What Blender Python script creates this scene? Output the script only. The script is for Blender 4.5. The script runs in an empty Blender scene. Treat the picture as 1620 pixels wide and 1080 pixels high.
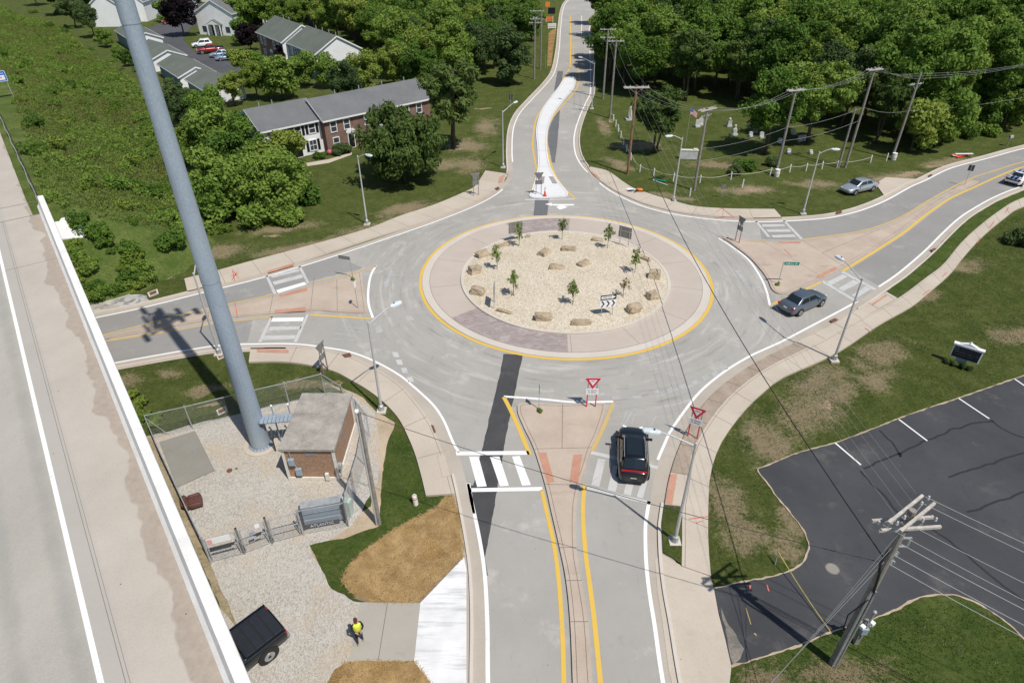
import bpy, bmesh, math, random
import numpy as np
from mathutils import Vector, Matrix, noise as mnoise
from mathutils.geometry import tessellate_polygon
sc = bpy.context.scene
col = sc.collection
rad = math.radians
random.seed(7)
RNG = np.random.default_rng(11)

# ------------------------------------------------------------------ camera
CH = 29.0
FPX, PITCH, ROLL = 1018.35, rad(34.798), rad(-0.1774)
cf = Vector((0, math.cos(PITCH), -math.sin(PITCH)))
cx0 = Vector((1, 0, 0)); cu0 = cx0.cross(cf)
cx = math.cos(ROLL)*cx0 + math.sin(ROLL)*cu0
cu = -math.sin(ROLL)*cx0 + math.cos(ROLL)*cu0
cam_d = bpy.data.cameras.new('camera'); cam = bpy.data.objects.new('camera', cam_d); col.objects.link(cam)
cam.matrix_world = Matrix(((cx.x, cu.x, -cf.x, 0), (cx.y, cu.y, -cf.y, 0), (cx.z, cu.z, -cf.z, CH), (0, 0, 0, 1)))
cam_d.sensor_width = 36; cam_d.lens = 36*FPX/1620; cam_d.clip_end = 3000; cam_d.clip_start = .1
sc.camera = cam

def ray(px, py):
    return cf + (px-810)/FPX*cx - (py-540)/FPX*cu
def G(px, py, z=0.0):
    "point of the survey grid: where the sight line through a map pixel meets height z"
    d = ray(px, py); t = (z-CH)/d.z
    return Vector((d.x*t, d.y*t, z))
def W(pts, z=0.0):
    return [G(p[0], p[1], z) for p in pts]
def hgt(b, t):
    B = G(*b); d = ray(*t)
    k = (B.x*d.x+B.y*d.y)/(d.x*d.x+d.y*d.y)
    return CH + d.z*k

# ------------------------------------------------------------------ objects
def tag(o, label=None, cat=None, group=None, kind=None):
    if label: o['label'] = label
    if cat: o['category'] = cat
    if group: o['group'] = group
    if kind: o['kind'] = kind
    return o
def thing(name, label, cat, loc=(0, 0, 0), rz=0, group=None):
    o = bpy.data.objects.new(name, None); col.objects.link(o)
    o.location = loc; o.rotation_euler = (0, 0, rz); o.empty_display_size = .2
    return tag(o, label, cat, group)
def mesh_obj(name, verts, faces, m=None, parent=None, smooth=False, mats=None, fmat=None):
    me = bpy.data.meshes.new(name); me.from_pydata([tuple(v) for v in verts], [], [tuple(f) for f in faces])
    me.validate(); me.update()
    o = bpy.data.objects.new(name, me); col.objects.link(o)
    for mm in (mats or ([m] if m else [])): me.materials.append(mm)
    if fmat:
        for p, i in zip(me.polygons, fmat): p.material_index = i
    if smooth: me.shade_smooth()
    if parent: o.parent = parent
    return o
def bm_obj(name, bm, m=None, parent=None, smooth=False):
    me = bpy.data.meshes.new(name); bmesh.ops.recalc_face_normals(bm, faces=bm.faces[:]); bm.to_mesh(me); bm.free()
    o = bpy.data.objects.new(name, me); col.objects.link(o)
    if m: me.materials.append(m)
    if smooth: me.shade_smooth()
    if parent: o.parent = parent
    return o
def copy_tree(o, parent=None):
    c = o.copy(); col.objects.link(c); c.parent = parent
    for ch in list(o.children): copy_tree(ch, c)
    return c

class MB:
    "collects simple shapes into one mesh"
    def __init__(s): s.v = []; s.f = []
    def add(s, vs, fs):
        n = len(s.v); s.v += [tuple(v) for v in vs]; s.f += [tuple(i+n for i in f) for f in fs]
    def box(s, c, d, rz=0, M=None):
        hx, hy, hz = d[0]/2, d[1]/2, d[2]/2
        P = [Vector((x, y, z)) for z in (-hz, hz) for y in (-hy, hy) for x in (-hx, hx)]
        R = M if M is not None else Matrix.Rotation(rz, 3, 'Z')
        P = [R @ p + Vector(c) for p in P]
        s.add(P, [(0, 2, 3, 1), (4, 5, 7, 6), (0, 1, 5, 4), (2, 6, 7, 3), (0, 4, 6, 2), (1, 3, 7, 5)])
        return s
    def bar(s, a, b, w, h, up=(0, 0, 1)):
        a, b = Vector(a), Vector(b); d = (b-a); L = d.length; d.normalize()
        u = Vector(up)
        if abs(d.dot(u)) > .98: u = Vector((1, 0, 0))
        x = d.cross(u).normalized(); y = x.cross(d)
        P = [e + x*sx*w/2 + y*sy*h/2 for e in (a, b) for sx, sy in ((-1, -1), (1, -1), (1, 1), (-1, 1))]
        s.add(P, [(3, 2, 1, 0), (4, 5, 6, 7), (0, 1, 5, 4), (1, 2, 6, 5), (2, 3, 7, 6), (3, 0, 4, 7)])
        return s
    def tube(s, pts, r, n=8, caps=True):
        pts = [Vector(p) for p in pts]; rs = r if isinstance(r, (list, tuple)) else [r]*len(pts)
        rings = []
        u = None
        for i, p in enumerate(pts):
            d = (pts[min(i+1, len(pts)-1)] - pts[max(i-1, 0)]).normalized()
            if u is None:
                ref = Vector((0, 0, 1)) if abs(d.z) < .9 else Vector((1, 0, 0))
                u = d.cross(ref).normalized()
            else:
                u = (u - d*u.dot(d)).normalized()
            w = d.cross(u)
            rings.append([p + (u*math.cos(2*math.pi*k/n) + w*math.sin(2*math.pi*k/n))*rs[i] for k in range(n)])
        fs = []
        for i in range(len(pts)-1):
            for k in range(n):
                fs.append((i*n+k, i*n+(k+1) % n, (i+1)*n+(k+1) % n, (i+1)*n+k))
        if caps:
            fs.append(tuple(range(n-1, -1, -1))); fs.append(tuple((len(pts)-1)*n+k for k in range(n)))
        s.add([v for r_ in rings for v in r_], fs)
        return s
    def cyl(s, c, r, h, n=16, r2=None):
        c = Vector(c)
        return s.tube([c, c+Vector((0, 0, h))], [r, r if r2 is None else r2], n)
    def sphere(s, c, r, n=10, sq=(1, 1, 1)):
        c = Vector(c); vs = []; fs = []
        m = n//2+1
        for i in range(m+1):
            th = math.pi*i/m
            for k in range(n):
                ph = 2*math.pi*k/n
                vs.append(c+Vector((r*sq[0]*math.sin(th)*math.cos(ph), r*sq[1]*math.sin(th)*math.sin(ph), r*sq[2]*math.cos(th))))
        for i in range(m):
            for k in range(n):
                fs.append((i*n+k, (i+1)*n+k, (i+1)*n+(k+1) % n, i*n+(k+1) % n))
        s.add(vs, fs); return s
    def prism(s, poly, z0, z1):
        n = len(poly)
        vs = [(p[0], p[1], z0) for p in poly] + [(p[0], p[1], z1) for p in poly]
        fs = [tuple(range(n-1, -1, -1)), tuple(range(n, 2*n))] + [(i, (i+1) % n, n+(i+1) % n, n+i) for i in range(n)]
        s.add(vs, fs); return s
    def quad(s, a, b, c, d): s.add([a, b, c, d], [(0, 1, 2, 3)]); return s
    def obj(s, name, m, parent=None, smooth=False, bevel=0):
        o = mesh_obj(name, s.v, s.f, m, parent, smooth)
        if bevel:
            b = o.modifiers.new('bevel', 'BEVEL'); b.width = bevel; b.segments = 2; b.limit_method = 'ANGLE'
        return o

# ------------------------------------------------------------------ planar curves
def spline(pts, k=6, closed=False):
    pts = [Vector(p) for p in pts]; n = len(pts); out = []
    rng = n if closed else n-1
    for i in range(rng):
        p1, p2 = pts[i], pts[(i+1) % n]
        p0 = pts[(i-1) % n] if (closed or i > 0) else p1*2-p2
        p3 = pts[(i+2) % n] if (closed or i+2 < n) else p2*2-p1
        for j in range(k):
            t = j/k
            out.append(.5*((2*p1)+(p2-p0)*t+(2*p0-5*p1+4*p2-p3)*t*t+(3*p1-p0-3*p2+p3)*t**3))
    if not closed: out.append(pts[-1])
    return out
def resample(pts, n):
    L = [0]
    for a, b in zip(pts, pts[1:]): L.append(L[-1]+(b-a).length)
    out = []; j = 0
    for i in range(n):
        s = L[-1]*i/(n-1)
        while j < len(L)-2 and L[j+1] < s: j += 1
        t = (s-L[j])/max(1e-9, L[j+1]-L[j]); out.append(pts[j].lerp(pts[j+1], min(1, max(0, t))))
    return out
def length(pts): return sum((b-a).length for a, b in zip(pts, pts[1:]))
def offset(pts, d):
    out = []
    for i, p in enumerate(pts):
        t = pts[min(i+1, len(pts)-1)] - pts[max(i-1, 0)]
        nrm = Vector((-t.y, t.x, 0)).normalized()
        out.append(p + nrm*d)
    return out
def ragged(pts, amp, step=.35, seed=0):
    "closed outline cut ragged"
    out = []; n = len(pts)
    for i in range(n):
        a, b = pts[i], pts[(i+1) % n]; k = max(1, int((b-a).length/step))
        for j in range(k):
            p = a.lerp(b, j/k)
            q = Vector((p.x*.9+seed*17, p.y*.9, seed)); q2 = q*3.1
            out.append(p + Vector((mnoise.noise(q)+.5*mnoise.noise(q2), mnoise.noise(q+Vector((9, 9, 9)))+.5*mnoise.noise(q2+Vector((5, 5, 5))), 0))*amp)
    return out
def flat(mb, pts, z, wall=None):
    "filled outline at height z, with a skirt down to wall"
    V = [Vector((p.x, p.y, 0)) for p in pts]
    tris = tessellate_polygon([V])
    P = [(p.x, p.y, z) for p in pts]
    fs = []
    for t in tris:
        a, b, c = (V[i] for i in t)
        fs.append(tuple(t) if (b-a).cross(c-a).z > 0 else (t[0], t[2], t[1]))
    mb.add(P, fs)
    if wall is not None:
        n = len(P); area = sum(V[i].x*V[(i+1) % n].y-V[(i+1) % n].x*V[i].y for i in range(n))
        idx = range(n)
        vs = P+[(p[0], p[1], wall) for p in P]
        ws = [(i, n+i, n+(i+1) % n, (i+1) % n) for i in idx] if area > 0 else [(i, (i+1) % n, n+(i+1) % n, n+i) for i in idx]
        mb.add(vs, ws)
def ribbon(mb, pts, w, z, off=0.0):
    l = offset(pts, off+w/2); r = offset(pts, off-w/2); n = len(pts)
    mb.add([(p.x, p.y, z) for p in l]+[(p.x, p.y, z) for p in r], [(i, n+i, n+i+1, i+1) for i in range(n-1)])
def strip(mb, a, b, z, wall=None):
    "surface between two edge lines"
    n = max(len(a), len(b)); a = resample(a, n); b = resample(b, n)
    vs = [(p.x, p.y, z) for p in a]+[(p.x, p.y, z) for p in b]
    cr = (b[0]-a[0]).cross(a[1]-a[0]).z
    mb.add(vs, [((i, n+i, n+i+1, i+1) if cr > 0 else (i, i+1, n+i+1, n+i)) for i in range(n-1)])
    if wall is not None:
        for e in (a, b):
            mb.add([(p.x, p.y, z) for p in e]+[(p.x, p.y, wall) for p in e], [(i, i+1, n+i+1, n+i) for i in range(n-1)])
        for k in (0, n-1):
            mb.add([(a[k].x, a[k].y, z), (b[k].x, b[k].y, z), (b[k].x, b[k].y, wall), (a[k].x, a[k].y, wall)], [(0, 1, 2, 3)])
def joints(mb, a, b, z, gap=3.0, w=.025):
    n = max(2, int(length(a)/gap)); A = resample(a, n+1); B = resample(b, n+1)
    for i in range(1, n):
        d = (B[i]-A[i]).normalized(); nn = Vector((-d.y, d.x, 0))*w/2
        mb.add([(q.x, q.y, z) for q in (A[i]-nn, B[i]-nn, B[i]+nn, A[i]+nn)], [(0, 1, 2, 3)])

# ------------------------------------------------------------------ materials
class NT:
    def __init__(s, name, rough=.9, spec=.3):
        s.m = bpy.data.materials.new(name); s.m.use_nodes = True; s.t = s.m.node_tree; s.n = s.t.nodes
        s.b = s.n['Principled BSDF']; s.b.inputs['Roughness'].default_value = rough
        s.b.inputs['Specular IOR Level'].default_value = spec
        s.pos = s.n.new('ShaderNodeTexCoord').outputs['Object']
    def l(s, a, b): s.t.links.new(a, b)
    def math(s, op, a, b=None, c=None):
        n = s.n.new('ShaderNodeMath'); n.operation = op
        for i, x in enumerate((a, b, c)):
            if x is None: continue
            if isinstance(x, (int, float)): n.inputs[i].default_value = x
            else: s.l(x, n.inputs[i])
        return n.outputs[0]
    def noise(s, scale, detail=4, rough=.6, vec=None, stretch=None, rot=0, out='Fac'):
        n = s.n.new('ShaderNodeTexNoise'); n.inputs['Scale'].default_value = scale
        n.inputs['Detail'].default_value = detail; n.inputs['Roughness'].default_value = rough
        v = vec or s.pos
        if stretch:
            mp = s.n.new('ShaderNodeMapping'); mp.inputs['Scale'].default_value = stretch; mp.inputs['Rotation'].default_value = (0, 0, rot)
            s.l(v, mp.inputs[0]); v = mp.outputs[0]
        s.l(v, n.inputs['Vector']); return n.outputs[out]
    def vor(s, scale, feat='F1', out='Distance', vec=None):
        n = s.n.new('ShaderNodeTexVoronoi'); n.inputs['Scale'].default_value = scale; n.feature = feat
        s.l(vec or s.pos, n.inputs['Vector']); return n.outputs[out]
    def ramp(s, fac, stops, interp='LINEAR'):
        n = s.n.new('ShaderNodeValToRGB'); cr = n.color_ramp; cr.interpolation = interp
        while len(cr.elements) < len(stops): cr.elements.new(.5)
        for e, (p, c) in zip(cr.elements, stops):
            e.position = p; e.color = (*c, 1) if len(c) == 3 else c
        s.l(fac, n.inputs[0]); return n.outputs[0]
    def step(s, x, a, b):
        n = s.n.new('ShaderNodeMapRange'); n.interpolation_type = 'SMOOTHSTEP'
        n.inputs['From Min'].default_value = a; n.inputs['From Max'].default_value = b
        s.l(x, n.inputs['Value']); return n.outputs[0]
    def mix(s, fac, a, b, mode='MIX'):
        n = s.n.new('ShaderNodeMix'); n.data_type = 'RGBA'; n.blend_type = mode
        for i, x in ((0, fac), (6, a), (7, b)):
            if isinstance(x, (int, float)): n.inputs[i].default_value = x
            elif isinstance(x, tuple): n.inputs[i].default_value = (*x, 1) if len(x) == 3 else x
            else: s.l(x, n.inputs[i])
        return n.outputs[2]
    def blobs(s, L, wob=.5):
        "worn patches: a list of (centre, radius x, radius y, angle)"
        nz = s.noise(.35, 5, .7, out='Color'); out = None
        va = s.n.new('ShaderNodeVectorMath'); va.operation = 'MULTIPLY_ADD'
        s.l(nz, va.inputs[0]); va.inputs[1].default_value = (wob*6,)*3; va.inputs[2].default_value = (-wob*3,)*3
        vb = s.n.new('ShaderNodeVectorMath'); vb.operation = 'ADD'; s.l(s.pos, vb.inputs[0]); s.l(va.outputs[0], vb.inputs[1])
        for c, rx, ry, an in L:
            mp = s.n.new('ShaderNodeMapping'); mp.vector_type = 'TEXTURE'
            mp.inputs['Location'].default_value = (c.x, c.y, 0); mp.inputs['Rotation'].default_value = (0, 0, an)
            mp.inputs['Scale'].default_value = (rx, ry, 9)
            s.l(vb.outputs[0], mp.inputs[0])
            le = s.n.new('ShaderNodeVectorMath'); le.operation = 'LENGTH'; s.l(mp.outputs[0], le.inputs[0])
            v = s.math('SUBTRACT', 1.3, le.outputs['Value'])
            v = s.math('MAXIMUM', v, 0)
            out = v if out is None else s.math('MAXIMUM', out, v)
        return s.math('MINIMUM', out, 1)
    def done(s, color=None, bump=None, bs=.3, bd=.05):
        if color is not None:
            if isinstance(color, tuple): s.b.inputs['Base Color'].default_value = (*color, 1)
            else: s.l(color, s.b.inputs['Base Color'])
        if bump is not None:
            n = s.n.new('ShaderNodeBump'); n.inputs['Strength'].default_value = bs; n.inputs['Distance'].default_value = bd
            s.l(bump, n.inputs['Height']); s.l(n.outputs[0], s.b.inputs['Normal'])
        return s.m
def plain(name, c, rough=.6, var=.12, scale=2., metal=0, spec=.4, bump=0):
    "one colour with grime and small variation"
    t = NT(name, rough, spec)
    f = t.math('ADD', t.math('MULTIPLY', t.noise(scale, 5), .65), t.math('MULTIPLY', t.noise(scale*9, 3), .35))
    lo = tuple(max(0, x*(1-var*1.6)) for x in c); hi = tuple(min(1, x*(1+var)) for x in c)
    t.b.inputs['Metallic'].default_value = metal
    return t.done(t.ramp(f, [(.3, lo), (.7, hi)]), f if bump else None, bump, .02)
def two(name, c1, c2, s1=.5, s2=8, a=.35, b=.65, rough=.9, bump=.3, bd=.02, w=.6, detail=6):
    t = NT(name, rough)
    f = t.math('ADD', t.math('MULTIPLY', t.noise(s1, detail), w), t.math('MULTIPLY', t.noise(s2, 3), 1-w))
    return t.done(t.ramp(f, [(a, c1), (b, c2)]), t.noise(s2*2, 3), bump, bd)

MAT = {}
def concrete(name, base, stain, dirt=.5, s=.25):
    t = NT(name, .9, .25)
    f = t.math('ADD', t.math('MULTIPLY', t.noise(s, 7, .65), .6), t.math('MULTIPLY', t.noise(14, 4), .4))
    c = t.ramp(f, [(.3, stain), (.5, tuple(.45*x+.55*y for x, y in zip(stain, base))), (.66, base)])
    st = t.step(t.noise(.9, 8, .75, stretch=(.35, 1, 1), rot=.6), .56, .72)
    c = t.mix(t.math('MULTIPLY', st, dirt*.5), c, tuple(x*.62 for x in stain))
    sp = t.step(t.vor(1.4), .03, .05)
    c = t.mix(sp, tuple(x*.5 for x in stain), c)
    return t.done(c, t.noise(30, 3), .12, .01)
MAT['walk'] = concrete('sidewalk_concrete', (.54, .475, .395), (.42, .36, .29))
MAT['gutter'] = concrete('gutter_concrete', (.47, .42, .36), (.35, .305, .25), .8)
MAT['island'] = concrete('island_concrete', (.52, .435, .355), (.38, .30, .235), 1.0, .4)
MAT['apron'] = concrete('apron_concrete', (.50, .435, .375), (.42, .36, .305), .4)
MAT['new'] = concrete('new_concrete', (.72, .72, .72), (.60, .60, .60), .25)
MAT['kerb'] = concrete('kerb_concrete', (.60, .55, .49), (.48, .43, .37), .4)
MAT['pad'] = concrete('old_slab', (.30, .285, .25), (.20, .19, .165), .5)
MAT['padred'] = two('tactile_red', (.42, .20, .13), (.52, .29, .21), .8, 9)
MAT['joint'] = plain('joint_dark', (.16, .14, .12), .9)
MAT['strip'] = two('brown_stamped_strip', (.26, .205, .155), (.40, .325, .26), .7, 7)

def asphalt(name, lo, hi, worn, s=.12, cracks=0.0, swirl=None):
    t = NT(name, .92, .25)
    f = t.math('ADD', t.math('MULTIPLY', t.noise(s, 8, .62), .62), t.math('MULTIPLY', t.noise(22, 3), .38))
    c = t.ramp(f, [(.32, lo), (.5, tuple((x+y)/2 for x, y in zip(lo, hi))), (.68, hi)])
    if swirl is not None:
        sb = t.n.new('ShaderNodeVectorMath'); sb.operation = 'SUBTRACT'; t.l(t.pos, sb.inputs[0]); sb.inputs[1].default_value = swirl
        sp = t.n.new('ShaderNodeSeparateXYZ'); t.l(sb.outputs[0], sp.inputs[0]); ln = t.n.new('ShaderNodeVectorMath'); ln.operation = 'LENGTH'; t.l(sb.outputs[0], ln.inputs[0])
        an = t.math('ARCTAN2', sp.outputs[1], sp.outputs[0]); cb = t.n.new('ShaderNodeCombineXYZ'); t.l(t.math('MULTIPLY', ln.outputs['Value'], 1.5), cb.inputs[0]); t.l(t.math('MULTIPLY', an, 2.6), cb.inputs[1])
        sw = t.noise(1, 8, .7, vec=cb.outputs[0]); m_ = t.math('MULTIPLY', t.step(ln.outputs['Value'], 24, 18), .8)
        c = t.mix(t.math('MULTIPLY', t.step(sw, .52, .68), m_), c, worn); c = t.mix(t.math('MULTIPLY', t.step(sw, .46, .32), m_), c, tuple(x*.8 for x in lo))
    c = t.mix(t.math('MULTIPLY', t.step(t.noise(2.2, 6, .75, stretch=(1, .22, 1), rot=-.05), .55, .75), .35), c, tuple(x*.72 for x in lo))
    w = t.step(t.noise(.33, 9, .72), .54, .68)
    c = t.mix(t.math('MULTIPLY', w, .6), c, worn)
    c = t.mix(t.math('MULTIPLY', t.step(t.noise(1.1, 9, .78), .55, .70), .32), c, tuple(x*.7 for x in lo))
    c = t.mix(t.math('MULTIPLY', t.step(t.vor(.7), .035, .02), .6), c, tuple(x*.45 for x in lo))
    st = t.step(t.noise(.16, 7, .8, stretch=(1, .3, 1), rot=.3), .60, .74)
    c = t.mix(t.math('MULTIPLY', st, .42), c, tuple(x*.6 for x in lo))
    if cracks:
        e = t.vor(cracks, 'DISTANCE_TO_EDGE', vec=t.mix(.25, t.pos, t.noise(.6, 4, out='Color'), 'ADD'))
        c = t.mix(t.math('MULTIPLY', t.math('SUBTRACT', 1, t.step(e, .0, .006)), .55), c, tuple(x*.4 for x in lo))
    return t.done(c, t.noise(60, 2), .2, .01)
MAT['road'] = asphalt('worn_grey_asphalt', (.30, .287, .262), (.405, .388, .355), (.49, .465, .42), swirl=(4.89, 52.58, 0))
MAT['roaddark'] = asphalt('grey_asphalt_approach', (.232, .225, .214), (.31, .30, .285), (.365, .35, .325))
MAT['fresh'] = asphalt('fresh_black_asphalt', (.045, .045, .047), (.085, .085, .087), (.115, .113, .11), .4)
MAT['oldpatch'] = asphalt('patched_asphalt', (.115, .118, .125), (.165, .168, .175), (.2, .2, .2), .4)
MAT['lot'] = asphalt('parking_lot_asphalt', (.042, .043, .047), (.076, .077, .082), (.115, .11, .105), .2)
MAT['seal'] = plain('crack_sealant', (.022, .022, .024), .7)
def paint(name, c, under, wear):
    t = NT(name, .7, .3)
    f = t.math('ADD', t.math('MULTIPLY', t.noise(1.1, 8, .8), .6), t.math('MULTIPLY', t.noise(26, 4), .4))
    return t.done(t.mix(t.step(f, wear, wear+.12), c, under))
MAT['white'] = paint('white_road_paint', (.78, .78, .765), (.5, .49, .47), .54)
MAT['faded'] = paint('faded_white_paint', (.52, .51, .49), (.36, .355, .345), .5)
MAT['ghost'] = paint('worn_white_paint', (.43, .42, .405), (.33, .33, .325), .46)
MAT['yellow'] = paint('yellow_road_paint', (.66, .43, .075), (.46, .35, .18), .53)
MAT['yfade'] = paint('faded_yellow_paint', (.54, .38, .135), (.38, .33, .24), .47)
MAT['sprayred'] = paint('red_survey_paint', (.62, .13, .10), (.5, .40, .33), .5)
MAT['graypaint'] = paint('grey_marking', (.33, .31, .27), (.4, .34, .27), .5)

def gravel(name, c1, c2, dark, scale=9, tan=.3):
    t = NT(name, .95, .2)
    cell = t.vor(scale, out='Color')
    f = t.math('ADD', t.math('MULTIPLY', t.noise(.3, 6, .65), .3), t.math('MULTIPLY', cell, .7))
    c = t.ramp(f, [(.08, dark), (.38, c1), (.7, c2)])
    p = t.step(t.noise(.22, 7, .7), .47, .66)
    c = t.mix(t.math('MULTIPLY', p, tan), c, (.47, .375, .26))
    return t.done(c, t.vor(scale), .55, .05)
MAT['gravel'] = gravel('crushed_limestone', (.40, .37, .325), (.52, .49, .44), (.22, .20, .175), 17, .6)
MAT['peagravel'] = gravel('tan_pea_gravel', (.50, .43, .325), (.64, .575, .465), (.31, .25, .175), 11)
MAT['dirt'] = two('tan_dirt', (.33, .25, .165), (.50, .41, .30), .45, 9)
MAT['drive'] = None
def straw():
    t = NT('straw_mulch', .95, .1)
    f = t.math('ADD', t.math('MULTIPLY', t.noise(16, 4, .7), .6), t.math('MULTIPLY', t.noise(.5, 6, .65), .4))
    c = t.ramp(f, [(.38, (.14, .085, .04)), (.52, (.30, .19, .075)), (.66, (.48, .33, .15))])
    g = t.step(t.noise(.8, 7, .75), .62, .7)
    c = t.mix(t.math('MULTIPLY', g, .55), c, (.16, .13, .05))
    return t.done(c, f, .8, .08)
MAT['straw'] = straw()
def bricks():
    t = NT('purple_brick_pavers', .85, .25)
    n = t.n.new('ShaderNodeTexBrick'); n.inputs['Scale'].default_value = 1; n.inputs['Brick Width'].default_value = .42; n.inputs['Row Height'].default_value = .21
    n.inputs['Mortar Size'].default_value = .016
    t.l(t.pos, n.inputs['Vector'])
    n.inputs['Color1'].default_value = (.265, .215, .205, 1); n.inputs['Color2'].default_value = (.36, .30, .285, 1); n.inputs['Mortar'].default_value = (.33, .29, .27, 1)
    c = t.mix(t.step(t.noise(.5, 8, .75), .5, .7), n.outputs[0], (.42, .37, .345))
    return t.done(c, t.noise(10), .2, .01)
MAT['pavers'] = bricks()

def lawn(name, g1, g2, g3, dry1, dry2, blobs=(), bare=(), amount=.0):
    t = NT(name, .95, .1)
    big = t.noise(.05, 5, .6); mid = t.noise(.55, 8, .75); fine = t.noise(5, 5, .75); blade = t.noise(28, 3, .7)
    f = t.math('ADD', t.math('MULTIPLY', mid, .42), t.math('ADD', t.math('MULTIPLY', fine, .33), t.math('MULTIPLY', blade, .25)))
    c = t.ramp(f, [(.40, g1), (.5, g2), (.59, g3)])
    df = t.ramp(t.math('ADD', t.math('MULTIPLY', fine, .5), t.math('MULTIPLY', blade, .5)), [(.35, dry1), (.65, dry2)])
    n1 = t.math('ADD', t.math('MULTIPLY', mid, .55), t.math('MULTIPLY', fine, .45))
    if blobs:
        bl = t.blobs(blobs)
        thr = t.math('SUBTRACT', t.math('ADD', n1, t.math('MULTIPLY', bl, .30)), .66-amount)
    else:
        thr = t.math('SUBTRACT', t.math('ADD', n1, t.math('MULTIPLY', big, .16)), .70-amount)
    k = t.math('MULTIPLY', t.step(t.math('ADD', thr, t.math('MULTIPLY', t.math('SUBTRACT', blade, .5), .55)), -.03, .15), .92)
    c = t.mix(t.math('MULTIPLY', t.step(t.noise(1.6, 6, .75), .45, .7), .17), c, df)
    c = t.mix(k, c, df)
    if bare:
        bb = t.blobs(bare, .35)
        kb = t.step(t.math('ADD', n1, t.math('MULTIPLY', bb, .4)), .78, .92)
        c = t.mix(kb, c, t.ramp(fine, [(.35, (.27, .19, .115)), (.65, (.46, .36, .25))]))
    return t.done(c, t.math('ADD', fine, blade), .9, .09)
# ------------------------------------------------------------------ edge lines of the roads (map pixels -> metres)
SW1 = spline(W([(792,1340),(777,1150),(772,1080),(771,985),(767,910),(760,860),(750,810),(740,765)]))
SW2 = spline(W([(726,715),(717,700),(702,665),(685,640),(655,612),(630,592),(592,571),(555,557),(517,550),(467,544),(405,544),(350,546),(300,553),(225,566),(165,577),(80,592)]))
NW = spline(W([(60,522),(145,504),(225,487),(325,462),(405,442),(475,422),(545,400),(605,380),(680,354),(742,330),(780,311),(801,294),(811,281),(812,270),(810,240),(812,205),(822,180),(842,157),(867,130),(879,110),(885,75),(887,45),(891,15),(900,0),(925,-18)]))
NE = spline(W([(956,8),(934,40),(933,70),(934,110),(934,145),(927,162),(917,185),(910,207),(908,225),(911,245),(920,262),(932,275),(945,287),(970,305),(1010,324),(1047,335),(1085,342),(1135,348),(1195,351),(1240,350),(1290,347),(1327,342),(1365,332),(1402,317),(1440,296),(1465,285),(1505,266),(1565,250),(1620,235),(1720,212),(1835,189),(1950,166)]))
SE1 = spline(W([(1950,204),(1835,234),(1720,265),(1620,294),(1577,310),(1540,330),(1515,347),(1490,370),(1465,395),(1440,417),(1415,437),(1385,457),(1357,476),(1315,499),(1277,519),(1237,540),(1215,550),(1185,564),(1147,587),(1110,617),(1085,647),(1062,680),(1050,705),(1039,732),(1031,765),(1027,792),(1024,810),(1021,835),(1022,885),(1027,935),(1035,985),(1042,1035),(1049,1080),(1060,1140),(1110,1340)]))
SWall = spline(W([(792,1340),(777,1150),(772,1080),(771,985),(767,910),(760,860),(750,810),(740,765),(726,715),(717,700),(702,665),(685,640),(655,612),(630,592),(592,571),(555,557),(517,550),(467,544),(405,544),(350,546),(300,553),(225,566),(165,577),(80,592)]))
C0 = Vector((4.89, 52.58, 0)); R0 = 13.31

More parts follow.
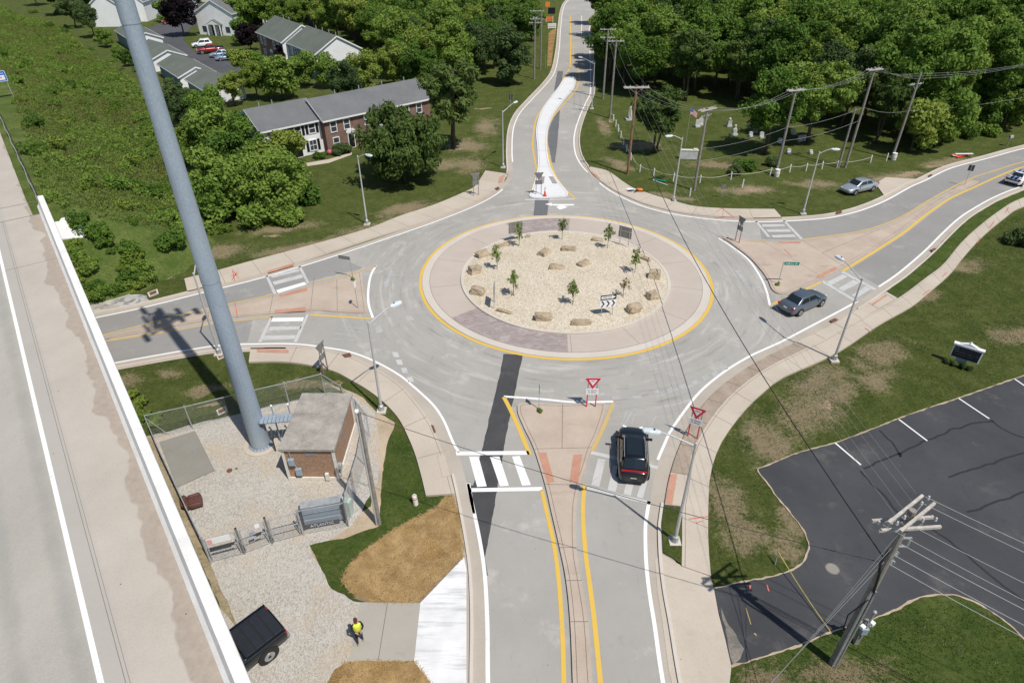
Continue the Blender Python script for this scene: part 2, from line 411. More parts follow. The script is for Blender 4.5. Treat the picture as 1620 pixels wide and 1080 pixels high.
STRAW = []
def build_ground():
    # ---- grass
    B = lambda px, py, rx, ry, an=0: (G(px, py), rx, ry, an)
    dry = [B(1280,650,4.5,2.2,.5), B(1215,700,2.2,4), B(1150,800,1.6,3.2), B(1300,600,4,1.8,.6), B(1390,560,4,1.6,.6), B(1380,600,3,1.3,.5), B(1330,620,3,1.4,.6),
           B(1180,840,1.5,2), B(1250,870,1,1.6), B(1260,830,1.2,1.5), B(1530,420,3,1.5,.4), B(1470,470,2,1,.6), B(700,330,9,2.2,.5), B(600,360,8,1.8,.45), B(480,390,7,1.6,.4), B(640,330,5,2,.5),
           B(740,260,3,4), B(770,200,2.5,6), B(740,230,4,4), B(690,260,5,3), B(330,400,5,2.2,.2), B(260,400,4,2), B(450,360,5,1.5,.3), B(1060,310,5,1.2,-.4), B(1180,300,5,2), B(1290,290,4,2), B(980,260,1.5,4,.4),
           B(955,200,1,6), B(1420,280,6,2,.3), B(1500,255,6,1.6,.3), B(330,615,2.2,.9,.3), B(480,610,2.5,.8,.1), B(270,590,1.6,.8), B(200,600,1.4,1.4), B(1330,1060,2,1), B(1260,1060,1.6,.8), B(1010,230,5,3), B(1130,260,5,2), B(1600,530,3,1.5,.4)]
    bare = [B(1190,300,2.6,1.1), B(1040,325,2.2,.5,-.3), B(1440,275,4.5,1.2,.4), B(1480,262,4,.9,.3), B(1395,285,2,1), B(768,171,1.5,.6), B(985,232,2.4,.4), B(965,190,.7,2.5), B(720,236,2.6,.9), B(760,172,2.4,.6),
            B(430,373,2.5,.5), B(530,605,1.3,.5), B(285,420,1.4,.8), B(265,440,1.4,.7), B(1500,425,1,.4), B(1310,640,1.6,.7,.4), B(330,640,1.5,.3,.2)]
    m = lawn('mown_lawn', (.042,.064,.013), (.074,.098,.022), (.118,.134,.036), (.20,.155,.085), (.36,.29,.185), dry, bare)
    MAT['lawn'] = m
    mb = MB(); S = 1500
    N = 24
    for i in range(N):
        for j in range(N):
            x0, x1 = -S+2*S*i/N, -S+2*S*(i+1)/N; y0, y1 = -S+2*S*j/N, -S+2*S*(j+1)/N
            mb.quad((x0,y0,-.04),(x1,y0,-.04),(x1,y1,-.04),(x0,y1,-.04))
    tag(mb.obj('grass_ground', m), kind='structure')
    MAT['turf'] = lawn('watered_turf', (.036,.066,.012), (.066,.102,.020), (.108,.138,.032), (.18,.14,.075), (.33,.26,.16), [B(1215,1075,2,1.2), B(1330,1065,3,1), B(1150,830,1,3), B(1250,880,.8,1.2)], (), .0)
    MAT['weeds'] = lawn('rank_weeds', (.055,.09,.018), (.095,.14,.03), (.145,.185,.05), (.20,.165,.08), (.32,.265,.14), (), (), .05)

    def sheet(name, pts, z, mat, rag=0, seed=0, wall=None, smooth=False, closed=True):
        p = W(pts)
        if smooth: p = spline(p, 5, True)
        if rag: p = ragged(p, rag, .3, seed)
        mb = MB(); flat(mb, p, z, wall)
        return tag(mb.obj(name, MAT[mat]), kind='structure')

    # ---- watered lawns by the parking lot
    sheet('lawn_corner', [(1165,1060),(1197,1042),(1265,1020),(1315,999),(1375,980),(1415,965),(1452,946),(1485,940),(1515,942),(1552,957),(1590,982),(1615,1005),(1680,1060),(1880,1250),(1180,1330),(1150,1085)], -.02, 'turf', .08, 3)
    # ---- road sheets
    road = SWall[:] + [G(60,560)] + NW + NE + SE1
    mb = MB()
    flat(mb, W([(796,1350),(778,1150),(745,1000),(735,860),(735,770),(700,690),(640,610),(560,565),(470,548),(300,558),(150,585),(20,615),(20,530),(145,500),(325,458),(475,418),(605,377),(742,326),(797,291),(808,270),(806,240),(808,205),(818,180),(838,157),(863,130),(876,110),(881,75),(883,45),(887,15),(896,0),(920,-20),(962,0),(940,40),(938,70),(939,110),(938,145),(931,162),(921,185),(913,207),(911,225),(914,245),(923,262),(950,286),(975,303),(1012,322),(1050,333),(1135,346),(1240,348),(1290,345),(1365,330),(1440,294),(1505,264),(1620,232),(1960,160),(1960,203),(1720,268),(1620,296),(1540,333),(1490,374),(1440,421),(1357,480),(1277,524),(1215,556),(1147,594),(1090,650),(1055,710),(1036,792),(1030,835),(1032,885),(1045,985),(1060,1080),(1072,1140),(1120,1350)]), 0)
    tag(mb.obj('road', MAT['road']), kind='structure')
    # darker approach surfaces
    sheet('road_west', [(20,535),(145,501),(325,459),(470,421),(530,404),(575,424),(490,445),(430,468),(310,490),(160,530),(60,556)], .003, 'roaddark')
    sheet('road_west_outbound', [(60,566),(160,541),(262,526),(350,511),(400,506),(392,540),(300,556),(150,588),(20,615)], .003, 'roaddark')
    sheet('road_east', [(1200,349),(1290,346),(1365,331),(1440,295),(1505,265),(1620,234),(1960,163),(1960,202),(1720,267),(1620,296),(1540,333),(1490,374),(1440,421),(1395,455),(1345,426),(1430,372),(1502,316),(1540,298),(1500,300),(1425,345),(1350,370),(1270,380),(1205,378)], .003, 'roaddark')
    # patches
    P = ragged(W([(797,560),(791,590),(777,650),(765,700),(754,745),(748,768),(753,810),(760,850),(766,884),(772,862),(782,800),(792,745),(800,690),(811,640),(822,585),(828,561)]), .07, .3, 2)
    mb = MB(); flat(mb, P, .006); tag(mb.obj('road_patch_fresh', MAT['fresh']), kind='structure')
    sheet('road_patch', [(872,312),(868,317),(866,341),(844,341),(846,317),(850,312)], .006, 'oldpatch', .04, 5)
    sheet('road_patch', [(886,171),(884,200),(881,235),(878,258),(873,257),(870,240),(866,222),(868,205),(874,190)], .006, 'oldpatch', .05, 6)
    sheet('road_patch', [(882,113),(891,113),(889,131),(884,145),(876,155),(877,140)], .006, 'oldpatch', .03, 7)
    sheet('road_patch', [(740,766),(749,768),(762,850),(772,910),(768,910),(760,860),(750,812)], .007, 'fresh', .02, 8)

    # ---- gutters along every edge line
    mb = MB()
    for c, sgn in ((SWall, 1), (NW, 1), (NE, 1), (SE1, 1)):
        pass
    GW = .62
    ribbon(mb, SWall, 1.0, .004, .55); ribbon(mb, NW, GW, .004, GW/2+.05); ribbon(mb, NE, GW, .004, GW/2+.05); ribbon(mb, SE1, 1.5, .004, .80)
    tag(mb.obj('gutter', MAT['gutter']), kind='structure')
    # kerb tops where no walk adjoins
    mb = MB()
    def kerb(c, a, b, o=GW+.05, w=.16, h=.11):
        s = c[int(a*len(c)):max(int(a*len(c))+2, int(b*len(c)))]
        strip(mb, offset(s, o), offset(s, o+w), h, -.05)
    kerb(SWall, 0, .33); kerb(SWall, .745, 1); kerb(NW, 0, .15); kerb(NW, .5, 1); kerb(NE, 0, .337); kerb(NE, .58, 1); kerb(SE1, 0, .367); kerb(SE1, .735, 1)
    tag(mb.obj('kerb', MAT['kerb']), kind='structure')
    # ---- walks
    jm = MB()
    def walk(name, inner, outer, gap=3.2, z=.11, mat='walk', endcap=True):
        a, b = spline(W(inner)), spline(W(outer)); n = 90
        a, b = resample(a, n), resample(b, n)
        mb = MB(); strip(mb, a, b, z, -.06); joints(jm, a, b, z+.003, gap, .03)
        # kerb line joint
        i2 = [p.lerp(q, .16/max(.3, (q-p).length)) for p, q in zip(a, b)]
        strip(jm, i2, [p.lerp(q, .185/max(.3, (q-p).length)) for p, q in zip(a, b)], z+.003)
        return tag(mb.obj(name, MAT[mat]), kind='structure')
    walk('sidewalk', [(397,551),(440,549),(505,553),(552,564),(590,582),(630,607),(662,642),(682,672),(695,702),(705,730),(714,762),(719,782)],
         [(394,574),(440,573),(480,577),(525,587),(555,602),(585,620),(612,642),(632,665),(647,695),(657,720),(667,755),(674,785)])
    walk('sidewalk', [(297,463),(340,455),(405,438),(467,419),(530,398),(600,375),(680,350),(742,326),(775,309),(795,291),(802,276)],
         [(292,442),(340,430),(405,412),(462,397),(575,365),(635,342),(687,325),(730,307),(750,297),(760,284),(768,271)])
    walk('sidewalk', [(929,264),(940,279),(970,301),(1010,320),(1047,331),(1085,339),(1135,344),(1195,347),(1237,346)],
         [(939,266),(962,272),(985,288),(1003,299),(1035,310),(1060,317),(1097,327),(1150,331),(1225,332)])
    # south-east walk: main slab, stamped strip and verge
    SEin = [(1050,1130),(1056,1080),(1050,1035),(1043,985),(1035,935),(1030,885)]
    walk('sidewalk', [(1078,896),(1079,850),(1079,805),(1085,770),(1096,715),(1122,667),(1160,622),(1215,582),(1290,545),(1357,508),(1419,474),(1465,440),(1492,419),(1527,378),(1577,337),(1620,313),(1720,281),(1835,248),(1950,216)],
         [(1124,912),(1120,860),(1120,810),(1122,760),(1130,727),(1140,702),(1160,672),(1185,642),(1215,615),(1240,597),(1322,560),(1390,515),(1440,487),(1465,467),(1502,435),(1522,410),(1552,377),(1590,345),(1620,327),(1720,294),(1835,260),(1950,227)])
    sw = MB(); a = spline(W([(1051,800),(1058,760),(1070,720),(1090,675),(1118,635),(1155,601),(1200,572),(1250,547),(1320,513),(1370,482),(1402,463)])); b = spline(W([(1078,803),(1085,770),(1096,715),(1122,667),(1160,622),(1215,582),(1290,545),(1357,508),(1419,473)]))
    a, b = resample(a, 80), resample(b, 80); k = 50
    strip(sw, a[:k], b[:k], .113, -.05); tag(sw.obj('stamped_strip', MAT['strip']), kind='structure')
    sw = MB(); strip(sw, a[k-1:], b[k-1:], .113, -.05); strip(sw, a[:7], b[:7], .117, .0); tag(sw.obj('sidewalk', MAT['walk']), kind='structure')
    for i in range(0, 80, 6): jm.add([(q.x, q.y, .121) for q in (a[i], b[i], b[i]+Vector((.03,.03,0)), a[i]+Vector((.03,.03,0)))], [(0,1,2,3)])
    sheet('verge_grass', [(1402,462),(1419,473),(1465,438),(1492,418),(1527,377),(1577,337),(1620,314),(1720,282),(1945,217),(1945,208),(1720,272),(1620,302),(1577,320),(1540,342),(1502,372),(1465,410),(1435,437)], .10, 'turf', .05, 4)
    sheet('verge_grass', [(1050,801),(1076,805),(1080,850),(1081,896),(1064,884),(1049,876),(1047,830)], .10, 'lawn', .04, 4)
    mb = MB(); flat(mb, W([(1049,878),(1081,896),(1124,912),(1129,930),(1137,972),(1147,1010),(1157,1054),(1152,1100),(1075,1130),(1058,1060),(1048,985),(1040,935),(1036,885)]), .02)
    tag(mb.obj('driveway_apron', MAT['walk']), kind='structure')
    mb = MB(); flat(mb, W([(1385,291),(1401,281),(1450,284),(1462,283),(1440,293),(1400,312)]), .06, -.05); tag(mb.obj('driveway_apron', MAT['walk']), kind='structure')
    # ---- splitter islands
    def island(pts, mat='island', z=.13, sm=4, name='traffic_island'):
        p = W(pts); mb = MB(); p2 = spline(p, sm, True)
        flat(mb, p2, z, -.02)
        o = tag(mb.obj(name, MAT[mat]), kind='structure')
        cc = sum(p2, Vector((0,0,0)))/len(p2)
        q = p2+[p2[0]]
        area = sum(p2[i].x*p2[(i+1)%len(p2)].y-p2[(i+1)%len(p2)].x*p2[i].y for i in range(len(p2)))
        ribbon(jm, q, .03, z+.003, .2 if area > 0 else -.2)
        return o
    island([(827,639),(885,641),(950,639),(958,645),(955,660),(945,690),(935,712),(926,742),(917,770),(911,810),(912,872),(920,922),(930,985),(937,1080),(945,1150),(968,1340),(918,1340),(909,1150),(906,1080),(902,985),(895,917),(885,867),(872,810),(862,767),(845,712),(830,680),(819,652)])
    island([(165,537),(250,514),(330,494),(405,477),(430,471),(487,455),(530,444),(568,432),(573,440),(577,470),(580,490),(576,496),(540,495),(495,492),(435,497),(405,499),(330,508),(250,522)])
    island([(1145,377),(1180,381),(1215,384),(1272,381),(1350,371),(1390,364),(1422,350),(1452,332),(1502,305),(1530,288),(1542,287),(1545,291),(1490,317),(1440,355),(1390,390),(1332,424),(1300,442),(1265,457),(1237,466),(1222,460),(1215,445),(1205,430),(1185,408),(1155,385)])
    island([(850,235),(848,215),(849,200),(857,175),(873,152),(884,138),(894,124),(910,124),(908,140),(898,152),(886,167),(873,186),(866,210),(865,235),(870,262),(880,283),(897,304),(896,311),(880,313),(855,315),(838,312),(841,302),(850,270)], 'new', .13, 4)
    for q in ([(849,700),(852,712),(937,712),(936,706)],): pass
    for pts, mt in (([(851,718),(864,718),(877,764),(866,766)],'padred'), ([(907,721),(921,721),(915,765),(901,764)],'padred'), ([(442,468),(487,456),(486,462),(443,472)],'padred'), ([(435,492),(484,488),(484,494),(435,497)],'padred'),
                    ([(1290,439),(1320,424),(1325,427),(1296,442)],'padred'), ([(1231,384),(1267,384),(1265,387),(1234,387)],'padred'), ([(1378,483),(1400,468),(1403,470),(1380,485)],'padred'), ([(1060,752),(1071,752),(1063,800),(1052,798)],'padred'),
                    ([(424,430),(465,418),(465,422),(424,434)],'padred'), ([(407,554),(457,555),(457,560),(407,559)],'padred'), ([(692,722),(704,722),(712,755),(700,757)],'walk'), ([(790,282),(798,278),(795,289),(788,292)],'padred'), ([(935,273),(944,278),(950,285),(940,279)],'padred'),
                    ([(855,281),(862,281),(860,292),(852,292)],'pavers'), ([(868,281),(875,281),(882,292),(874,292)],'pavers')):
        mb = MB(); flat(mb, W(pts, .0), .138); tag(mb.obj('tactile_paving', MAT[mt]), kind='structure')
    # ---- central island
    def ring(r0, r1, z, a0=0, a1=2*math.pi, n=140, wall=False):
        mb = MB(); A = []; B_ = []
        for i in range(n+1):
            t = a0+(a1-a0)*i/n; d = Vector((math.cos(t), math.sin(t), 0)); A.append(C0+d*r0); B_.append(C0+d*r1)
        strip(mb, B_, A, z, -.02 if wall else None); return mb
    tag(ring(13.16, 13.42, .010).obj('yellow_ring_line', MAT['yellow']), kind='structure')
    tag(ring(12.45, 13.12, .06, wall=True).obj('kerb_ring', MAT['kerb']), kind='structure')
    tag(ring(12.40, 12.45, .066).obj('ring_joint', MAT['joint']), kind='structure')
    tag(ring(9.3, 12.42, .07, wall=True).obj('truck_apron', MAT['apron']), kind='structure')
    def ang(px, py):
        d = G(px, py)-C0; return math.atan2(d.y, d.x)
    for (a, b) in (((706,507),(899,566)), ((797,352),(902,343))):
        t0, t1 = ang(*a), ang(*b)
        if t1 < t0 and b[1] > 500: t1 += 2*math.pi
        if t1 > t0 and b[1] < 500: t0, t1 = t1, t0
        if t1 < t0: t0, t1 = t1, t0
        tag(ring(9.4, 12.40, .076, t0, t1, 60).obj('paver_panel', MAT['pavers']), kind='structure')
    for k in range(14):
        t = k*2*math.pi/14+.2; d = Vector((math.cos(t), math.sin(t), 0)); s_ = Vector((-d.y, d.x, 0))*.013
        p, q = C0+d*9.4, C0+d*12.4
        jm.add([(v.x, v.y, .0742) for v in (p-s_, q-s_, q+s_, p+s_)], [(0,1,2,3)])
    gc = Vector((4.87, 52.1, 0))
    mb = MB(); n = 120; pr = [(9.55, .0), (9.55, .2), (9.3, .2), (9.28, .17)]
    for i in range(len(pr)-1):
        A = [(gc.x+pr[i][0]*math.cos(2*math.pi*k/n), gc.y+pr[i][0]*math.sin(2*math.pi*k/n), pr[i][1]) for k in range(n)]
        B_ = [(gc.x+pr[i+1][0]*math.cos(2*math.pi*k/n), gc.y+pr[i+1][0]*math.sin(2*math.pi*k/n), pr[i+1][1]) for k in range(n)]
        mb.add(A+B_, [(k, (k+1) % n, n+(k+1) % n, n+k) for k in range(n)])
    tag(mb.obj('island_kerb', MAT['kerb']), kind='structure')
    # mounded gravel bed
    vs = [(gc.x, gc.y, .55)]; fs = []; RR = 14; n = 72
    for i in range(1, RR+1):
        r = 9.29*i/RR
        for k in range(n):
            t = 2*math.pi*k/n; h = .17+.38*(1-(i/RR)**2)+(.05*mnoise.noise(Vector((r*math.cos(t)*.5, r*math.sin(t)*.5, 3))) if i < RR else 0)
            vs.append((gc.x+r*math.cos(t), gc.y+r*math.sin(t), h))
    fs += [(0, 1+k, 1+(k+1) % n) for k in range(n)]
    for i in range(RR-1):
        for k in range(n): fs.append((1+i*n+k, 1+(i+1)*n+k, 1+(i+1)*n+(k+1) % n, 1+i*n+(k+1) % n))
    tag(mesh_obj('gravel_bed', vs, fs, MAT['peagravel'], smooth=True), kind='structure')

    # slab joints on the islands
    for a, b in (((846,712),(936,710)),((890,641),(889,711)),((863,768),(917,769)),((497,441),(492,491)),((533,444),(534,494)),((432,470),(427,497)),((1270,382),(1334,423)),((1207,384),(1302,441)),((1390,365),(1300,402)),((885,868),(912,868)),((896,920),(920,920)),((903,985),(930,985)),((330,495),(331,507)),((1440,340),(1452,345))):
        ribbon(jm, W([a, b]), .035, .1335)
    for a, b in (((861,215),(847,213)),((884,160),(868,153)),((868,240),(851,240)),((873,265),(850,266))): ribbon(jm, W([a, b]), .03, .1335)
    # ---- markings
    wm, ym, fm, yf, gm = MB(), MB(), MB(), MB(), MB()
    Z = .011
    def line(mb, pts, w, z=Z, sm=True):
        p = spline(W(pts)) if sm and len(pts) > 2 else W(pts); ribbon(mb, p, w, z)
    def q(mb, pts, z=Z): flat(mb, W(pts), z)
    ribbon(wm, SW1, .2, Z); ribbon(wm, SW2, .17, Z)
    i0 = int(.49*len(NW)); ribbon(wm, NW[:i0-6], .17, Z); ribbon(wm, NW[i0+10:], .17, Z)
    ribbon(wm, NE[:int(.355*len(NE))], .18, Z); ribbon(wm, NE[int(.393*len(NE)):], .2, Z)
    k0, k1 = 11*6, 12*6; ribbon(wm, SE1[:k0], .18, Z); ribbon(wm, SE1[k1:23*6], .18, Z); ribbon(wm, SE1[25*6:], .2, Z)
    line(wm, [(797,627),(855,631),(910,636),(970,635)], .2)
    line(wm, [(595,420),(587,435),(583,455),(583,480),(590,503)], .2)
    line(wm, [(1137,377),(1160,392),(1185,412),(1204,440),(1213,462),(1218,483)], .2)
    line(wm, [(831,316),(870,316),(911,315)], .12)
    line(wm, [(920,25),(920,40),(920,57)], .15)
    # south crosswalk (bright)
    q(wm, [(721,714),(836,713),(838,719),(722,720)]); q(wm, [(741,772),(858,770),(858,776),(741,778)])
    for b in ([(742,722),(757,722),(770,769),(755,770)],[(775,722),(790,722),(805,768),(791,769)],[(810,722),(822,721),(840,767),(826,768)]): q(wm, b, Z+.001)
    q(wm, [(738,764),(744,764),(752,812),(747,812)])
    # south crosswalk, worn half
    q(fm, [(936,713),(1041,737),(1040,742),(934,718)]); q(fm, [(927,769),(1030,793),(1028,798),(926,774)])
    for b in ([(946,725),(958,727),(948,770),(935,767)],[(970,735),(983,738),(974,778),(961,775)],[(996,742),(1007,745),(998,784),(986,781)],[(1018,748),(1027,750),(1017,788),(1007,786)]): q(fm, b, Z+.001)
    # west crosswalks
    q(fm, [(420,437),(424,436),(438,465),(433,466)]); q(fm, [(472,422),(476,421),(490,448),(486,449)])
    for b in ([(428,436),(472,425),(474,429),(430,440)],[(431,446),(477,434),(480,439),(434,451)]): q(fm, b)
    q(wm, [(437,459),(482,446),(485,450),(440,464)])
    q(fm, [(428,501),(432,501),(414,541),(408,541)]); q(fm, [(485,497),(489,497),(470,541),(464,541)])
    for b in ([(428,517),(477,516),(475,521),(425,523)],[(419,531),(468,530),(466,536),(415,538)]): q(fm, b)
    q(wm, [(430,503),(481,502),(479,508),(428,509)])
    # east crosswalks
    q(fm, [(1194,350),(1198,350),(1219,375),(1214,375)]); q(fm, [(1238,349),(1242,349),(1271,378),(1266,379)])
    for b in ([(1205,355),(1240,355),(1243,358),(1207,359)],[(1212,363),(1249,363),(1252,367),(1215,367)],[(1220,372),(1256,371),(1260,375),(1223,376)]): q(fm, b)
    q(fm, [(1299,446),(1303,444),(1357,476),(1353,478)]); q(fm, [(1330,431),(1334,429),(1387,457),(1382,459)])
    for b in ([(1307,447),(1335,433),(1342,437),(1315,451)],[(1326,456),(1352,442),(1360,447),(1334,461)],[(1347,467),(1369,453),(1378,457),(1356,471)]): q(fm, b)
    # yellow lines
    line(ym, [(797,628),(806,645),(820,675),(838,719)], .28); line(ym, [(857,775),(865,810),(877,865),(885,930),(890,1010),(892,1080),(894,1150),(904,1340)], .22)
    line(ym, [(925,766),(922,810),(926,872),(932,917),(940,980),(950,1080),(958,1150),(984,1340)], .24); line(yf, [(970,637),(955,675),(937,713)], .26)
    line(yf, [(595,421),(560,431),(520,441),(488,449)], .2); line(yf, [(433,465),(405,472),(310,492),(245,509),(160,531),(60,556)], .24)
    line(ym, [(586,504),(540,501),(490,498)], .22); line(yf, [(432,501),(405,504),(350,510),(262,525),(160,541),(60,563)], .24)
    line(yf, [(1140,378),(1175,379),(1215,381)], .16); line(yf, [(1270,379),(1315,373),(1355,367),(1390,358),(1427,343),(1465,320),(1502,299),(1540,281),(1577,269),(1620,256),(1720,232),(1835,207),(1950,182)], .26)
    line(ym, [(1220,482),(1265,462),(1300,446)], .2); line(ym, [(1333,429),(1377,402),(1427,370),(1465,340),(1502,315),(1540,297),(1575,281),(1620,264),(1720,239),(1835,213),(1950,187)], .26)
    line(ym, [(902,107),(884,138),(872,155),(850,185),(844,212),(843,235),(849,268)], .2); line(yf, [(849,268),(845,288),(838,306)], .16)
    line(ym, [(916,110),(916,128),(909,145),(885,173),(868,197),(866,235),(875,270),(890,295),(911,315)], .22)
    line(ym, [(902,25),(903,62),(902,108)], .3); line(yf, [(908,67),(907,90),(916,110)], .3)
    # dashed entry line, arrows
    for x, y in ((631,573),(639,586),(648,600),(625,561)): q(fm, [(x-5,y-4),(x+4,y-4),(x+7,y+4),(x-2,y+4)])
    for x, y in ((1039,621),(1060,617),(1080,612),(1100,605),(1116,597),(1131,591),(1145,582)): q(gm, [(x-7,y-1),(x+2,y-5),(x+7,y+1),(x-2,y+5)])
    for x, y in ((950,624),(975,629),(1008,628)): q(gm, [(x-8,y-2),(x+6,y-3),(x+8,y+2),(x-6,y+3)])
    q(wm, [(862,323),(873,321),(873,323),(908,323),(908,325),(892,326),(898,328),(886,332),(880,328),(885,326),(873,325),(873,326)])
    q(gm, [(615,433),(618,426),(621,427),(621,434),(634,435),(633,431),(640,436),(634,440),(633,437),(620,437),(614,449),(618,449),(609,456),(607,445),(610,446)])
    q(gm, [(1162,428),(1168,427),(1182,447),(1180,451),(1170,440)])
    for a, b in (((1003,645),(987,672)),((1006,646),(999,671)),((1038,657),(1028,675)),((992,650),(983,672))): line(gm, [a, b], .09)
    for a, b in (((540,516),(575,520)),((535,521),(572,526)),((528,527),(565,533)),((525,536),(560,538))): line(gm, [a, b], .1)
    q(gm, [(590,512),(600,510),(606,525),(596,527)]); q(gm, [(640,500),(650,499),(656,506),(645,508)])
    for mb, nm, mt in ((wm,'road_marking_white','white'),(ym,'road_marking_yellow','yellow'),(fm,'road_marking_faded','faded'),(yf,'road_marking_faded_yellow','yfade'),(gm,'road_marking_worn','ghost')):
        tag(mb.obj(nm, MAT[mt]), kind='structure')
    # survey paint squiggles
    sp = MB()
    for pts in ([(368,428),(372,446)],[(366,438),(377,436)],[(370,431),(378,442)],[(368,444),(376,432)],[(372,480),(376,503)],[(1090,823),(1120,819)],[(1102,829),(1112,826)],[(1187,925),(1186,933)],[(1213,925),(1216,935)],[(1460,468),(1470,460)],[(1490,440),(1497,433)],[(1545,386),(1550,378)],[(1565,362),(1572,352)],[(1590,338),(1595,330)],[(1240,396),(1252,408)],[(1133,337),(1142,331)],[(1142,331),(1160,345)],[(1130,345),(1168,344)],[(1368,521),(1377,527)]):
        ribbon(sp, W(pts), .07, .142 if pts[0][1] < 900 else .03)
    tag(sp.obj('survey_paint', MAT['sprayred']), kind='structure')
    tag(jm.obj('pavement_joints', MAT['joint']), kind='structure')

    # ---- parking lot
    sheet('parking_lot', [(1197,742),(1215,735),(1265,715),(1320,700),(1375,680),(1420,662),(1465,646),(1517,629),(1565,612),(1620,594),(1720,565),(2100,460),(2600,1250),(1900,1250),(1680,1065),(1615,1005),(1590,982),(1552,957),(1515,942),(1485,940),(1452,946),(1415,965),(1375,980),(1315,999),(1265,1020),(1215,1036),(1197,1042),(1157,1054),(1147,1010),(1137,972),(1129,930),(1172,920),(1215,912),(1235,907),(1260,897),(1274,882),(1279,860),(1270,837),(1250,810),(1247,808),(1230,787),(1215,765)], -.004, 'lot', .06, 9)
    mb = MB()
    for a, b in (((1321,700),(1362,735)),((1422,663),(1467,697)),((1517,630),(1565,662)),((1605,599),(1650,630))): ribbon(mb, W([a, b]), .11, .004)
    tag(mb.obj('parking_line', MAT['white']), kind='structure')
    mb = MB()
    def crack(pts, w=.12, s=0):
        p = spline(W(pts), 8); p = [v+Vector((mnoise.noise(v*1.3+Vector((s,0,0))), mnoise.noise(v*1.3+Vector((0,s,7))), 0))*.16 for v in p]; ribbon(mb, p, w, .003)
    for i, c in enumerate(([(1365,740),(1420,718),(1467,697),(1510,678),(1570,665)],[(1390,680),(1410,700),(1424,720),(1425,716)],[(1567,663),(1590,680),(1640,700)],[(1500,755),(1560,735),(1640,710)],[(1530,810),(1580,792),(1650,765)],[(1360,745),(1400,785),(1425,815)],[(1470,830),(1520,870),(1580,920),(1650,970)])): crack(c, .13, i*5)
    tag(mb.obj('sealed_cracks', MAT['seal']), kind='structure')
    mb = MB(); edge = spline(W([(1800,540),(1720,565),(1620,594),(1565,612),(1517,629),(1465,646),(1420,662),(1375,680),(1320,700),(1265,715),(1215,735),(1199,743),(1215,765),(1230,787),(1250,810),(1270,837),(1279,860),(1274,882),(1260,897),(1235,907),(1215,912),(1172,920),(1130,929)]), 10)
    strip(mb, [p+Vector((mnoise.noise(p*2.3), mnoise.noise(p*2.3+Vector((5,0,0))), 0))*.09 for p in offset(edge, .045)], [p+Vector((mnoise.noise(p*3.1+Vector((0,9,0))), mnoise.noise(p*3.1), 0))*.09 for p in offset(edge, -.035)], .0006)
    tag(mb.obj('gritty_edge', MAT['dirt']), kind='structure')
    mb = MB(); edge = spline(W([(1157,1054),(1197,1042),(1265,1020),(1315,999),(1375,980),(1415,965),(1452,946),(1485,940),(1515,942),(1552,957),(1590,982),(1615,1005),(1680,1065)]), 10)
    strip(mb, [p+Vector((mnoise.noise(p*2.3), mnoise.noise(p*2.3+Vector((5,0,0))), 0))*.09 for p in offset(edge, .05)], [p+Vector((mnoise.noise(p*3.1+Vector((0,9,0))), mnoise.noise(p*3.1), 0))*.09 for p in offset(edge, -.03)], .0006)
    tag(mb.obj('gritty_edge', MAT['dirt']), kind='structure')
    mb = MB(); c = G(1317, 899); mb.cyl((c.x, c.y, -.01), .29, .02, 24); tag(mb.obj('manhole_cover', MAT['joint2'] if 'joint2' in MAT else MAT['pad']), kind='structure')
    mb = MB(); mb.cyl((c.x, c.y, -.012), .35, .016, 24); tag(mb.obj('manhole_collar', MAT['stainlot']), kind='structure')
    mb = MB(); ribbon(mb, W([(1180,961),(1188,987)]), .03, .004); ribbon(mb, W([(1193,1001),(1197,1004)]), .06, .004); tag(mb.obj('yellow_paint_tick', MAT['yfade']), kind='structure')
    sheet('tan_stain', [(1140,960),(1150,985),(1165,1003),(1175,1025),(1170,1042),(1160,1050),(1150,1010)], .0015, 'stainlot', .15, 12)

    # ---- compound, drive and mulch on the south-west corner
    sheet('gravel_yard', [(232,690),(300,672),(520,620),(560,625),(592,650),(600,700),(598,760),(560,830),(500,865),(330,890),(280,800)], -.020, 'gravel', .12, 2)
    sheet('dirt_ground', [(520,606),(575,628),(600,655),(625,668),(612,700),(604,770),(600,830),(560,850),(500,868),(520,935),(560,950),(590,952),(552,1045),(515,1090),(400,1130),(330,900),(490,862),(585,800),(596,720),(590,655),(555,630)], -.024, 'dirt', .15, 3)
    sheet('gravel_drive', [(330,885),(420,868),(485,862),(505,892),(525,930),(560,950),(570,952),(552,1045),(530,1060),(500,1130),(390,1130),(360,1000)], -.016, 'gravel', .14, 5)
    sheet('dirt_strip', [(225,690),(240,688),(335,895),(350,930),(380,1000),(350,960),(300,850)], -.015, 'drystrip', .1, 5)
    sheet('concrete_drive', [(570,952),(665,953),(655,1045),(552,1046)], .0, 'drivecon')
    mb = MB(); ribbon(mb, W([(613,953),(598,1046)]), .03, .004); tag(mb.obj('drive_joint', MAT['joint']), kind='structure')
    sheet('white_apron', [(734,881),(738,900),(738,1130),(705,1110),(682,1080),(655,1046),(665,953)], .012, 'whiteapron')
    sheet('soil_edge', [(719,784),(724,784),(731,815),(738,881),(734,883),(665,955),(590,955),(560,945),(640,880),(690,810)], -.018, 'soil', .06, 6)
    sheet('straw_mulch', [(542,917),(555,892),(575,872),(595,857),(630,834),(665,815),(690,802),(706,785),(718,786),(727,815),(730,847),(732,878),(700,910),(664,948),(640,952),(620,950),(590,951),(560,938)], .01, 'straw', .16, 7)
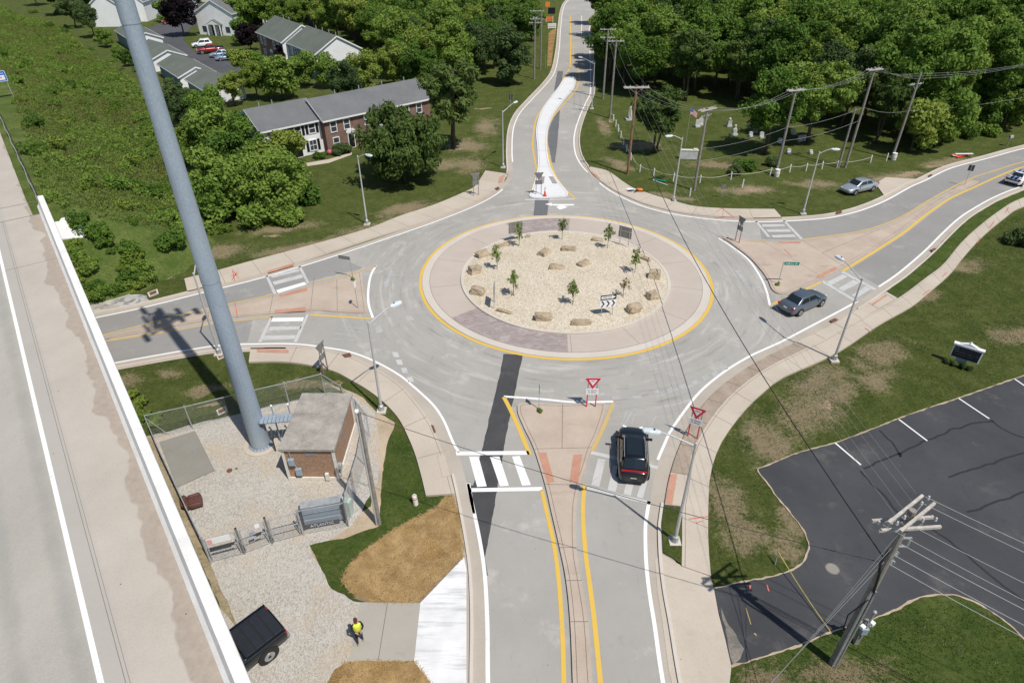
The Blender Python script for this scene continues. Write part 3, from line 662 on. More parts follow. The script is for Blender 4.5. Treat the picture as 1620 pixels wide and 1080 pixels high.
    STRAW.append([(542,917),(555,892),(575,872),(595,857),(630,834),(665,815),(690,802),(706,785),(718,786),(727,815),(730,847),(732,878),(700,910),(664,948),(640,952),(620,950),(590,951),(560,938)]); STRAW.append([(515,1085),(530,1060),(547,1047),(600,1045),(656,1047),(684,1084),(690,1130),(500,1130)])
    sheet('straw_mulch', [(515,1085),(530,1060),(547,1047),(600,1045),(656,1047),(684,1084),(690,1130),(500,1130)], .01, 'straw', .12, 8)
    sheet('grass_patch', [(490,862),(545,850),(600,832),(604,800),(603,765),(607,735),(613,700),(630,680),(648,697),(658,722),(668,757),(676,786),(700,784),(704,788),(690,803),(640,828),(595,855),(560,885),(543,917),(550,936),(527,930),(505,892)], -.008, 'turf', .12, 9)
    sheet('slab', [(252,700),(309,682),(340,744),(280,771)], .06, 'pad', wall=-.05)
    sheet('stony_slope', [(150,398),(170,392),(182,410),(185,440),(176,452),(160,440),(150,420)], .02, 'riprap', .25, 1)
    sheet('stony_slope', [(130,475),(190,463),(232,468),(238,478),(145,497)], .0, 'riprap', .2, 2)
    # parking court of the far homes, paths
    sheet('parking_court', [(226,48),(262,35),(285,25),(330,15),(345,25),(300,45),(290,65),(307,82),(345,90),(385,110),(360,124),(330,120),(270,85)], .0, 'court', 0)
    sheet('garden_path', [(484,258),(520,252),(557,241),(556,245),(520,258),(486,263)], .0, 'walk')
    sheet('parking_court', [(270,12),(330,5),(340,12),(300,25),(250,28)], .0, 'court')
    sheet('straw_mulch', [(868,52),(876,45),(880,47),(876,72),(872,104),(866,105)], .0, 'straw')
    for pts in ([(180,90),(170,70),(186,66),(220,60),(255,82),(240,92)],): pass
    mb = MB()
    for x, y, r in ((1444,296,.45),(1326,337,.5),(1475,398,.6),(785,298,.5)): pass
    for pts in ([(1468,279),(1473,277),(1475,279),(1470,281)],[(1322,337),(1331,335),(1332,338),(1323,340)],[(1471,397),(1478,394),(1481,396),(1475,400)],[(1312,509),(1320,505),(1326,508),(1316,512)],[(782,300),(788,297),(791,300),(785,302)],[(541,563),(554,560),(557,566),(546,568)],[(682,674),(686,675),(690,686),(687,687)]):
        flat(mb, W(pts), .143)
    tag(mb.obj('drain_grates', MAT['rustplate']), kind='structure')
    # drain boxes in grass
    for pts in ([(233,463),(249,457),(251,464),(236,470)],[(342,649),(357,642),(360,650),(345,657)],[(343,563),(353,559),(356,564),(345,569)]):
        p = W(pts); c = sum(p, Vector())/4; mb = MB(); flat(mb, p, .02, -.05); tag(mb.obj('drain_box', MAT['kerb']), kind='structure')
        mb = MB(); flat(mb, [c+(v-c)*.68 for v in p], .026); tag(mb.obj('drain_cover', MAT['rustplate']), kind='structure')
    for px, py, r in ((363,744,.17),(374,741,.07)):
        c = G(px, py); mb = MB(); mb.cyl((c.x, c.y, -.03), r, .05, 14); tag(mb.obj('ground_cap', MAT['rustplate']), kind='structure')

def apronmat():
    t = NT('tyre_marked_white_concrete', .9, .2)
    f = t.noise(.5, 7, .65); c = t.ramp(f, [(.3, (.60, .60, .60)), (.65, (.76, .76, .76))])
    for rot, sc_, a in ((.12, (.13, 1.6, 1), .50), (-.5, (.16, 1.8, 1), .53)):
        k = t.step(t.noise(1.3, 5, .7, stretch=sc_, rot=rot), a, a+.16); c = t.mix(t.math('MULTIPLY', k, .55), c, (.34, .34, .345))
    return t.done(c, t.noise(30, 3), .1, .01)
MAT['whiteapron'] = apronmat()
MAT['drivecon'] = concrete('drive_concrete', (.42, .385, .33), (.33, .31, .275), 1.0)
MAT['drystrip'] = two('dry_weedy_dirt', (.15, .12, .055), (.42, .34, .23), .7, 6)
MAT['soil'] = two('brown_soil', (.17, .125, .085), (.27, .21, .15), .8, 9)
MAT['stainlot'] = two('dusty_asphalt', (.10, .095, .085), (.28, .25, .21), .35, 6)
MAT['riprap'] = gravel('grey_riprap', (.30, .29, .27), (.46, .45, .42), (.10, .10, .08), 2.6)
MAT['court'] = asphalt('court_asphalt', (.065, .067, .073), (.10, .10, .108), (.12, .12, .12))
MAT['rustplate'] = plain('rusty_iron', (.17, .075, .05), .8, .3, 6)
build_ground()
def straw_layer():
    rng = random.Random(5); V = []; F = []
    def ins(p, poly):
        c = False; n = len(poly)
        for i in range(n):
            a, b = poly[i], poly[(i+1) % n]
            if (a.y > p.y) != (b.y > p.y) and p.x < (b.x-a.x)*(p.y-a.y)/(b.y-a.y)+a.x: c = not c
        return c
    for poly in STRAW:
        w = W(poly); c = sum(w, Vector())/len(w); w = [c+(v-c)*1.03 for v in w]
        x0, x1 = min(v.x for v in w), max(v.x for v in w); y0, y1 = min(v.y for v in w), max(v.y for v in w)
        for _ in range(int((x1-x0)*(y1-y0)*230)):
            p = Vector((rng.uniform(x0, x1), rng.uniform(y0, y1), 0))
            if not ins(p, w) or mnoise.noise(p*.8) < -.42: continue
            a = rng.uniform(0, 3.1416)+mnoise.noise(p*.5)*2; l = rng.uniform(.07, .2); d = Vector((math.cos(a), math.sin(a), rng.uniform(-.1, .1)))*l; n = Vector((-d.y, d.x, 0)).normalized()*rng.uniform(.006, .012)
            q = p+Vector((0, 0, rng.uniform(.015, .035))); k = len(V); V.extend([tuple(q-d-n), tuple(q-d+n), tuple(q+d+n), tuple(q+d-n)]); F.append((k, k+1, k+2, k+3))
    o = mesh_obj('straw_layer', V, F, MAT['strawblade']); tag(o, 'loose golden straw strewn over the bare soil', kind='stuff')
MAT['strawblade'] = two('straw_stalks', (.22, .135, .055), (.50, .35, .165), 1.2, 40)
straw_layer()
# ------------------------------------------------------------------ highway bridge and its embankment
BD = Vector((-.605, .796, 0)); BN = Vector((.796, .605, 0))     # along the bridge (away), to its right
BO = BN*-.65                                                    # inner top edge of the parapet passes here
def BP(s, n, z): return BD*s+BN*n+Vector((0, 0, z))
PZ, DZ = 7.0, 6.1
S_END = 69.0; S_ABUT = 67.0
def hmap(x, y):
    "height of the embankment"
    p = Vector((x, y, 0)); s, n = p.dot(BD), p.dot(BN)
    ds = max(0, S_ABUT+.2-s); dn = max(0, n-1.6)
    h = (DZ-.15) - math.hypot(ds/1.22, dn/1.8)
    return max(-.3, h)
def GH(px, py, dz=0):
    d = ray(px, py); t = 20.0
    for i in range(1200):
        p = Vector((d.x*t, d.y*t, CH+d.z*t))
        if p.z <= max(0, hmap(p.x, p.y))+dz: return p
        t += .15
    return G(px, py)
def build_bridge():
    br = thing('highway_bridge', 'concrete highway overpass along the left edge with grey lane, tan shoulder and white parapet', 'bridge', (0, 0, 0))
    def slab(n0, n1, z0, z1, s0, s1, nm, m, k=1):
        mb = MB(); ss = [s0+(s1-s0)*i/k for i in range(k+1)]
        mb.prism([(BP(s0, n0, 0).x, BP(s0, n0, 0).y), (BP(s0, n1, 0).x, BP(s0, n1, 0).y), (BP(s1, n1, 0).x, BP(s1, n1, 0).y), (BP(s1, n0, 0).x, BP(s1, n0, 0).y)], z0, z1)
        return mb.obj(nm, m, br)
    t = NT('bridge_shoulder', .9, .25)
    dist = t.n.new('ShaderNodeVectorMath'); dist.operation = 'DOT_PRODUCT'; t.l(t.pos, dist.inputs[0]); dist.inputs[1].default_value = BN
    alo = t.n.new('ShaderNodeVectorMath'); alo.operation = 'DOT_PRODUCT'; t.l(t.pos, alo.inputs[0]); alo.inputs[1].default_value = BD
    f = t.math('ADD', t.math('MULTIPLY', t.noise(.3, 7, .65), .6), t.math('MULTIPLY', t.noise(12, 4), .4))
    c = t.ramp(f, [(.3, (.385, .345, .295)), (.5, (.445, .40, .345)), (.68, (.49, .445, .385))])
    wob = t.math('MULTIPLY', t.math('SUBTRACT', t.noise(.28, 3, .5), .5), 2.6)
    st = t.step(t.math('ADD', dist.outputs['Value'], wob), -1.75, -1.6)
    c = t.mix(t.math('MULTIPLY', st, .7), c, t.ramp(t.noise(3, 5), [(.3, (.27, .215, .17)), (.7, (.36, .30, .245))]))
    gr = t.step(t.math('ADD', dist.outputs['Value'], t.math('MULTIPLY', wob, .08)), -3.35, -3.75)
    c = t.mix(t.math('MULTIPLY', gr, .5), c, (.36, .345, .32))
    tr = t.step(t.noise(5, 2, stretch=(1, 1, 1)), .60, .70)
    sp = t.step(t.vor(.9), .02, .035)
    c = t.mix(sp, (.05, .05, .05), c)
    MAT['shoulder'] = t.done(c, t.noise(30, 3), .12, .01)
    t = NT('bridge_lane', .9, .25)
    f = t.math('ADD', t.math('MULTIPLY', t.noise(.25, 7, .65, stretch=(1, .35, 1), rot=.65), .55), t.math('MULTIPLY', t.noise(16, 4), .45))
    c = t.ramp(f, [(.32, (.325, .306, .268)), (.5, (.385, .364, .32)), (.68, (.44, .418, .37))])
    lane = t.n.new('ShaderNodeVectorMath'); lane.operation = 'DOT_PRODUCT'; t.l(t.pos, lane.inputs[0]); lane.inputs[1].default_value = BN
    wv = t.math('SINE', t.math('MULTIPLY', lane.outputs['Value'], 3.49)); c = t.mix(t.math('MULTIPLY', t.step(t.math('ADD', wv, t.math('MULTIPLY', t.math('SUBTRACT', t.noise(.7, 6, .7), .5), 2.0)), .1, 1.3), .34), c, (.225, .222, .21))
    sp = t.step(t.vor(1.1), .015, .03)
    MAT['lane'] = t.done(t.mix(sp, (.08, .08, .08), c), t.noise(40, 3), .15, .01)
    slab(-4.55, -.2, DZ-.3, DZ, -45, S_ABUT, 'shoulder', MAT['shoulder'])
    slab(-26, -4.55, DZ-.3, DZ, -45, S_ABUT, 'traffic_lane', MAT['lane'])
    mb = MB(); ribbon(mb, [BP(-45, -4.45, 0), BP(180, -4.45, 0)], .2, DZ+.006); mb.obj('lane_line', MAT['white'], br)
    # parapet: sloped inner face, flat top
    pr = [(-.98, DZ), (-.80, DZ+.22), (-.65, PZ), (-.22, PZ), (-.2, PZ-.03), (-.2, DZ-.32)]
    mb = MB(); n = len(pr); vs = []
    for s in (-45, S_END):
        vs += [BP(s, a, b) for a, b in pr]
    mb.add(vs, [(i, i+1, n+i+1, n+i) for i in range(n-1)]+[tuple(range(n)), tuple(range(2*n-1, n-1, -1)), (n-1, 0, n, 2*n-1)])
    mb.obj('parapet', MAT['parapet'], br)
    for k in range(4):
        mb = MB(); nn = -2-k*6.5
        mb.bar(BP(-45, nn, DZ-.9), BP(S_ABUT, nn, DZ-.9), .45, 1.1); mb.obj('girder', MAT['steelgrey'], br)
    mb = MB(); a = BP(S_ABUT+.3, -13, 2.5); mb.bar(BP(S_ABUT+.3, -26, 2.6), BP(S_ABUT+.3, -.3, 2.6), 1.0, 6.2); mb.obj('abutment', MAT['walk'], br)
    mb = MB()
    for s, w in ((S_ABUT, .12), (S_END+1.5, .1), (56.5, .05)):
        mb.add([BP(s-w/2, -4.55+(-9 if s > 60 else 0), DZ+.004), BP(s+w/2, -4.55+(-9 if s > 60 else 0), DZ+.004), BP(s+w/2, -1, DZ+.004), BP(s-w/2, -1, DZ+.004)], [(3, 2, 1, 0)])
    ribbon(mb, [BP(-45, -3.75, 0), BP(S_ABUT, -3.75, 0)], .02, DZ+.004); ribbon(mb, [BP(-45, -3.62, 0), BP(S_ABUT, -3.62, 0)], .015, DZ+.004)
    mb.obj('deck_joint', MAT['joint'], br)
    # highway on the embankment
    mb = MB(); mb.prism([tuple(BP(s, n, 0).xy) for s, n in ((S_ABUT, -26), (S_ABUT, -1.5), (S_END+3, -1.6), (190, -2.2), (190, -26))], DZ-.25, DZ+.0); tag(mb.obj('highway', MAT['shoulder']), kind='structure')
    # embankment
    vs = []; fs = []; ns = 130; nn = 60
    for i in range(ns):
        s = 44+i*(220-44)/(ns-1)
        for j in range(nn):
            n_ = -28+j*(46)/(nn-1)
            p = BP(s, n_, 0); h = hmap(p.x, p.y)
            if 0 < h < DZ-.4: h += .12*mnoise.noise(Vector((p.x*.5, p.y*.5, 0)))
            vs.append((p.x, p.y, h-.02 if h > 0 else -.3))
    for i in range(ns-1):
        for j in range(nn-1):
            q = (i*nn+j, i*nn+j+1, (i+1)*nn+j+1, (i+1)*nn+j)
            if max(vs[k][2] for k in q) > -.2: fs.append(q)
    tag(mesh_obj('embankment', vs, fs, MAT['weeds'], smooth=True), kind='structure')
    # concrete slope protection
    pts = [GH(x, y, .1) for x, y in ((77,341),(92,340),(110,343),(131,349),(138,365),(134,375),(112,377),(94,378),(84,360))]
    mb = MB(); c = sum(pts, Vector())/len(pts)
    mb.add([c]+pts, [(0, i+1, (i+1) % len(pts)+1) for i in range(len(pts))])
    mb.add([p for p in pts]+[p-Vector((0, 0, .5)) for p in pts], [(i, len(pts)+i, len(pts)+(i+1) % len(pts), (i+1) % len(pts)) for i in range(len(pts))])
    tag(mb.obj('slope_paving', MAT['new']), 'pale concrete slope paving beside the bridge end, below the parapet', 'paving')
    # guard rail
    gr = thing('guard_rail', 'steel guard rail on dark posts running on from the end of the bridge parapet', 'guard rail', BP(S_END, -.7, DZ))
    L = BP(S_END, -.7, DZ)
    def loc(p): return p-L
    prof = [(0, .15), (.06, .08), (.0, 0), (.06, -.08), (0, -.15)]
    mb = MB(); ss = [S_END-.2+i*2 for i in range(60)]; vs = []
    for s in ss:
        nb = -.7+.05*math.sin(s*.9)-(s-S_END)*.012; vs += [loc(BP(s, nb-a, DZ+.62+b)) for a, b in prof]
    m_ = len(prof)
    mb.add(vs, [(i*m_+j, i*m_+j+1, (i+1)*m_+j+1, (i+1)*m_+j) for i in range(len(ss)-1) for j in range(m_-1)])
    mb.obj('rail_beam', MAT['galv'], gr)
    for s in ss[1::1][:55]:
        nb = -.58-(s-S_END)*.012
        mb = MB(); p = loc(BP(s, nb, DZ+.3)); mb.box(p, (.14, .1, .95), math.atan2(BD.y, BD.x)); mb.obj('rail_post', MAT['wooddark'], gr)
    # blue roadside sign
    b = GH(7, 156)
    sg = thing('road_sign', 'blue service sign with a white panel, beside the highway at the far left', 'sign', b)
    rz = math.atan2(BD.y, BD.x)-math.pi/2+.15
    R = Matrix.Rotation(rz, 3, 'Z')
    for u in (-1.3, 1.1):
        mb = MB(); mb.tube([R @ Vector((u, .05, 0)), R @ Vector((u, .05, 3.4))], .05, 6); mb.obj('sign_post', MAT['galv'], sg)
    mb = MB(); mb.box((0, 0, 3.0), (3.9, .05, 1.7), M=R) if False else mb.box(R @ Vector((-.2, 0, 2.8)), (3.0, .05, 1.35), M=R); mb.obj('sign_panel', MAT['signblue'], sg)
    mb = MB()
    for c, d in (((-.2, -.03, 3.44), (2.9, .012, .05)), ((-.2, -.03, 2.16), (2.9, .012, .05)), ((-1.65, -.03, 2.8), (.05, .012, 1.3)), ((1.25, -.03, 2.8), (.05, .012, 1.3)), ((.45, -.03, 2.62), (1.2, .012, .6)), ((-1.0, -.03, 2.62), (1.0, .012, .6)), ((.3, -.03, 3.15), (1.5, .012, .06))): mb.box(R @ Vector(c), d, M=R)
    mb.obj('sign_legend', MAT['whitepaint'], sg)
    mb = MB()
    for i in range(5): mb.box(R @ Vector((.0+i*.16, -.04, 2.64)), (.1, .012, .2), M=R)
    mb.obj('sign_mark', MAT['signred'], sg)

MAT['parapet'] = concrete('parapet_concrete', (.84, .83, .80), (.62, .60, .56), .5, .7)
MAT['steelgrey'] = plain('painted_girder', (.22, .25, .25), .6)
MAT['galv'] = plain('galvanised_steel', (.46, .47, .48), .45, .18, 3, .35)
MAT['galvdark'] = plain('weathered_galvanised', (.30, .31, .32), .5, .2, 3, .3)
MAT['wooddark'] = plain('tarred_timber', (.075, .06, .05), .9, .3, 4)
MAT['wood'] = plain('grey_pole_timber', (.27, .245, .215), .9, .28, 3)
MAT['woodbrown'] = plain('brown_pole_timber', (.25, .14, .085), .9, .28, 3)
MAT['woodlight'] = plain('pale_crossarm_timber', (.50, .46, .41), .9, .25, 5)
MAT['signblue'] = plain('sign_blue', (.02, .14, .52), .5, .06)
MAT['signred'] = plain('sign_red', (.62, .02, .045), .5, .06)
MAT['signgreen'] = plain('sign_green', (.0, .235, .135), .5, .06)
MAT['signback'] = plain('sign_back_aluminium', (.235, .225, .215), .5, .15, 3, .2)
MAT['whitepaint'] = plain('white_paint', (.80, .80, .80), .5, .05)
MAT['offwhite'] = plain('off_white_trim', (.70, .67, .60), .6, .1)
MAT['black'] = plain('black_gloss', (.012, .012, .014), .35, .1)
MAT['darkgrey'] = plain('dark_grey', (.06, .06, .065), .7, .15)
MAT['bluegrey'] = None
def towermat():
    t = NT('tower_galvanised', .5, .4); t.b.inputs['Metallic'].default_value = .15
    f = t.math('ADD', t.math('MULTIPLY', t.noise(.7, 6, .6, stretch=(1, 1, .35)), .5), t.math('MULTIPLY', t.noise(9, 5, .7), .5))
    return t.done(t.ramp(f, [(.34, (.25, .305, .37)), (.5, (.315, .375, .44)), (.66, (.385, .445, .51))]), t.noise(12, 3), .06, .01)
MAT['tower'] = towermat()
build_bridge()

def build_tower():
    b = G(413, 703); H = 36.0
    T = thing('monopole_tower', 'tall tapered grey-blue steel monopole tower rising beside the brick equipment shed', 'tower', b)
    secs = [(0, .60), (4, .555), (11.8, .475), (12.0, .475), (12.02, .495), (24.5, .375), (24.52, .392), (H, .29)]
    mb = MB(); mb.tube([(0, 0, z) for z, r in secs], [r for z, r in secs], 20); mb.obj('shaft', MAT['tower'], T)
    mb = MB(); mb.cyl((0, 0, .0), .74, .1, 32); mb.obj('base_plate', MAT['tower'], T)
    mb = MB(); mb.cyl((0, 0, -.1), 1.06, .14, 40); mb.obj('foundation', MAT['walk'], T)
    for i in range(14):
        a = 2*math.pi*i/14; 
    for i in range(20):
        a = 2*math.pi*i/20; mb = MB(); mb.cyl((.68*math.cos(a), .68*math.sin(a), .1), .025, .12, 6); mb.obj('anchor_bolt', MAT['galvdark'], T)
    # antenna platform above the frame (its shadow falls on the street)
    pl = MB(); z = 33.0
    P = [Vector((2.1*math.cos(2*math.pi*k/3+.5), 2.1*math.sin(2*math.pi*k/3+.5), z)) for k in range(3)]
    for k in range(3):
        pl.bar(P[k], P[(k+1) % 3], .12, .12); pl.bar((0, 0, z), P[k], .12, .12)
        a, c = P[k], P[(k+1) % 3]
        pl.bar(a*.6+Vector((0, 0, z*.4)), c*.6+Vector((0, 0, z*.4)), .5, .05)
    pl.obj('platform', MAT['galv'], T)
    for k in range(3):
        a, c = P[k], P[(k+1) % 3]; d = (c-a).normalized(); out = Vector((d.y, -d.x, 0))
        for u in (-.15, .3, .72, 1.12):
            p = a.lerp(c, u)+out*.25
            mb = MB(); mb.box(p+Vector((0, 0, .4)), (.38, .18, 2.0), math.atan2(d.y, d.x)); mb.obj('antenna_panel', MAT['offwhite'], T)
    # cable bridge
    e = Vector((2.3, .25, 0))
    cb = thing('cable_bridge', 'blue-grey steel cable bridge between the monopole tower and the brick shed', 'cable bridge', b+Vector((.5, -.15, 0)), rad(8))
    mb = MB()
    for i in range(8): mb.box((.12+i*.24, 0, 2.25), (.21, .8, .03))
    mb.obj('grating', MAT['tower'], cb)
    for x in (.75, 1.75):
        mb = MB(); mb.tube([(x, .35, 0), (x, .35, 2.95)], .045, 8); mb.obj('support_post', MAT['tower'], cb)
        mb = MB(); mb.sphere((x, .35, 3.0), .08, 8); mb.obj('post_cap', MAT['whitepaint'], cb)
    mb = MB()
    for y in (-.2, 0, .2): mb.bar((-.1, y, 2.1), (2.0, y, 2.1), .07, .07)
    mb.obj('cables', MAT['black'], cb)
    mb = MB(); mb.tube([(.55, -.5, 0), (.55, -.5, 1.1)], .05, 8); mb.box((.55, -.5, 1.15), (.22, .2, .2)); mb.obj('power_stub', MAT['darkgrey'], cb)
build_tower()

def build_shed():
    # map corners on the ground: front-left, front-right, back-right
    fl, fr, bk = G(459, 757), G(536, 757), G(571, 668)
    d = (fr-fl); L = d.length; a = math.atan2(d.y, d.x); D = (bk-fr).length*.96
    S = thing('equipment_shed', 'brown pebble-faced equipment shed with a flat weathered concrete roof beside the tower', 'shed', fl, a)
    H = 2.4
    t = NT('brown_pebble_panel', .9, .2)
    c = t.ramp(t.math('ADD', t.math('MULTIPLY', t.noise(1.2, 5), .3), t.math('MULTIPLY', t.vor(22, out='Color'), .7)), [(.2, (.235, .14, .09)), (.5, (.345, .22, .145)), (.85, (.45, .32, .225))])
    pat = t.blobs([(Vector((1.6, 0, 0)), .35, .25, 0)], .1)
    MAT['pebble'] = t.done(c, t.vor(22), .4, .02)
    MAT['shedroof'] = concrete('weathered_roof', (.44, .405, .355), (.19, .175, .155), 1.0, 1.3)
    mb = MB(); mb.box((L/2, D/2, H/2+.05), (L, D, H-.1)); mb.obj('wall', MAT['pebble'], S)
    mb = MB(); mb.box((L/2, D/2, H+.09), (L+.34, D+.3, .2)); mb.obj('roof', MAT['shedroof'], S, bevel=.03)
    for x, y in ((0, 0), (L, 0), (L, D), (0, D)):
        mb = MB(); mb.box((x, y, H/2), (.15, .15, H-.03)); mb.obj('corner_post', MAT['offwhite'], S)
    mb = MB(); mb.box((L/2, -.02, .09), (L+.1, .12, .18)); mb.box((L+.02, D/2, .09), (.12, D+.1, .18)); mb.obj('sill_band', MAT['offwhite'], S)
    for x, z, w, h in ((.42, 1.55, .34, .5), (.72, .75, .36, .55)):
        mb = MB(); mb.box((x, -.14, z), (w, .2, h)); mb.obj('meter_box', MAT['tower'], S, bevel=.03)
    mb = MB(); mb.tube([(.55, -.1, 1.3), (.65, -.1, 1.0)], .03, 6); mb.obj('conduit', MAT['galv'], S)
    mb = MB(); mb.tube([(.42, -.1, 1.8), (.42, -.1, 2.4)], .03, 6); mb.obj('conduit', MAT['galv'], S)
    mb = MB(); mb.box((2.35, -.14, .35), (.2, .18, .5)); mb.obj('meter_box', MAT['offwhite'], S)
    mb = MB(); mb.tube([(L+.12, .25, 0), (L+.12, .25, .7)], .05, 8); mb.box((L+.14, .25, .85), (.25, .25, .35)); mb.obj('vent_box', MAT['galv'], S)
    mb = MB(); mb.box((1.6, -.012, 2.12), (.62, .02, .36)); mb.box((L+.012, 2.1, 1.7), (.02, .5, .42)); mb.obj('paint_patch', MAT['patch'], S)
    mb = MB(); mb.box((-.03, 1.6, 1.05), (.06, .95, 2.0)); mb.obj('door', MAT['tower'], S)
MAT['patch'] = plain('grey_paint_patch', (.27, .25, .24), .9, .25, 5)
build_shed()

def chain(mb, a, b, z0, z1, gap=.16, r=.0045):
    "woven wire between two posts"
    a, b = Vector(a), Vector(b); L = (b-a).length; h = z1-z0; d = (b-a)/L
    n = int((L+h)/gap)
    for sgn in (1, -1):
        for i in range(n):
            u0 = -h+i*gap; u1 = u0+h; z_0, z_1 = z0, z1
            if u0 < 0: z_0 = z0-u0; u0 = 0
            if u1 > L: z_1 = z1-(u1-L); u1 = L
            if u1 <= u0: continue
            if sgn < 0: p, q = a+d*(L-u0), a+d*(L-u1)
            else: p, q = a+d*u0, a+d*u1
            p = Vector((p.x, p.y, z_0)); q = Vector((q.x, q.y, z_1))
            w = Vector((-d.y, d.x, 0))*r; up = Vector((0, 0, r*1.2))
            mb.add([p-w, p+w, q+w, q-w], [(0, 1, 2, 3)]); mb.add([p-up, p+up, q+up, q-up], [(0, 1, 2, 3)])

def build_fence():
    F = thing('chain_link_fence', 'galvanised chain link fence with top rail and gates around the gravel tower yard', 'fence', G(300, 700))
    L0 = Vector(F.location); H = 1.9
    path = W([(243,692),(305,678),(395,655),(458,640),(515,625),(545,645),(568,668),(585,690)])
    P1 = path+W([(577,735),(558,800),(551,832)])
    gate = W([(551,832),(480,845),(431,858),(387,875),(334,889)])
    P2 = W([(334,889),(310,840),(285,786),(262,737),(243,692)])
    posts = []
    def run(pts, step, nm):
        for a, b in zip(pts, pts[1:]):
            mb = MB(); chain(mb, a-L0, b-L0, .05, H); mb.obj('wire_mesh', MAT['galv'], F)
            rl = MB(); rl.tube([a-L0+Vector((0, 0, H)), b-L0+Vector((0, 0, H))], .028, 6); rl.obj('top_rail', MAT['galv'], F)
            rl = MB(); rl.tube([a-L0+Vector((0, 0, .07)), b-L0+Vector((0, 0, .07))], .012, 4); rl.obj('tension_wire', MAT['galv'], F)
            k = max(1, int((b-a).length/step))
            for i in range(k): posts.append(a.lerp(b, i/k))
        posts.append(pts[-1])
    run(P1, 2.6, 'n'); run(P2, 2.6, 'w')
    run(gate[0:2], 3.2, 'g'); 
    for p in posts:
        mb = MB(); q = p-L0; mb.tube([q, q+Vector((0, 0, H+.06))], .035, 8); mb.sphere(q+Vector((0, 0, H+.08)), .05, 6); mb.obj('post', MAT['galv'], F)
    mb = MB(); a, b = P1[0]-L0, P1[1]-L0; mb.tube([a+Vector((0, 0, H*.9)), a.lerp(b, .35)+Vector((0, 0, .1))], .025, 6); mb.obj('brace', MAT['galv'], F)
    # gate leaves
    for a, b in ((gate[1], gate[2]), (gate[2], gate[3]), (gate[3], gate[4])):
        g = MB(); a, b = a-L0, b-L0; d = (b-a).normalized(); a2, b2 = a+d*.12, b-d*.12
        for z in (.08, .95, H-.1): g.tube([a2+Vector((0, 0, z)), b2+Vector((0, 0, z))], .028, 6)
        for p in (a2, b2): g.tube([p+Vector((0, 0, .06)), p+Vector((0, 0, H-.08))], .03, 6)
        o = g.obj('gate', MAT['galv'], F)
        mb = MB(); chain(mb, a2, b2, .08, H-.1); mb.obj('gate_mesh', MAT['galv'], o)
        for p in (a, b):
            mb = MB(); mb.tube([p, p+Vector((0, 0, H+.15))], .06, 8); mb.obj('gate_post', MAT['galv'], F)
    a, b = gate[4]-L0, gate[3]-L0; d = (b-a).normalized(); n = Vector((d.y, -d.x, 0)); an = math.atan2(d.y, d.x)
    mb = MB(); mb.box(a+d*.75+n*.05+Vector((0, 0, 1.6)), (1.15, .02, .42), an); mb.obj('notice_board', MAT['whitepaint'], F)
    mb = MB(); mb.box(a+d*.32+n*.065+Vector((0, 0, 1.6)), (.24, .012, .36), an); mb.obj('notice_panel', MAT['noticepink'], F)
    mb = MB(); mb.box(a+d*.8+n*.05+Vector((0, 0, 1.05)), (1.2, .02, .2), an); mb.obj('plate', MAT['darkgrey'], F)
    a, b = gate[3]-L0, gate[2]-L0; d = (b-a).normalized(); an = math.atan2(d.y, d.x); n = Vector((d.y, -d.x, 0))
    mb = MB(); mb.box(a+d*1.0+n*.05+Vector((0, 0, 1.7)), (.25, .02, .28), an); mb.obj('notice_board', MAT['whitepaint'], F)
    mb = MB(); mb.box(a+d*.95+n*.05+Vector((0, 0, 1.1)), (.28, .02, .2), an); mb.obj('plate', MAT['darkgrey'], F)
    mb = MB(); mb.box(a+d*.65+n*.05+Vector((0, 0, 1.3)), (.3, .02, .25), an); mb.obj('plate', MAT['tower'], F)
    # grey cabinet with white lettering behind the fence
    a, b = gate[1], gate[0]; d = (b-a).normalized(); an = math.atan2(d.y, d.x); n = Vector((d.y, -d.x, 0))
    c = a+d*1.15-n*.42
    K = thing('meter_rack', 'grey ribbed meter rack with white lettering at its foot, beside the yard gates', 'cabinet', c, an)
    mb = MB()
    for i in range(3): mb.box((0, .30-i*.05, 1.28-i*.45), (2.1, .42, .4))
    mb.obj('cabinet_body', MAT['tower'], K, bevel=.02)
    mb = MB(); mb.box((0, .30, 1.51), (2.16, .5, .05)); mb.obj('lid', MAT['galv'], K)
    for x in (-1.12, 1.12):
        mb = MB(); mb.box((x, .1, .75), (.1, .5, 1.5)); mb.obj('end_plate', MAT['darkgrey'], K)
    mb = MB(); mb.box((-.1, -.16, .28), (1.9, .03, .28)); bo = mb.obj('letter_board', MAT['darkgrey'], K)
    text_obj('letters', 'ATLANTIC', .27, (-.1, -.185, .19), MAT['whitepaint'], bo)
    # green pad cabinet at the fence corner
    g = G(549, 812); K = thing('utility_cabinet', 'pale green utility cabinet with a black gauge at the fence corner', 'cabinet', g, rad(-12))
    mb = MB(); mb.box((.1, 0, .6), (.55, .4, 1.2)); mb.obj('cabinet_body', MAT['palegreen'], K, bevel=.03)
    mb = MB(); mb.box((-.28, -.05, 1.0), (.2, .2, .35)); mb.obj('gauge', MAT['black'], K)
    mb = MB(); mb.tube([(-.28, -.05, 0), (-.28, -.05, 1.0)], .03, 6); mb.obj('riser', MAT['galv'], K)
MAT['noticepink'] = plain('faded_pink', (.75, .42, .42), .6)
MAT['palegreen'] = plain('pale_green_enamel', (.42, .52, .46), .5, .1)
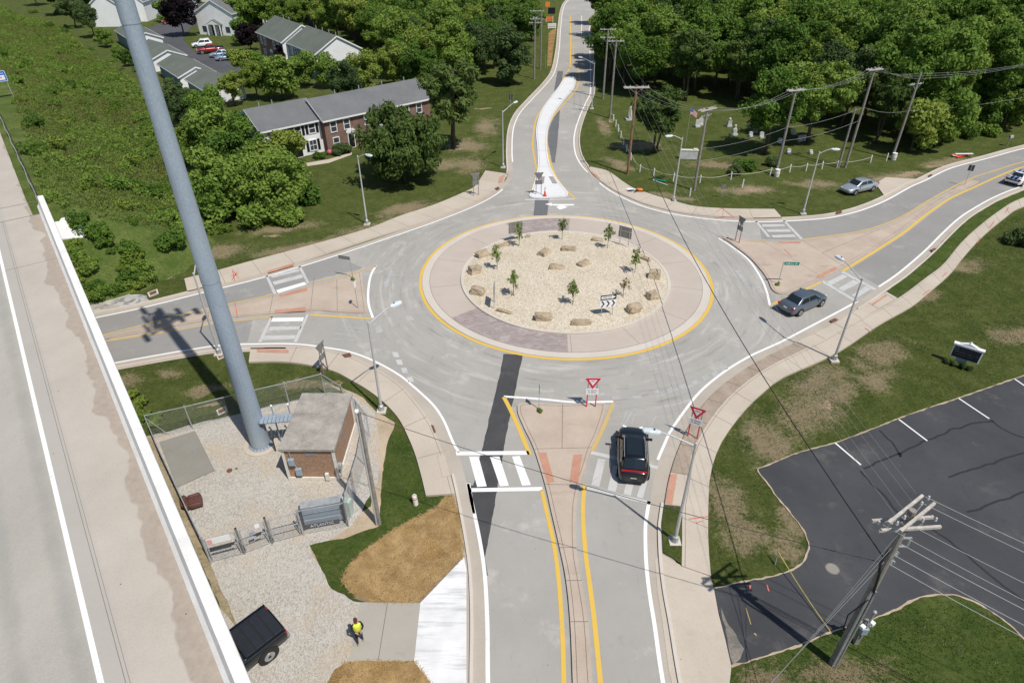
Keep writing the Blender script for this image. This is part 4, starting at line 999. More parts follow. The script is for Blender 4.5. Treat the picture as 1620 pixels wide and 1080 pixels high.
def text_obj(name, s, size, loc, m, parent=None, rot=(math.pi/2, 0, 0), ext=.004, align='CENTER'):
    cu = bpy.data.curves.new(name, 'FONT'); cu.body = s; cu.size = size; cu.extrude = ext; cu.align_x = align
    tmp = bpy.data.objects.new(name+'_c', cu); col.objects.link(tmp)
    dg = bpy.context.evaluated_depsgraph_get(); me = bpy.data.meshes.new_from_object(tmp.evaluated_get(dg))
    bpy.data.objects.remove(tmp); me.materials.clear(); me.materials.append(m)
    o = bpy.data.objects.new(name, me); col.objects.link(o); o.location = loc; o.rotation_euler = rot
    if parent: o.parent = parent
    return o
build_fence()

# ------------------------------------------------------------------ houses
def siding(name, c, step=.2):
    t = NT(name, .7, .3)
    w = t.n.new('ShaderNodeTexWave'); w.bands_direction = 'Z'; w.inputs['Scale'].default_value = 1/step/6.2832*3.1416*2/2; w.wave_profile = 'SAW'
    t.l(t.pos, w.inputs['Vector'])
    return t.done(t.mix(t.step(t.noise(.5, 5), .3, .7), tuple(x*.93 for x in c), c), w.outputs[0], .4, .03)
MAT['siding'] = siding('white_siding', (.88, .88, .88))
MAT['sidinggrey'] = siding('blue_grey_siding', (.20, .27, .30))
def brickwall():
    t = NT('red_brown_brick', .9, .2)
    n = t.n.new('ShaderNodeTexBrick'); n.inputs['Scale'].default_value = 1; n.inputs['Brick Width'].default_value = .24; n.inputs['Row Height'].default_value = .09; n.inputs['Mortar Size'].default_value = .012
    mp = t.n.new('ShaderNodeMapping'); mp.inputs['Rotation'].default_value = (math.pi/2, 0, 0); t.l(t.pos, mp.inputs[0]); t.l(mp.outputs[0], n.inputs['Vector'])
    n.inputs['Color1'].default_value = (.15, .068, .048, 1); n.inputs['Color2'].default_value = (.23, .11, .08, 1); n.inputs['Mortar'].default_value = (.33, .28, .24, 1)
    return t.done(t.mix(t.math('MULTIPLY', t.step(t.noise(.6, 5), .35, .65), .4), n.outputs[0], (.13, .06, .045)))
MAT['brick'] = brickwall()
def shingle(name, lo, hi):
    t = NT(name, .95, .2)
    f = t.math('ADD', t.math('MULTIPLY', t.noise(.35, 6, .65), .5), t.math('MULTIPLY', t.noise(6, 4, .7, stretch=(1, 3, 3)), .5))
    return t.done(t.ramp(f, [(.33, lo), (.66, hi)]), t.noise(12, 3), .3, .02)
MAT['shingle'] = shingle('grey_shingles', (.115, .118, .122), (.18, .183, .187))
MAT['shinglegreen'] = shingle('green_grey_shingles', (.10, .115, .098), (.155, .17, .145))
MAT['glass'] = plain('window_glass', (.05, .065, .08), .12, .2, 1, 0, .6)
MAT['trim'] = plain('white_trim', (.80, .80, .79), .5, .05)

def house(name, label, origin, ang, units, depth, group=None, roofmat='shingle'):
    """a terrace of gabled units along x; each unit: dict(w, y0, h, r, wall, end, openings)"""
    Hs = thing(name, label, 'house', origin, ang, group)
    x = 0
    for u in units:
        w, y0, h, r = u['w'], u.get('y0', 0), u['h'], u['r']; d = u.get('d', depth); wall = MAT[u['wall']]; end = MAT[u.get('end', u['wall'])]
        x0, x1, ya, yb, ym = x, x+w, y0, y0+d, y0+d/2
        mb = MB(); mb.quad((x0, ya, -.1), (x1, ya, -.1), (x1, ya, h), (x0, ya, h)); mb.obj('wall', wall, Hs)
        mb = MB(); mb.quad((x1, yb, -.1), (x0, yb, -.1), (x0, yb, h), (x1, yb, h)); mb.obj('wall', wall, Hs)
        for xe in (x0, x1):
            mb = MB(); mb.add([(xe, ya, -.1), (xe, yb, -.1), (xe, yb, h), (xe, ym, r), (xe, ya, h)], [(0, 1, 2, 3, 4)]); mb.obj('gable_wall', end, Hs)
        ov, og, th = .35, .25, .14; sl = (r-h)/(d/2); e = h-ov*sl
        mb = MB()
        for s in (-1, 1):
            ye = ym+s*(d/2+ov)
            vs = [(x0-og, ye, e), (x1+og, ye, e), (x1+og, ym, r+.0), (x0-og, ym, r+.0)]
            vs = [(a, b, c+.03) for a, b, c in vs]+[(a, b, c+.03+th) for a, b, c in vs]
            mb.add(vs, [(3, 2, 1, 0), (4, 5, 6, 7), (0, 1, 5, 4), (1, 2, 6, 5), (2, 3, 7, 6), (3, 0, 4, 7)])
        ro = mb.obj('roof', MAT[roofmat], Hs)
        mb = MB()
        for s in (-1, 1):
            ye = ym+s*(d/2+ov)
            mb.bar((x0-og, ye, e+.09), (x1+og, ye, e+.09), .05, .2)
            for xe in (x0-og, x1+og):
                mb.bar((xe, ye, e+.02), (xe, ym, r+.02), .06, .22)
        mb.obj('fascia', MAT['trim'], Hs)
        mb = MB()
        for i in range(u.get('vents', 2)):
            xv = x0+w*(.25+.22*i); mb.tube([(xv, ym+.5, r-.4), (xv, ym+.5, r+.55)], .08, 6)
        if u.get('vents', 2): mb.obj('roof_vent', MAT['galv'], ro)
        for op in u.get('op', ()):
            k, ux, z, ww, hh = op[:5]; face = op[5] if len(op) > 5 else 'f'
            if face == 'f': M = Matrix.Translation((x0+ux, ya, z))
            elif face == 'l': M = Matrix.Translation((x0, ya+ux, z)) @ Matrix.Rotation(-math.pi/2, 4, 'Z')
            else: M = Matrix.Translation((x1, ya+ux, z)) @ Matrix.Rotation(math.pi/2, 4, 'Z')
            def piece(nm, boxes, m, par=Hs):
                mb = MB()
                for c, dd in boxes: mb.box(M @ Vector(c), dd, M=M.to_3x3())
                return mb.obj(nm, m, par)
            fr = .1
            fb = [((0, -.04, hh/2+fr/2), (ww+2*fr, .1, fr)), ((0, -.04, -hh/2-fr/2), (ww+2*fr, .1, fr)), ((-ww/2-fr/2, -.04, 0), (fr, .1, hh)), ((ww/2+fr/2, -.04, 0), (fr, .1, hh))]
            if k == 'door':
                o = piece('door', [((0, -.02, 0), (ww, .05, hh))], MAT['black'])
                piece('door_frame', fb+[((0, -.06, hh/2+.28), (ww+.5, .14, .3)), ((0, -.06, hh/2+.5), (ww+.1, .12, .18))], MAT['trim'], o)
            else:
                o = piece('window', fb+[((0, -.035, 0), (ww, .05, .06))]+([((0, -.035, 0), (.05, .05, hh))] if k == 'grid' else []), MAT['trim'])
                piece('pane', [((0, -.012, 0), (ww, .02, hh))], MAT['glass'], o)
                if k in ('shut', 'grid'):
                    for s in (-1, 1): piece('shutter', [((s*(ww/2+.34), -.035, 0), (.36, .06, hh+.15))], MAT['black'], o)
        x = x1+u.get('gap', 0)
    return Hs
def build_houses():
    H, R = 4.3, 6.2
    # near terrace
    house('townhouse_row', 'grey-roofed townhouse row with a white unit and a brick unit, half hidden by trees', G(418, 208, 4.0)*1, 0, [], 7) if False else None
    o = Vector((-31.2, 81.6, 0)); a = math.atan2(.66, .752)
    house('townhouse_row', 'grey-roofed terrace nearest the roundabout, one white unit beside longer brick ones', o, a, [
        dict(w=8.2, y0=1.0, h=H, r=R, wall='siding', end='sidinggrey', op=[('shut', 3.0, 3.35, .8, 1.15), ('shut', 4.9, 3.35, .8, 1.15), ('shut', 6.9, 3.35, .8, 1.15), ('grid', 6.7, 1.15, .95, 1.3), ('door', 4.6, .95, .9, 1.9)]),  # blue-grey end siding: shade on the gable put into the wall colour
        dict(w=17.2, y0=-.1, h=H+.05, r=R+.1, wall='brick', end='brick', vents=4, op=[('win', 1.3, 3.3, .8, 1.3), ('win', 3.3, 3.3, .8, 1.3), ('win', 1.4, 1.1, .8, 1.4), ('door', 3.7, .98, .85, 1.95), ('win', 6.5, 3.3, .8, 1.3), ('win', 8.5, 3.3, .8, 1.3), ('door', 8.6, .98, .85, 1.95), ('win', 11, 3.3, .8, 1.3), ('win', 13, 3.3, .8, 1.3), ('win', 15.2, 3.3, .8, 1.3), ('win', 15.2, 1.1, .8, 1.4)])], 7.2)
    # second terrace in the trees
    a = math.atan2(-.80, .60)
    o = Vector((-54.0, 150.5, 0))
    house('townhouse_row', 'dark green-roofed terrace with a white gable end among trees at the upper left', o, a, [
        dict(w=14.5, y0=-.2, h=5, r=7.6, wall='brick', end='siding', op=[('win', 2, 3.7, .8, 1.3), ('win', 4.2, 3.7, .8, 1.3), ('win', 9.5, 3.7, .8, 1.3), ('win', 12, 3.7, .8, 1.3), ('door', 7.2, 1, .9, 2), ('win', 3, 1.3, .9, 1.4), ('win', 11, 1.3, .9, 1.4)]),
        dict(w=14, y0=.9, h=4.8, r=7.3, wall='sidinggrey', end='siding', vents=4, op=[('win', 2, 3.6, .8, 1.3), ('win', 4.2, 3.6, .8, 1.3), ('win', 9.5, 3.6, .8, 1.3), ('win', 12, 3.6, .8, 1.3), ('door', 6.8, 1, .9, 2), ('win', 11, 1.3, .9, 1.4)])], 9, roofmat='shinglegreen')
    # white gable house
    o = G(311, 54); a = math.atan2((G(374, 57)-o).y, (G(374, 57)-o).x)
    hw = house('white_house', 'white gable-fronted house with a small porch, above the parked red pickup', o, a+math.pi/2, [dict(w=20, h=5, r=7.8, wall='siding', vents=2, op=[('win', 2.5, 3.6, .8, 1.2)])], 10.4)
    # gable faces along local -x? built with ridge along x, gable at x=0 towards the court
    hw.rotation_euler = (0, 0, a+math.pi/2); hw.location = G(374, 57)+Vector((0, 0, 0))
    pr = MB(); pr.add([(-1.2, 3.2, 2.5), (-1.2, 5.2, 3.6), (-1.2, 7.2, 2.5), (.0, 3.2, 2.5), (0, 5.2, 3.6), (0, 7.2, 2.5)], [(0, 1, 4, 3), (1, 2, 5, 4)])
    o2 = pr.obj('porch_roof', MAT['shinglegreen'], hw)
    mb = MB(); mb.add([(-1.15, 3.3, 2.5), (-1.15, 7.1, 2.5), (-1.15, 5.2, 3.5)], [(0, 1, 2)])
    for y in (3.4, 5.0, 7.0): mb.box((-1.1, y, 1.25), (.14, .3, 2.5))
    mb.obj('porch', MAT['trim'], hw)
    for y in (4.2, 6.1):
        mb = MB(); mb.box((-.03, y, 1.05), (.06, .95, 2.1)); mb.obj('door', MAT['black'], hw)
    for y in (2.0, 8.6):
        mb = MB(); mb.box((-.03, y, 1.3), (.06, 1.2, 1.3)); mb.obj('window', MAT['glass'], hw)
    # house at the top left
    o = G(228, 38); a = math.atan2((G(194, 43)-G(175, 43)).y, 1)
    h2 = house('white_house', 'tall white gabled house end partly behind the tower at the top left', G(197, 42), rad(95), [dict(w=17, h=5.2, r=7.9, wall='siding', end='siding', vents=0)], 7.5)
    h3 = house('white_house', 'white house wall showing right of the tower at the top left', G(226, 37)+Vector((0, 3, 0)), rad(95), [dict(w=14, h=5.0, r=7.4, wall='siding', end='siding', vents=0)], 5.5)
    h4 = house('townhouse_row', 'distant brick and white terrace at the very top left beyond the parking court', G(345, -8), rad(168), [dict(w=14, h=5, r=7.6, wall='siding', vents=0, op=[('win', 2, 3.6, .9, 1.3), ('win', 5, 3.6, .9, 1.3), ('win', 9, 3.6, .9, 1.3), ('door', 7, 1, 1, 2), ('win', 3, 1.2, .9, 1.3)])], 9)
    h4.rotation_euler = (0, 0, rad(-12)); h4.location = G(285, 2)
    h5 = house('townhouse_row', 'distant red brick terrace at the top left, left of its white neighbour', G(250, 5), rad(-12), [dict(w=9, h=5, r=7.6, wall='brick', vents=0, op=[('win', 2, 3.6, .9, 1.3), ('win', 6, 3.6, .9, 1.3), ('door', 4, 1, 1, 2)])], 9)
    # garages in a stepped row
    A, B_, Cc = Vector((-87.5, 157.5, 0)), Vector((-69.8, 135.4, 0)), Vector((-58.0, 119.8, 0))
    d = (Cc-A).normalized(); a = math.atan2(d.y, d.x)
    us = []
    for w, h, r in ((13.5, 2.7, 4.3), (13.5, 2.5, 4.0), (16, 2.3, 3.7)): us.append((w, h, r))
    # eave line on the left side as seen: the depth runs to the right
    xs = 0
    for i, (pt, w, r) in enumerate(((w_(520, 340), 17, 3.9), (w_(745, 520), 14.5, 3.6), (w_(1035, 695), 14.5, 3.4), (w_(1330, 840), 12, 3.2))):
        p = G(*pt, r); x = Vector((p.x, p.y, 0))
        nrm = Vector((-d.y, d.x, 0)); dep = 6.2; t = x-nrm*dep/2-d*w
        house('garage_row', ['green-roofed garage block behind the tower shaft, farthest of the stepped row', 'green-roofed garage block with a white gable, second of the stepped row', 'green-roofed garage block with a white gable, third of the stepped row', 'lowest garage block of the stepped row, nearest the brush'][i], t, a, [dict(w=w-.4, h=r-1.25, r=r, wall='sidinggrey', end='siding', vents=0)], dep, 'garages in the stepped row', 'shinglegreen')
def w_(x, y): return (150+x/6.48, y/6.48)
build_houses()
# ------------------------------------------------------------------ street lights
def streetlight(b, t, h, label, r=.085):
    B = G(*b); H = min(9.5, max(6.4, hgt(b, t)))
    L = thing('street_lamp', label, 'street lamp', B, 0, 'street lamps round the junction')
    head = G(h[0], h[1], H+.35)-B; d = Vector((head.x, head.y, 0)); ln = min(3.2, max(1.2, d.length)); d.normalize()
    mb = MB(); mb.box((0, 0, .04), (.62, .62, .14)); mb.obj('footing', MAT['kerb'], L)
    mb = MB(); mb.tube([(0, 0, .1), (0, 0, .5), (0, 0, .56)], [.21, .17, .1], 8); mb.obj('transformer_base', MAT['galv'], L)
    mb = MB(); mb.tube([(0, 0, .5), (0, 0, H)], [r*1.15, r*.62], 10); mb.sphere((0, 0, H), .075, 8); mb.obj('pole', MAT['lamppole'], L)
    a = [Vector((0, 0, H-.15))+d*.05, d*ln*.3+Vector((0, 0, H+.05)), d*ln*.65+Vector((0, 0, H+.28)), d*ln*.88+Vector((0, 0, H+.36))]
    mb = MB(); mb.tube(a, [.05, .045, .04, .035], 8); mb.obj('arm', MAT['lamppole'], L)
    an = math.atan2(d.y, d.x); R = Matrix.Rotation(an, 3, 'Z')
    mb = MB(); c = d*(ln*.88+.42)+Vector((0, 0, H+.38))
    vs = []
    for x, w, h_ in ((-.42, .07, .05), (-.25, .15, .08), (.1, .19, .09), (.38, .16, .06), (.46, .08, .03)):
        vs += [c+R @ Vector((x, y, z)) for y, z in ((-w, -h_), (w, -h_), (w*.9, h_*.3), (w*.5, h_), (-w*.5, h_), (-w*.9, h_*.3))]
    mb.add(vs, [(i*6+k, i*6+(k+1) % 6, (i+1)*6+(k+1) % 6, (i+1)*6+k) for i in range(4) for k in range(6)]+[tuple(range(5, -1, -1)), tuple(range(24, 30))])
    o = mb.obj('lamp_head', MAT['lamphead'], L)
    mb = MB(); mb.box(c+R @ Vector((.12, 0, -.1)), (.42, .26, .03), an); mb.obj('lens', MAT['offwhite'], o)
    mb = MB(); mb.cyl(c+R @ Vector((-.1, 0, .09)), .04, .07, 8); mb.obj('photocell', MAT['darkgrey'], o)
MAT['lamppole'] = plain('lamp_pole_aluminium', (.52, .52, .51), .5, .12, 2, .2)
MAT['lamphead'] = plain('lamp_head_grey', (.60, .66, .68), .45, .08)
for b, t, h, lb in (((604,650),(580,510),(622,483),'galvanised street lamp beside the fence corner, its arm reaching over the roundabout entry'),
                    ((1067,857),(1095,700),(1038,683),'nearest street lamp, on the verge right of the black car'),
                    ((1319,570),(1361,440),(1331,410),'tall street lamp on the lawn edge by the eastern crosswalk'),
                    ((581,355),(567,247),(580,245),'street lamp on the grass left of the roundabout, before the big round tree'),
                    ((796,265),(794,176),(815,162),'street lamp on the left verge of the far road'),
                    ((936,172),(938,100),(918,91),'farthest street lamp, on the right of the far road'),
                    ((1065,318),(1076,218),(1062,215),'street lamp behind the sidewalk in front of the cemetery stone'),
                    ((1270,338),(1291,240),(1313,236),'street lamp on the grass near the parked silver car'),
                    ((347,560),(308,432),(312,410),'street lamp left of the monopole, on the western street')):
    streetlight(b, t, h, lb)

# ------------------------------------------------------------------ utility poles and wires
MAT['ceramic'] = plain('insulator_grey', (.55, .57, .58), .3, .1)
MAT['wireblk'] = plain('black_cable', (.02, .02, .022), .7)
MAT['wiregrey'] = plain('aluminium_wire', (.33, .33, .33), .6)
MAT['guyyellow'] = plain('yellow_guy_guard', (.55, .45, .12), .6)
POLES = {}
def upole(key, b, t, label, arms=(), m='wood', r=.15, H=None, extra=None, group='wooden utility poles'):
    B = G(*b); H = H or hgt(b, t)
    P = thing('utility_pole', label, 'utility pole', B, 0, group)
    mb = MB(); mb.tube([(0, 0, -.1), (0, 0, H*.5), (0, 0, H)], [r*1.15, r, r*.78], 12); mb.obj('shaft', MAT[m], P)
    for (z, an, ln, side, dbl) in arms:
        d = Vector((math.cos(an), math.sin(an), 0)); n = Vector((-d.y, d.x, 0)); zz = H-z
        for s in ((-1, 1) if dbl else (1,)):
            mb = MB(); c = d*side+n*s*(r+.06)+Vector((0, 0, zz)); mb.bar(c-d*ln/2, c+d*ln/2, .10, .115); mb.obj('crossarm', MAT['woodlight'], P)
        for u in (-.46, -.25, .25, .46):
            p = d*(side+u*ln)+Vector((0, 0, zz+.08)); mb = MB(); mb.cyl(p, .05, .16, 8, .035); mb.obj('insulator', MAT['ceramic'], P)
        mb = MB()
        for s in (-1, 1): mb.bar(d*(side+s*ln*.28)+Vector((0, 0, zz-.05)), Vector((0, 0, zz-.75)), .03, .03)
        mb.obj('arm_brace', MAT['galv'], P)
    POLES[key] = (B, H, P)
    return P, H
_a, _b = G(1428,818,9.8), G(1486,771,9.8); UA = math.atan2((_b-_a).y, (_b-_a).x)
P1, H1 = upole('u1', (1318,1048), (1443,806), 'nearest utility pole, with two doubled crossarms, at the edge of the parking lot', [(.15, UA, 2.3, .0, True), (.75, rad(4), 2.4, .0, True)], r=.165)
mb = MB()
mb.tube([(-.1, -.16, 0), (-.1, -.16, H1*.55)], .045, 6); mb.tube([(.05, -.19, 0), (.05, -.19, H1*.55)], .035, 6); mb.obj('riser_pipe', MAT['galv'], P1)
mb = MB(); mb.tube([(-.05, -.2, H1*.55), (-.2, -.2, H1*.66), (-.3, -.1, H1*.72), (-.15, 0, H1*.78)], .05, 6); mb.tube([(-.1, -.2, H1*.5), (-.35, .1, H1*.35), (-.25, .1, H1*.25)], .025, 5); mb.obj('cable_loop', MAT['wireblk'], P1)
mb = MB(); mb.box((.35, .1, H1-1.7), (.5, .06, .06)); mb.box((.58, .1, H1-1.95), (.06, .06, .5)); mb.box((.35, .1, H1-2.2), (.5, .06, .06)); mb.obj('bracket', MAT['galv'], P1)
for z in (H1-2.6, H1-3.1):
    mb = MB(); mb.box((.25, .05, z), (.22, .12, .2)); mb.obj('clamp', MAT['galv'], P1)
upole('u2', (993,275), (1011,135), 'brown utility pole by the far road, right of the long white median', [(.25, rad(2), 3.0, 0, True)], 'woodbrown')
upole('u3', (1098,301), (1118,170), 'grey utility pole in front of the cemetery, beside a flag', [(.2, rad(35), 2.6, 0, True), (1.0, rad(35), 1.6, 0, False)])
upole('u4', (1227,277), (1256,138), 'utility pole with a brown foot and a white drum at its base', [(.3, rad(15), 2.2, 0, True)])
upole('u5', (1337,265), (1381,106), 'tall utility pole rising before the dark wood, braced by a shorter pole', [(.25, rad(20), 2.2, 0, True)])
upole('u6', (1326,265), (1352,171), 'short bare stub pole standing close beside a taller utility pole', (), r=.13)
upole('u7', (1411,251), (1457,115), 'rightmost utility pole at the wood edge, with a pale drum at its foot', [(1.4, rad(20), 2.0, 0, False)])
upole('u8', (954,156), (959,46), 'far utility pole with two crossarms, right of the far road', [(.1, rad(0), 2.6, 0, False), (1.3, rad(0), 2.4, 0, False)])
upole('u9', (965,187), (972,64), 'far utility pole with one crossarm at the head of the white post row', [(.15, rad(0), 2.4, 0, False)])
upole('u10', (845,125), (849,28), 'far utility pole left of the far road, with a low crossarm', [(.9, rad(0), 2.2, 0, False), (.1, rad(0), .8, 0, False)])
upole('u11', (855,109), (857,17), 'farthest utility pole left of the far road, with two crossarms', [(.1, rad(0), 2.6, -.9, False), (1.5, rad(0), 2.6, -.9, False)])
P12, H12 = upole('u12', (600,828), (589,646), 'slim white-capped pole with a grey riser at the corner of the yard fence', (), r=.11, m='wood')
mb = MB(); mb.tube([(-.12, -.1, 0), (-.12, -.1, H12-.1)], .05, 8); mb.obj('riser_pipe', MAT['lamppole'], P12)
mb = MB(); mb.sphere((-.1, -.05, H12+.02), .12, 8); mb.obj('cap', MAT['whitepaint'], P12)

def wire(a, b, sag, r, m, label, group, n=18):
    mb = MB(); a, b = Vector(a), Vector(b)
    mb.tube([a.lerp(b, i/n)-Vector((0, 0, 4*sag*(i/n)*(1-i/n))) for i in range(n+1)], r, 4)
    return tag(mb.obj('overhead_wire', MAT[m]), label, 'wire', group)
def att(k, dz, dx=0, dy=0):
    B, H, _ = POLES[k]; return B+Vector((dx, dy, H-dz))
wire(att('u1', 3.0), att('u2', 4.6), 1.9, .032, 'wireblk', 'thick black cable sagging across the roundabout from the nearest pole', None)
wire(att('u12', .1), att('u1', 3.1), .5, .018, 'wireblk', 'black cable over the lower road from the fence pole to the nearest pole', None)
for i, (dx, dy) in enumerate(((-.6, -.8), (-.2, -.2), (.3, .5), (.65, .95))):
    wire(att('u1', .15, dx, dy), att('u2', .15, -1.1+.7*i, 0), 1.6, .007, 'wiregrey', 'thin pale wire from the doubled crossarms across the roundabout', 'thin wires over the roundabout')
E0 = Vector((14, -6, 0))
for i, (dx, z) in enumerate(((-1.1, .7), (0, .7), (1.1, .25), (.7, .2), (.2, 1.9), (.2, 2.6), (.1, 3.1))):
    a = att('u1', z, dx*.9, 0 if z > .5 else dx*.8); b = a+Vector((19+dx, -13.5, -.6+(.4 if z < 1 else 0)))
    wire(a, b, .8, .012 if z < 1.5 else .016, 'wiregrey', 'pale wire running from the nearest pole out over the turf', 'wires from the nearest pole to the lower right')
for i in range(3):
    a = att('u1', .9+.9*i); b = G(1205-12*i, 1100+10*i, 0)
    wire(a, b, .0, .012, 'wiregrey', 'taut guy wire from the nearest pole down to the turf', 'guy wires of the nearest pole')
g0 = G(1226, 893); gp = thing('guy_stake', 'leaning stake on the lawn edge with a yellow line tied to it', 'stake', g0)
mb = MB(); mb.tube([(0, 0, 0), (.12, .3, .7)], .03, 6); mb.obj('stake', MAT['galvdark'], gp)
wire(g0+Vector((.12, .3, .7)), G(1314, 998, .1), .12, .022, 'guyyellow', 'yellow line slung from the lawn stake to the foot of the nearest pole', None)
for i in range(3):
    o_ = (-1.0+1.0*i)
    wire(att('u3', .1, o_*.8, o_*.6), att('u4', .25, o_*.9, o_*.3), .9, .011, 'wiregrey', 'sagging pale wire between the cemetery poles', 'wires between the cemetery poles')
    wire(att('u4', .25, o_*.9, o_*.3), att('u5', .2, o_*.9, o_*.3), .7, .011, 'wiregrey', 'sagging pale wire in front of the wood', 'wires along the wood edge')
    wire(att('u5', .2, o_*.9, o_*.3), att('u7', .1+.3*i), .3, .010, 'wiregrey', 'pale wire between the two tallest poles by the wood', 'wires along the wood edge')
    wire(att('u7', .1+.3*i), att('u7', .1+.3*i)+Vector((34, 14+i, 1.0)), 1.0, .011, 'wiregrey', 'pale wire leaving the frame on the right in front of the wood', 'wires leaving to the right')
    wire(att('u2', .1, o_*1.2), att('u9', .1, o_), .7, .009, 'wiregrey', 'pale wire up the right side of the far road', 'wires along the far road')
    wire(att('u2', .1, o_*1.2), att('u3', .1, o_*.8, o_*.6), .8, .009, 'wiregrey', 'pale wire from the brown pole to the cemetery pole', 'wires from the brown pole')
    wire(att('u9', .1, o_), att('u8', 1.2, o_), .3, .013, 'wiregrey', 'pale wire between the two far poles', 'wires along the far road')
for a, b, s in (('u3', 'u4', 4.6), ('u4', 'u5', 4.6), ('u5', 'u7', 4.6), ('u3', 'u4', 6.0), ('u4', 'u5', 6.2)):
    wire(att(a, s), att(b, s), .4, .013, 'wiregrey', 'low communication cable strung between the cemetery poles', 'low cables along the cemetery')
wire(att('u7', 4.6), att('u7', 4.2)+Vector((34, 14, 0)), .8, .013, 'wiregrey', 'low communication cable leaving the frame on the right', None)
for k, lb in (('u4', 'white drum at the foot of the brown-footed utility pole'), ('u7', 'pale drum at the foot of the rightmost utility pole')):
    B = POLES[k][0]; D = thing('drum', lb, 'drum', B+Vector((-.05, -.45, 0)))
    mb = MB(); mb.tube([(0, 0, 0), (0, 0, .25), (0, 0, .28), (0, 0, .55), (0, 0, .58), (0, 0, .85)], [.3, .31, .33, .33, .31, .29], 14); mb.obj('barrel', MAT['offwhite'], D)
    mb = MB(); mb.cyl((0, 0, .85), .31, .05, 14); mb.obj('lid', MAT['whitepaint'], D)

b = G(1353, 1016); T = thing('service_post', 'short timber service post with white flood lamps beside the nearest utility pole', 'post', b)
h_ = 2.6
mb = MB(); mb.box((0, 0, h_*.35), (.2, .2, h_*.7)); mb.obj('post', MAT['wood'], T)
mb = MB(); mb.tube([(.02, -.12, .6), (.02, -.12, h_)], .05, 8); mb.sphere((.02, -.12, h_+.05), .1, 8); mb.obj('riser_pipe', MAT['galv'], T)
for dx, dy, z in ((.2, -.1, 1.75), (-.2, -.15, 1.55), (.3, .1, 1.4)):
    mb = MB(); mb.box((dx, dy, z), (.22, .2, .2), .5); mb.obj('flood_lamp', MAT['whitepaint'], T, bevel=.03)
mb = MB(); mb.box((0, -.14, 1.2), (.3, .16, .45)); mb.obj('meter_box', MAT['tower'], T, bevel=.02)
# ------------------------------------------------------------------ signs
def frame_at(base, rz): return Matrix.Translation(base) @ Matrix.Rotation(rz, 4, 'Z')
def yield_sign(b0, b1, t, label, rz=None, group='yield signs on paired posts'):
    A, B = G(*b0), G(*b1); c = (A+B)/2; d = B-A
    an = math.atan2(d.y, d.x) if rz is None else rz
    H = max(2.3, min(3.0, hgt(((b0[0]+b1[0])/2, (b0[1]+b1[1])/2), t)))
    S = thing('yield_sign', label, 'sign', c+Vector((0, 0, .1)), an, group)
    w = .30
    for s in (-1, 1):
        mb = MB(); mb.box((s*w, 0, H*.45), (.06, .05, H*.9)); mb.obj('sign_post', MAT['galvdark'], S)
        mb = MB(); mb.box((s*w, -.035, .55), (.075, .02, 1.1)); mb.obj('post_reflector', MAT['signred'], S)
    def tri(r, y, th):
        z0 = H-.36; P = [(r*math.sin(a), r*math.cos(a)) for a in (rad(-60), rad(60), rad(180))]
        pts = []
        for i in range(3):
            p, q, n = P[i-1], P[i], P[(i+1) % 3]
            pts += [(q[0]*.9+p[0]*.1, q[1]*.9+p[1]*.1), (q[0]*.965+0, q[1]*.965), (q[0]*.9+n[0]*.1, q[1]*.9+n[1]*.1)]
        n = len(pts); vs = [(x, y, z0+z) for x, z in pts]+[(x, y+th, z0+z) for x, z in pts]
        mb = MB(); mb.add(vs, [tuple(range(n)), tuple(range(2*n-1, n-1, -1))]+[(i, n+i, n+(i+1) % n, (i+1) % n) for i in range(n)]); return mb
    tri(.66, -.05, .012).obj('sign_back', MAT['signback'], S)
    f = tri(.66, -.062, .008).obj('sign_face', MAT['whitepaint'], S)
    tri(.62, -.068, .005).obj('red_border', MAT['signred'], f)
    tri(.33, -.074, .005).obj('white_centre', MAT['whitepaint'], f)
    text_obj('letters', 'YIELD', .11, (0, -.08, H-.33), MAT['signred'], f)
    zp = H-1.2
    mb = MB(); mb.box((0, -.052, zp), (.84, .02, .5)); p = mb.obj('plaque', MAT['whitepaint'], S)
    mb = MB(); mb.box((0, -.04, zp), (.84, .004, .5)); mb.obj('plaque_back', MAT['signback'], S)
    for i, s in enumerate(('TO TRAFFIC', 'IN CIRCLE')): text_obj('letters', s, .12, (0, -.065, zp+.06-.17*i), MAT['black'], p)
yield_sign((928.5,645), (940.5,645), (938,598), 'red and white yield sign on the near median, facing the camera')
yield_sign((1089,691), (1101,695), (1103,645), 'red and white yield sign on the stamped strip right of the black car')
yield_sign((520,585), (512,594), (508,544), 'grey back of a yield sign on the left sidewalk above the brick shed')
yield_sign((856,309), (848,309), (852,274), 'grey back of a yield sign on the white far median, beside the orange cone', math.pi+.1)
yield_sign((757,312), (750,309), (752,275), 'grey back of a yield sign on the upper left sidewalk', math.pi+.35)
yield_sign((1168,386), (1163,382), (1169,344), 'yield sign seen nearly edge-on at the tip of the eastern median', rad(112))
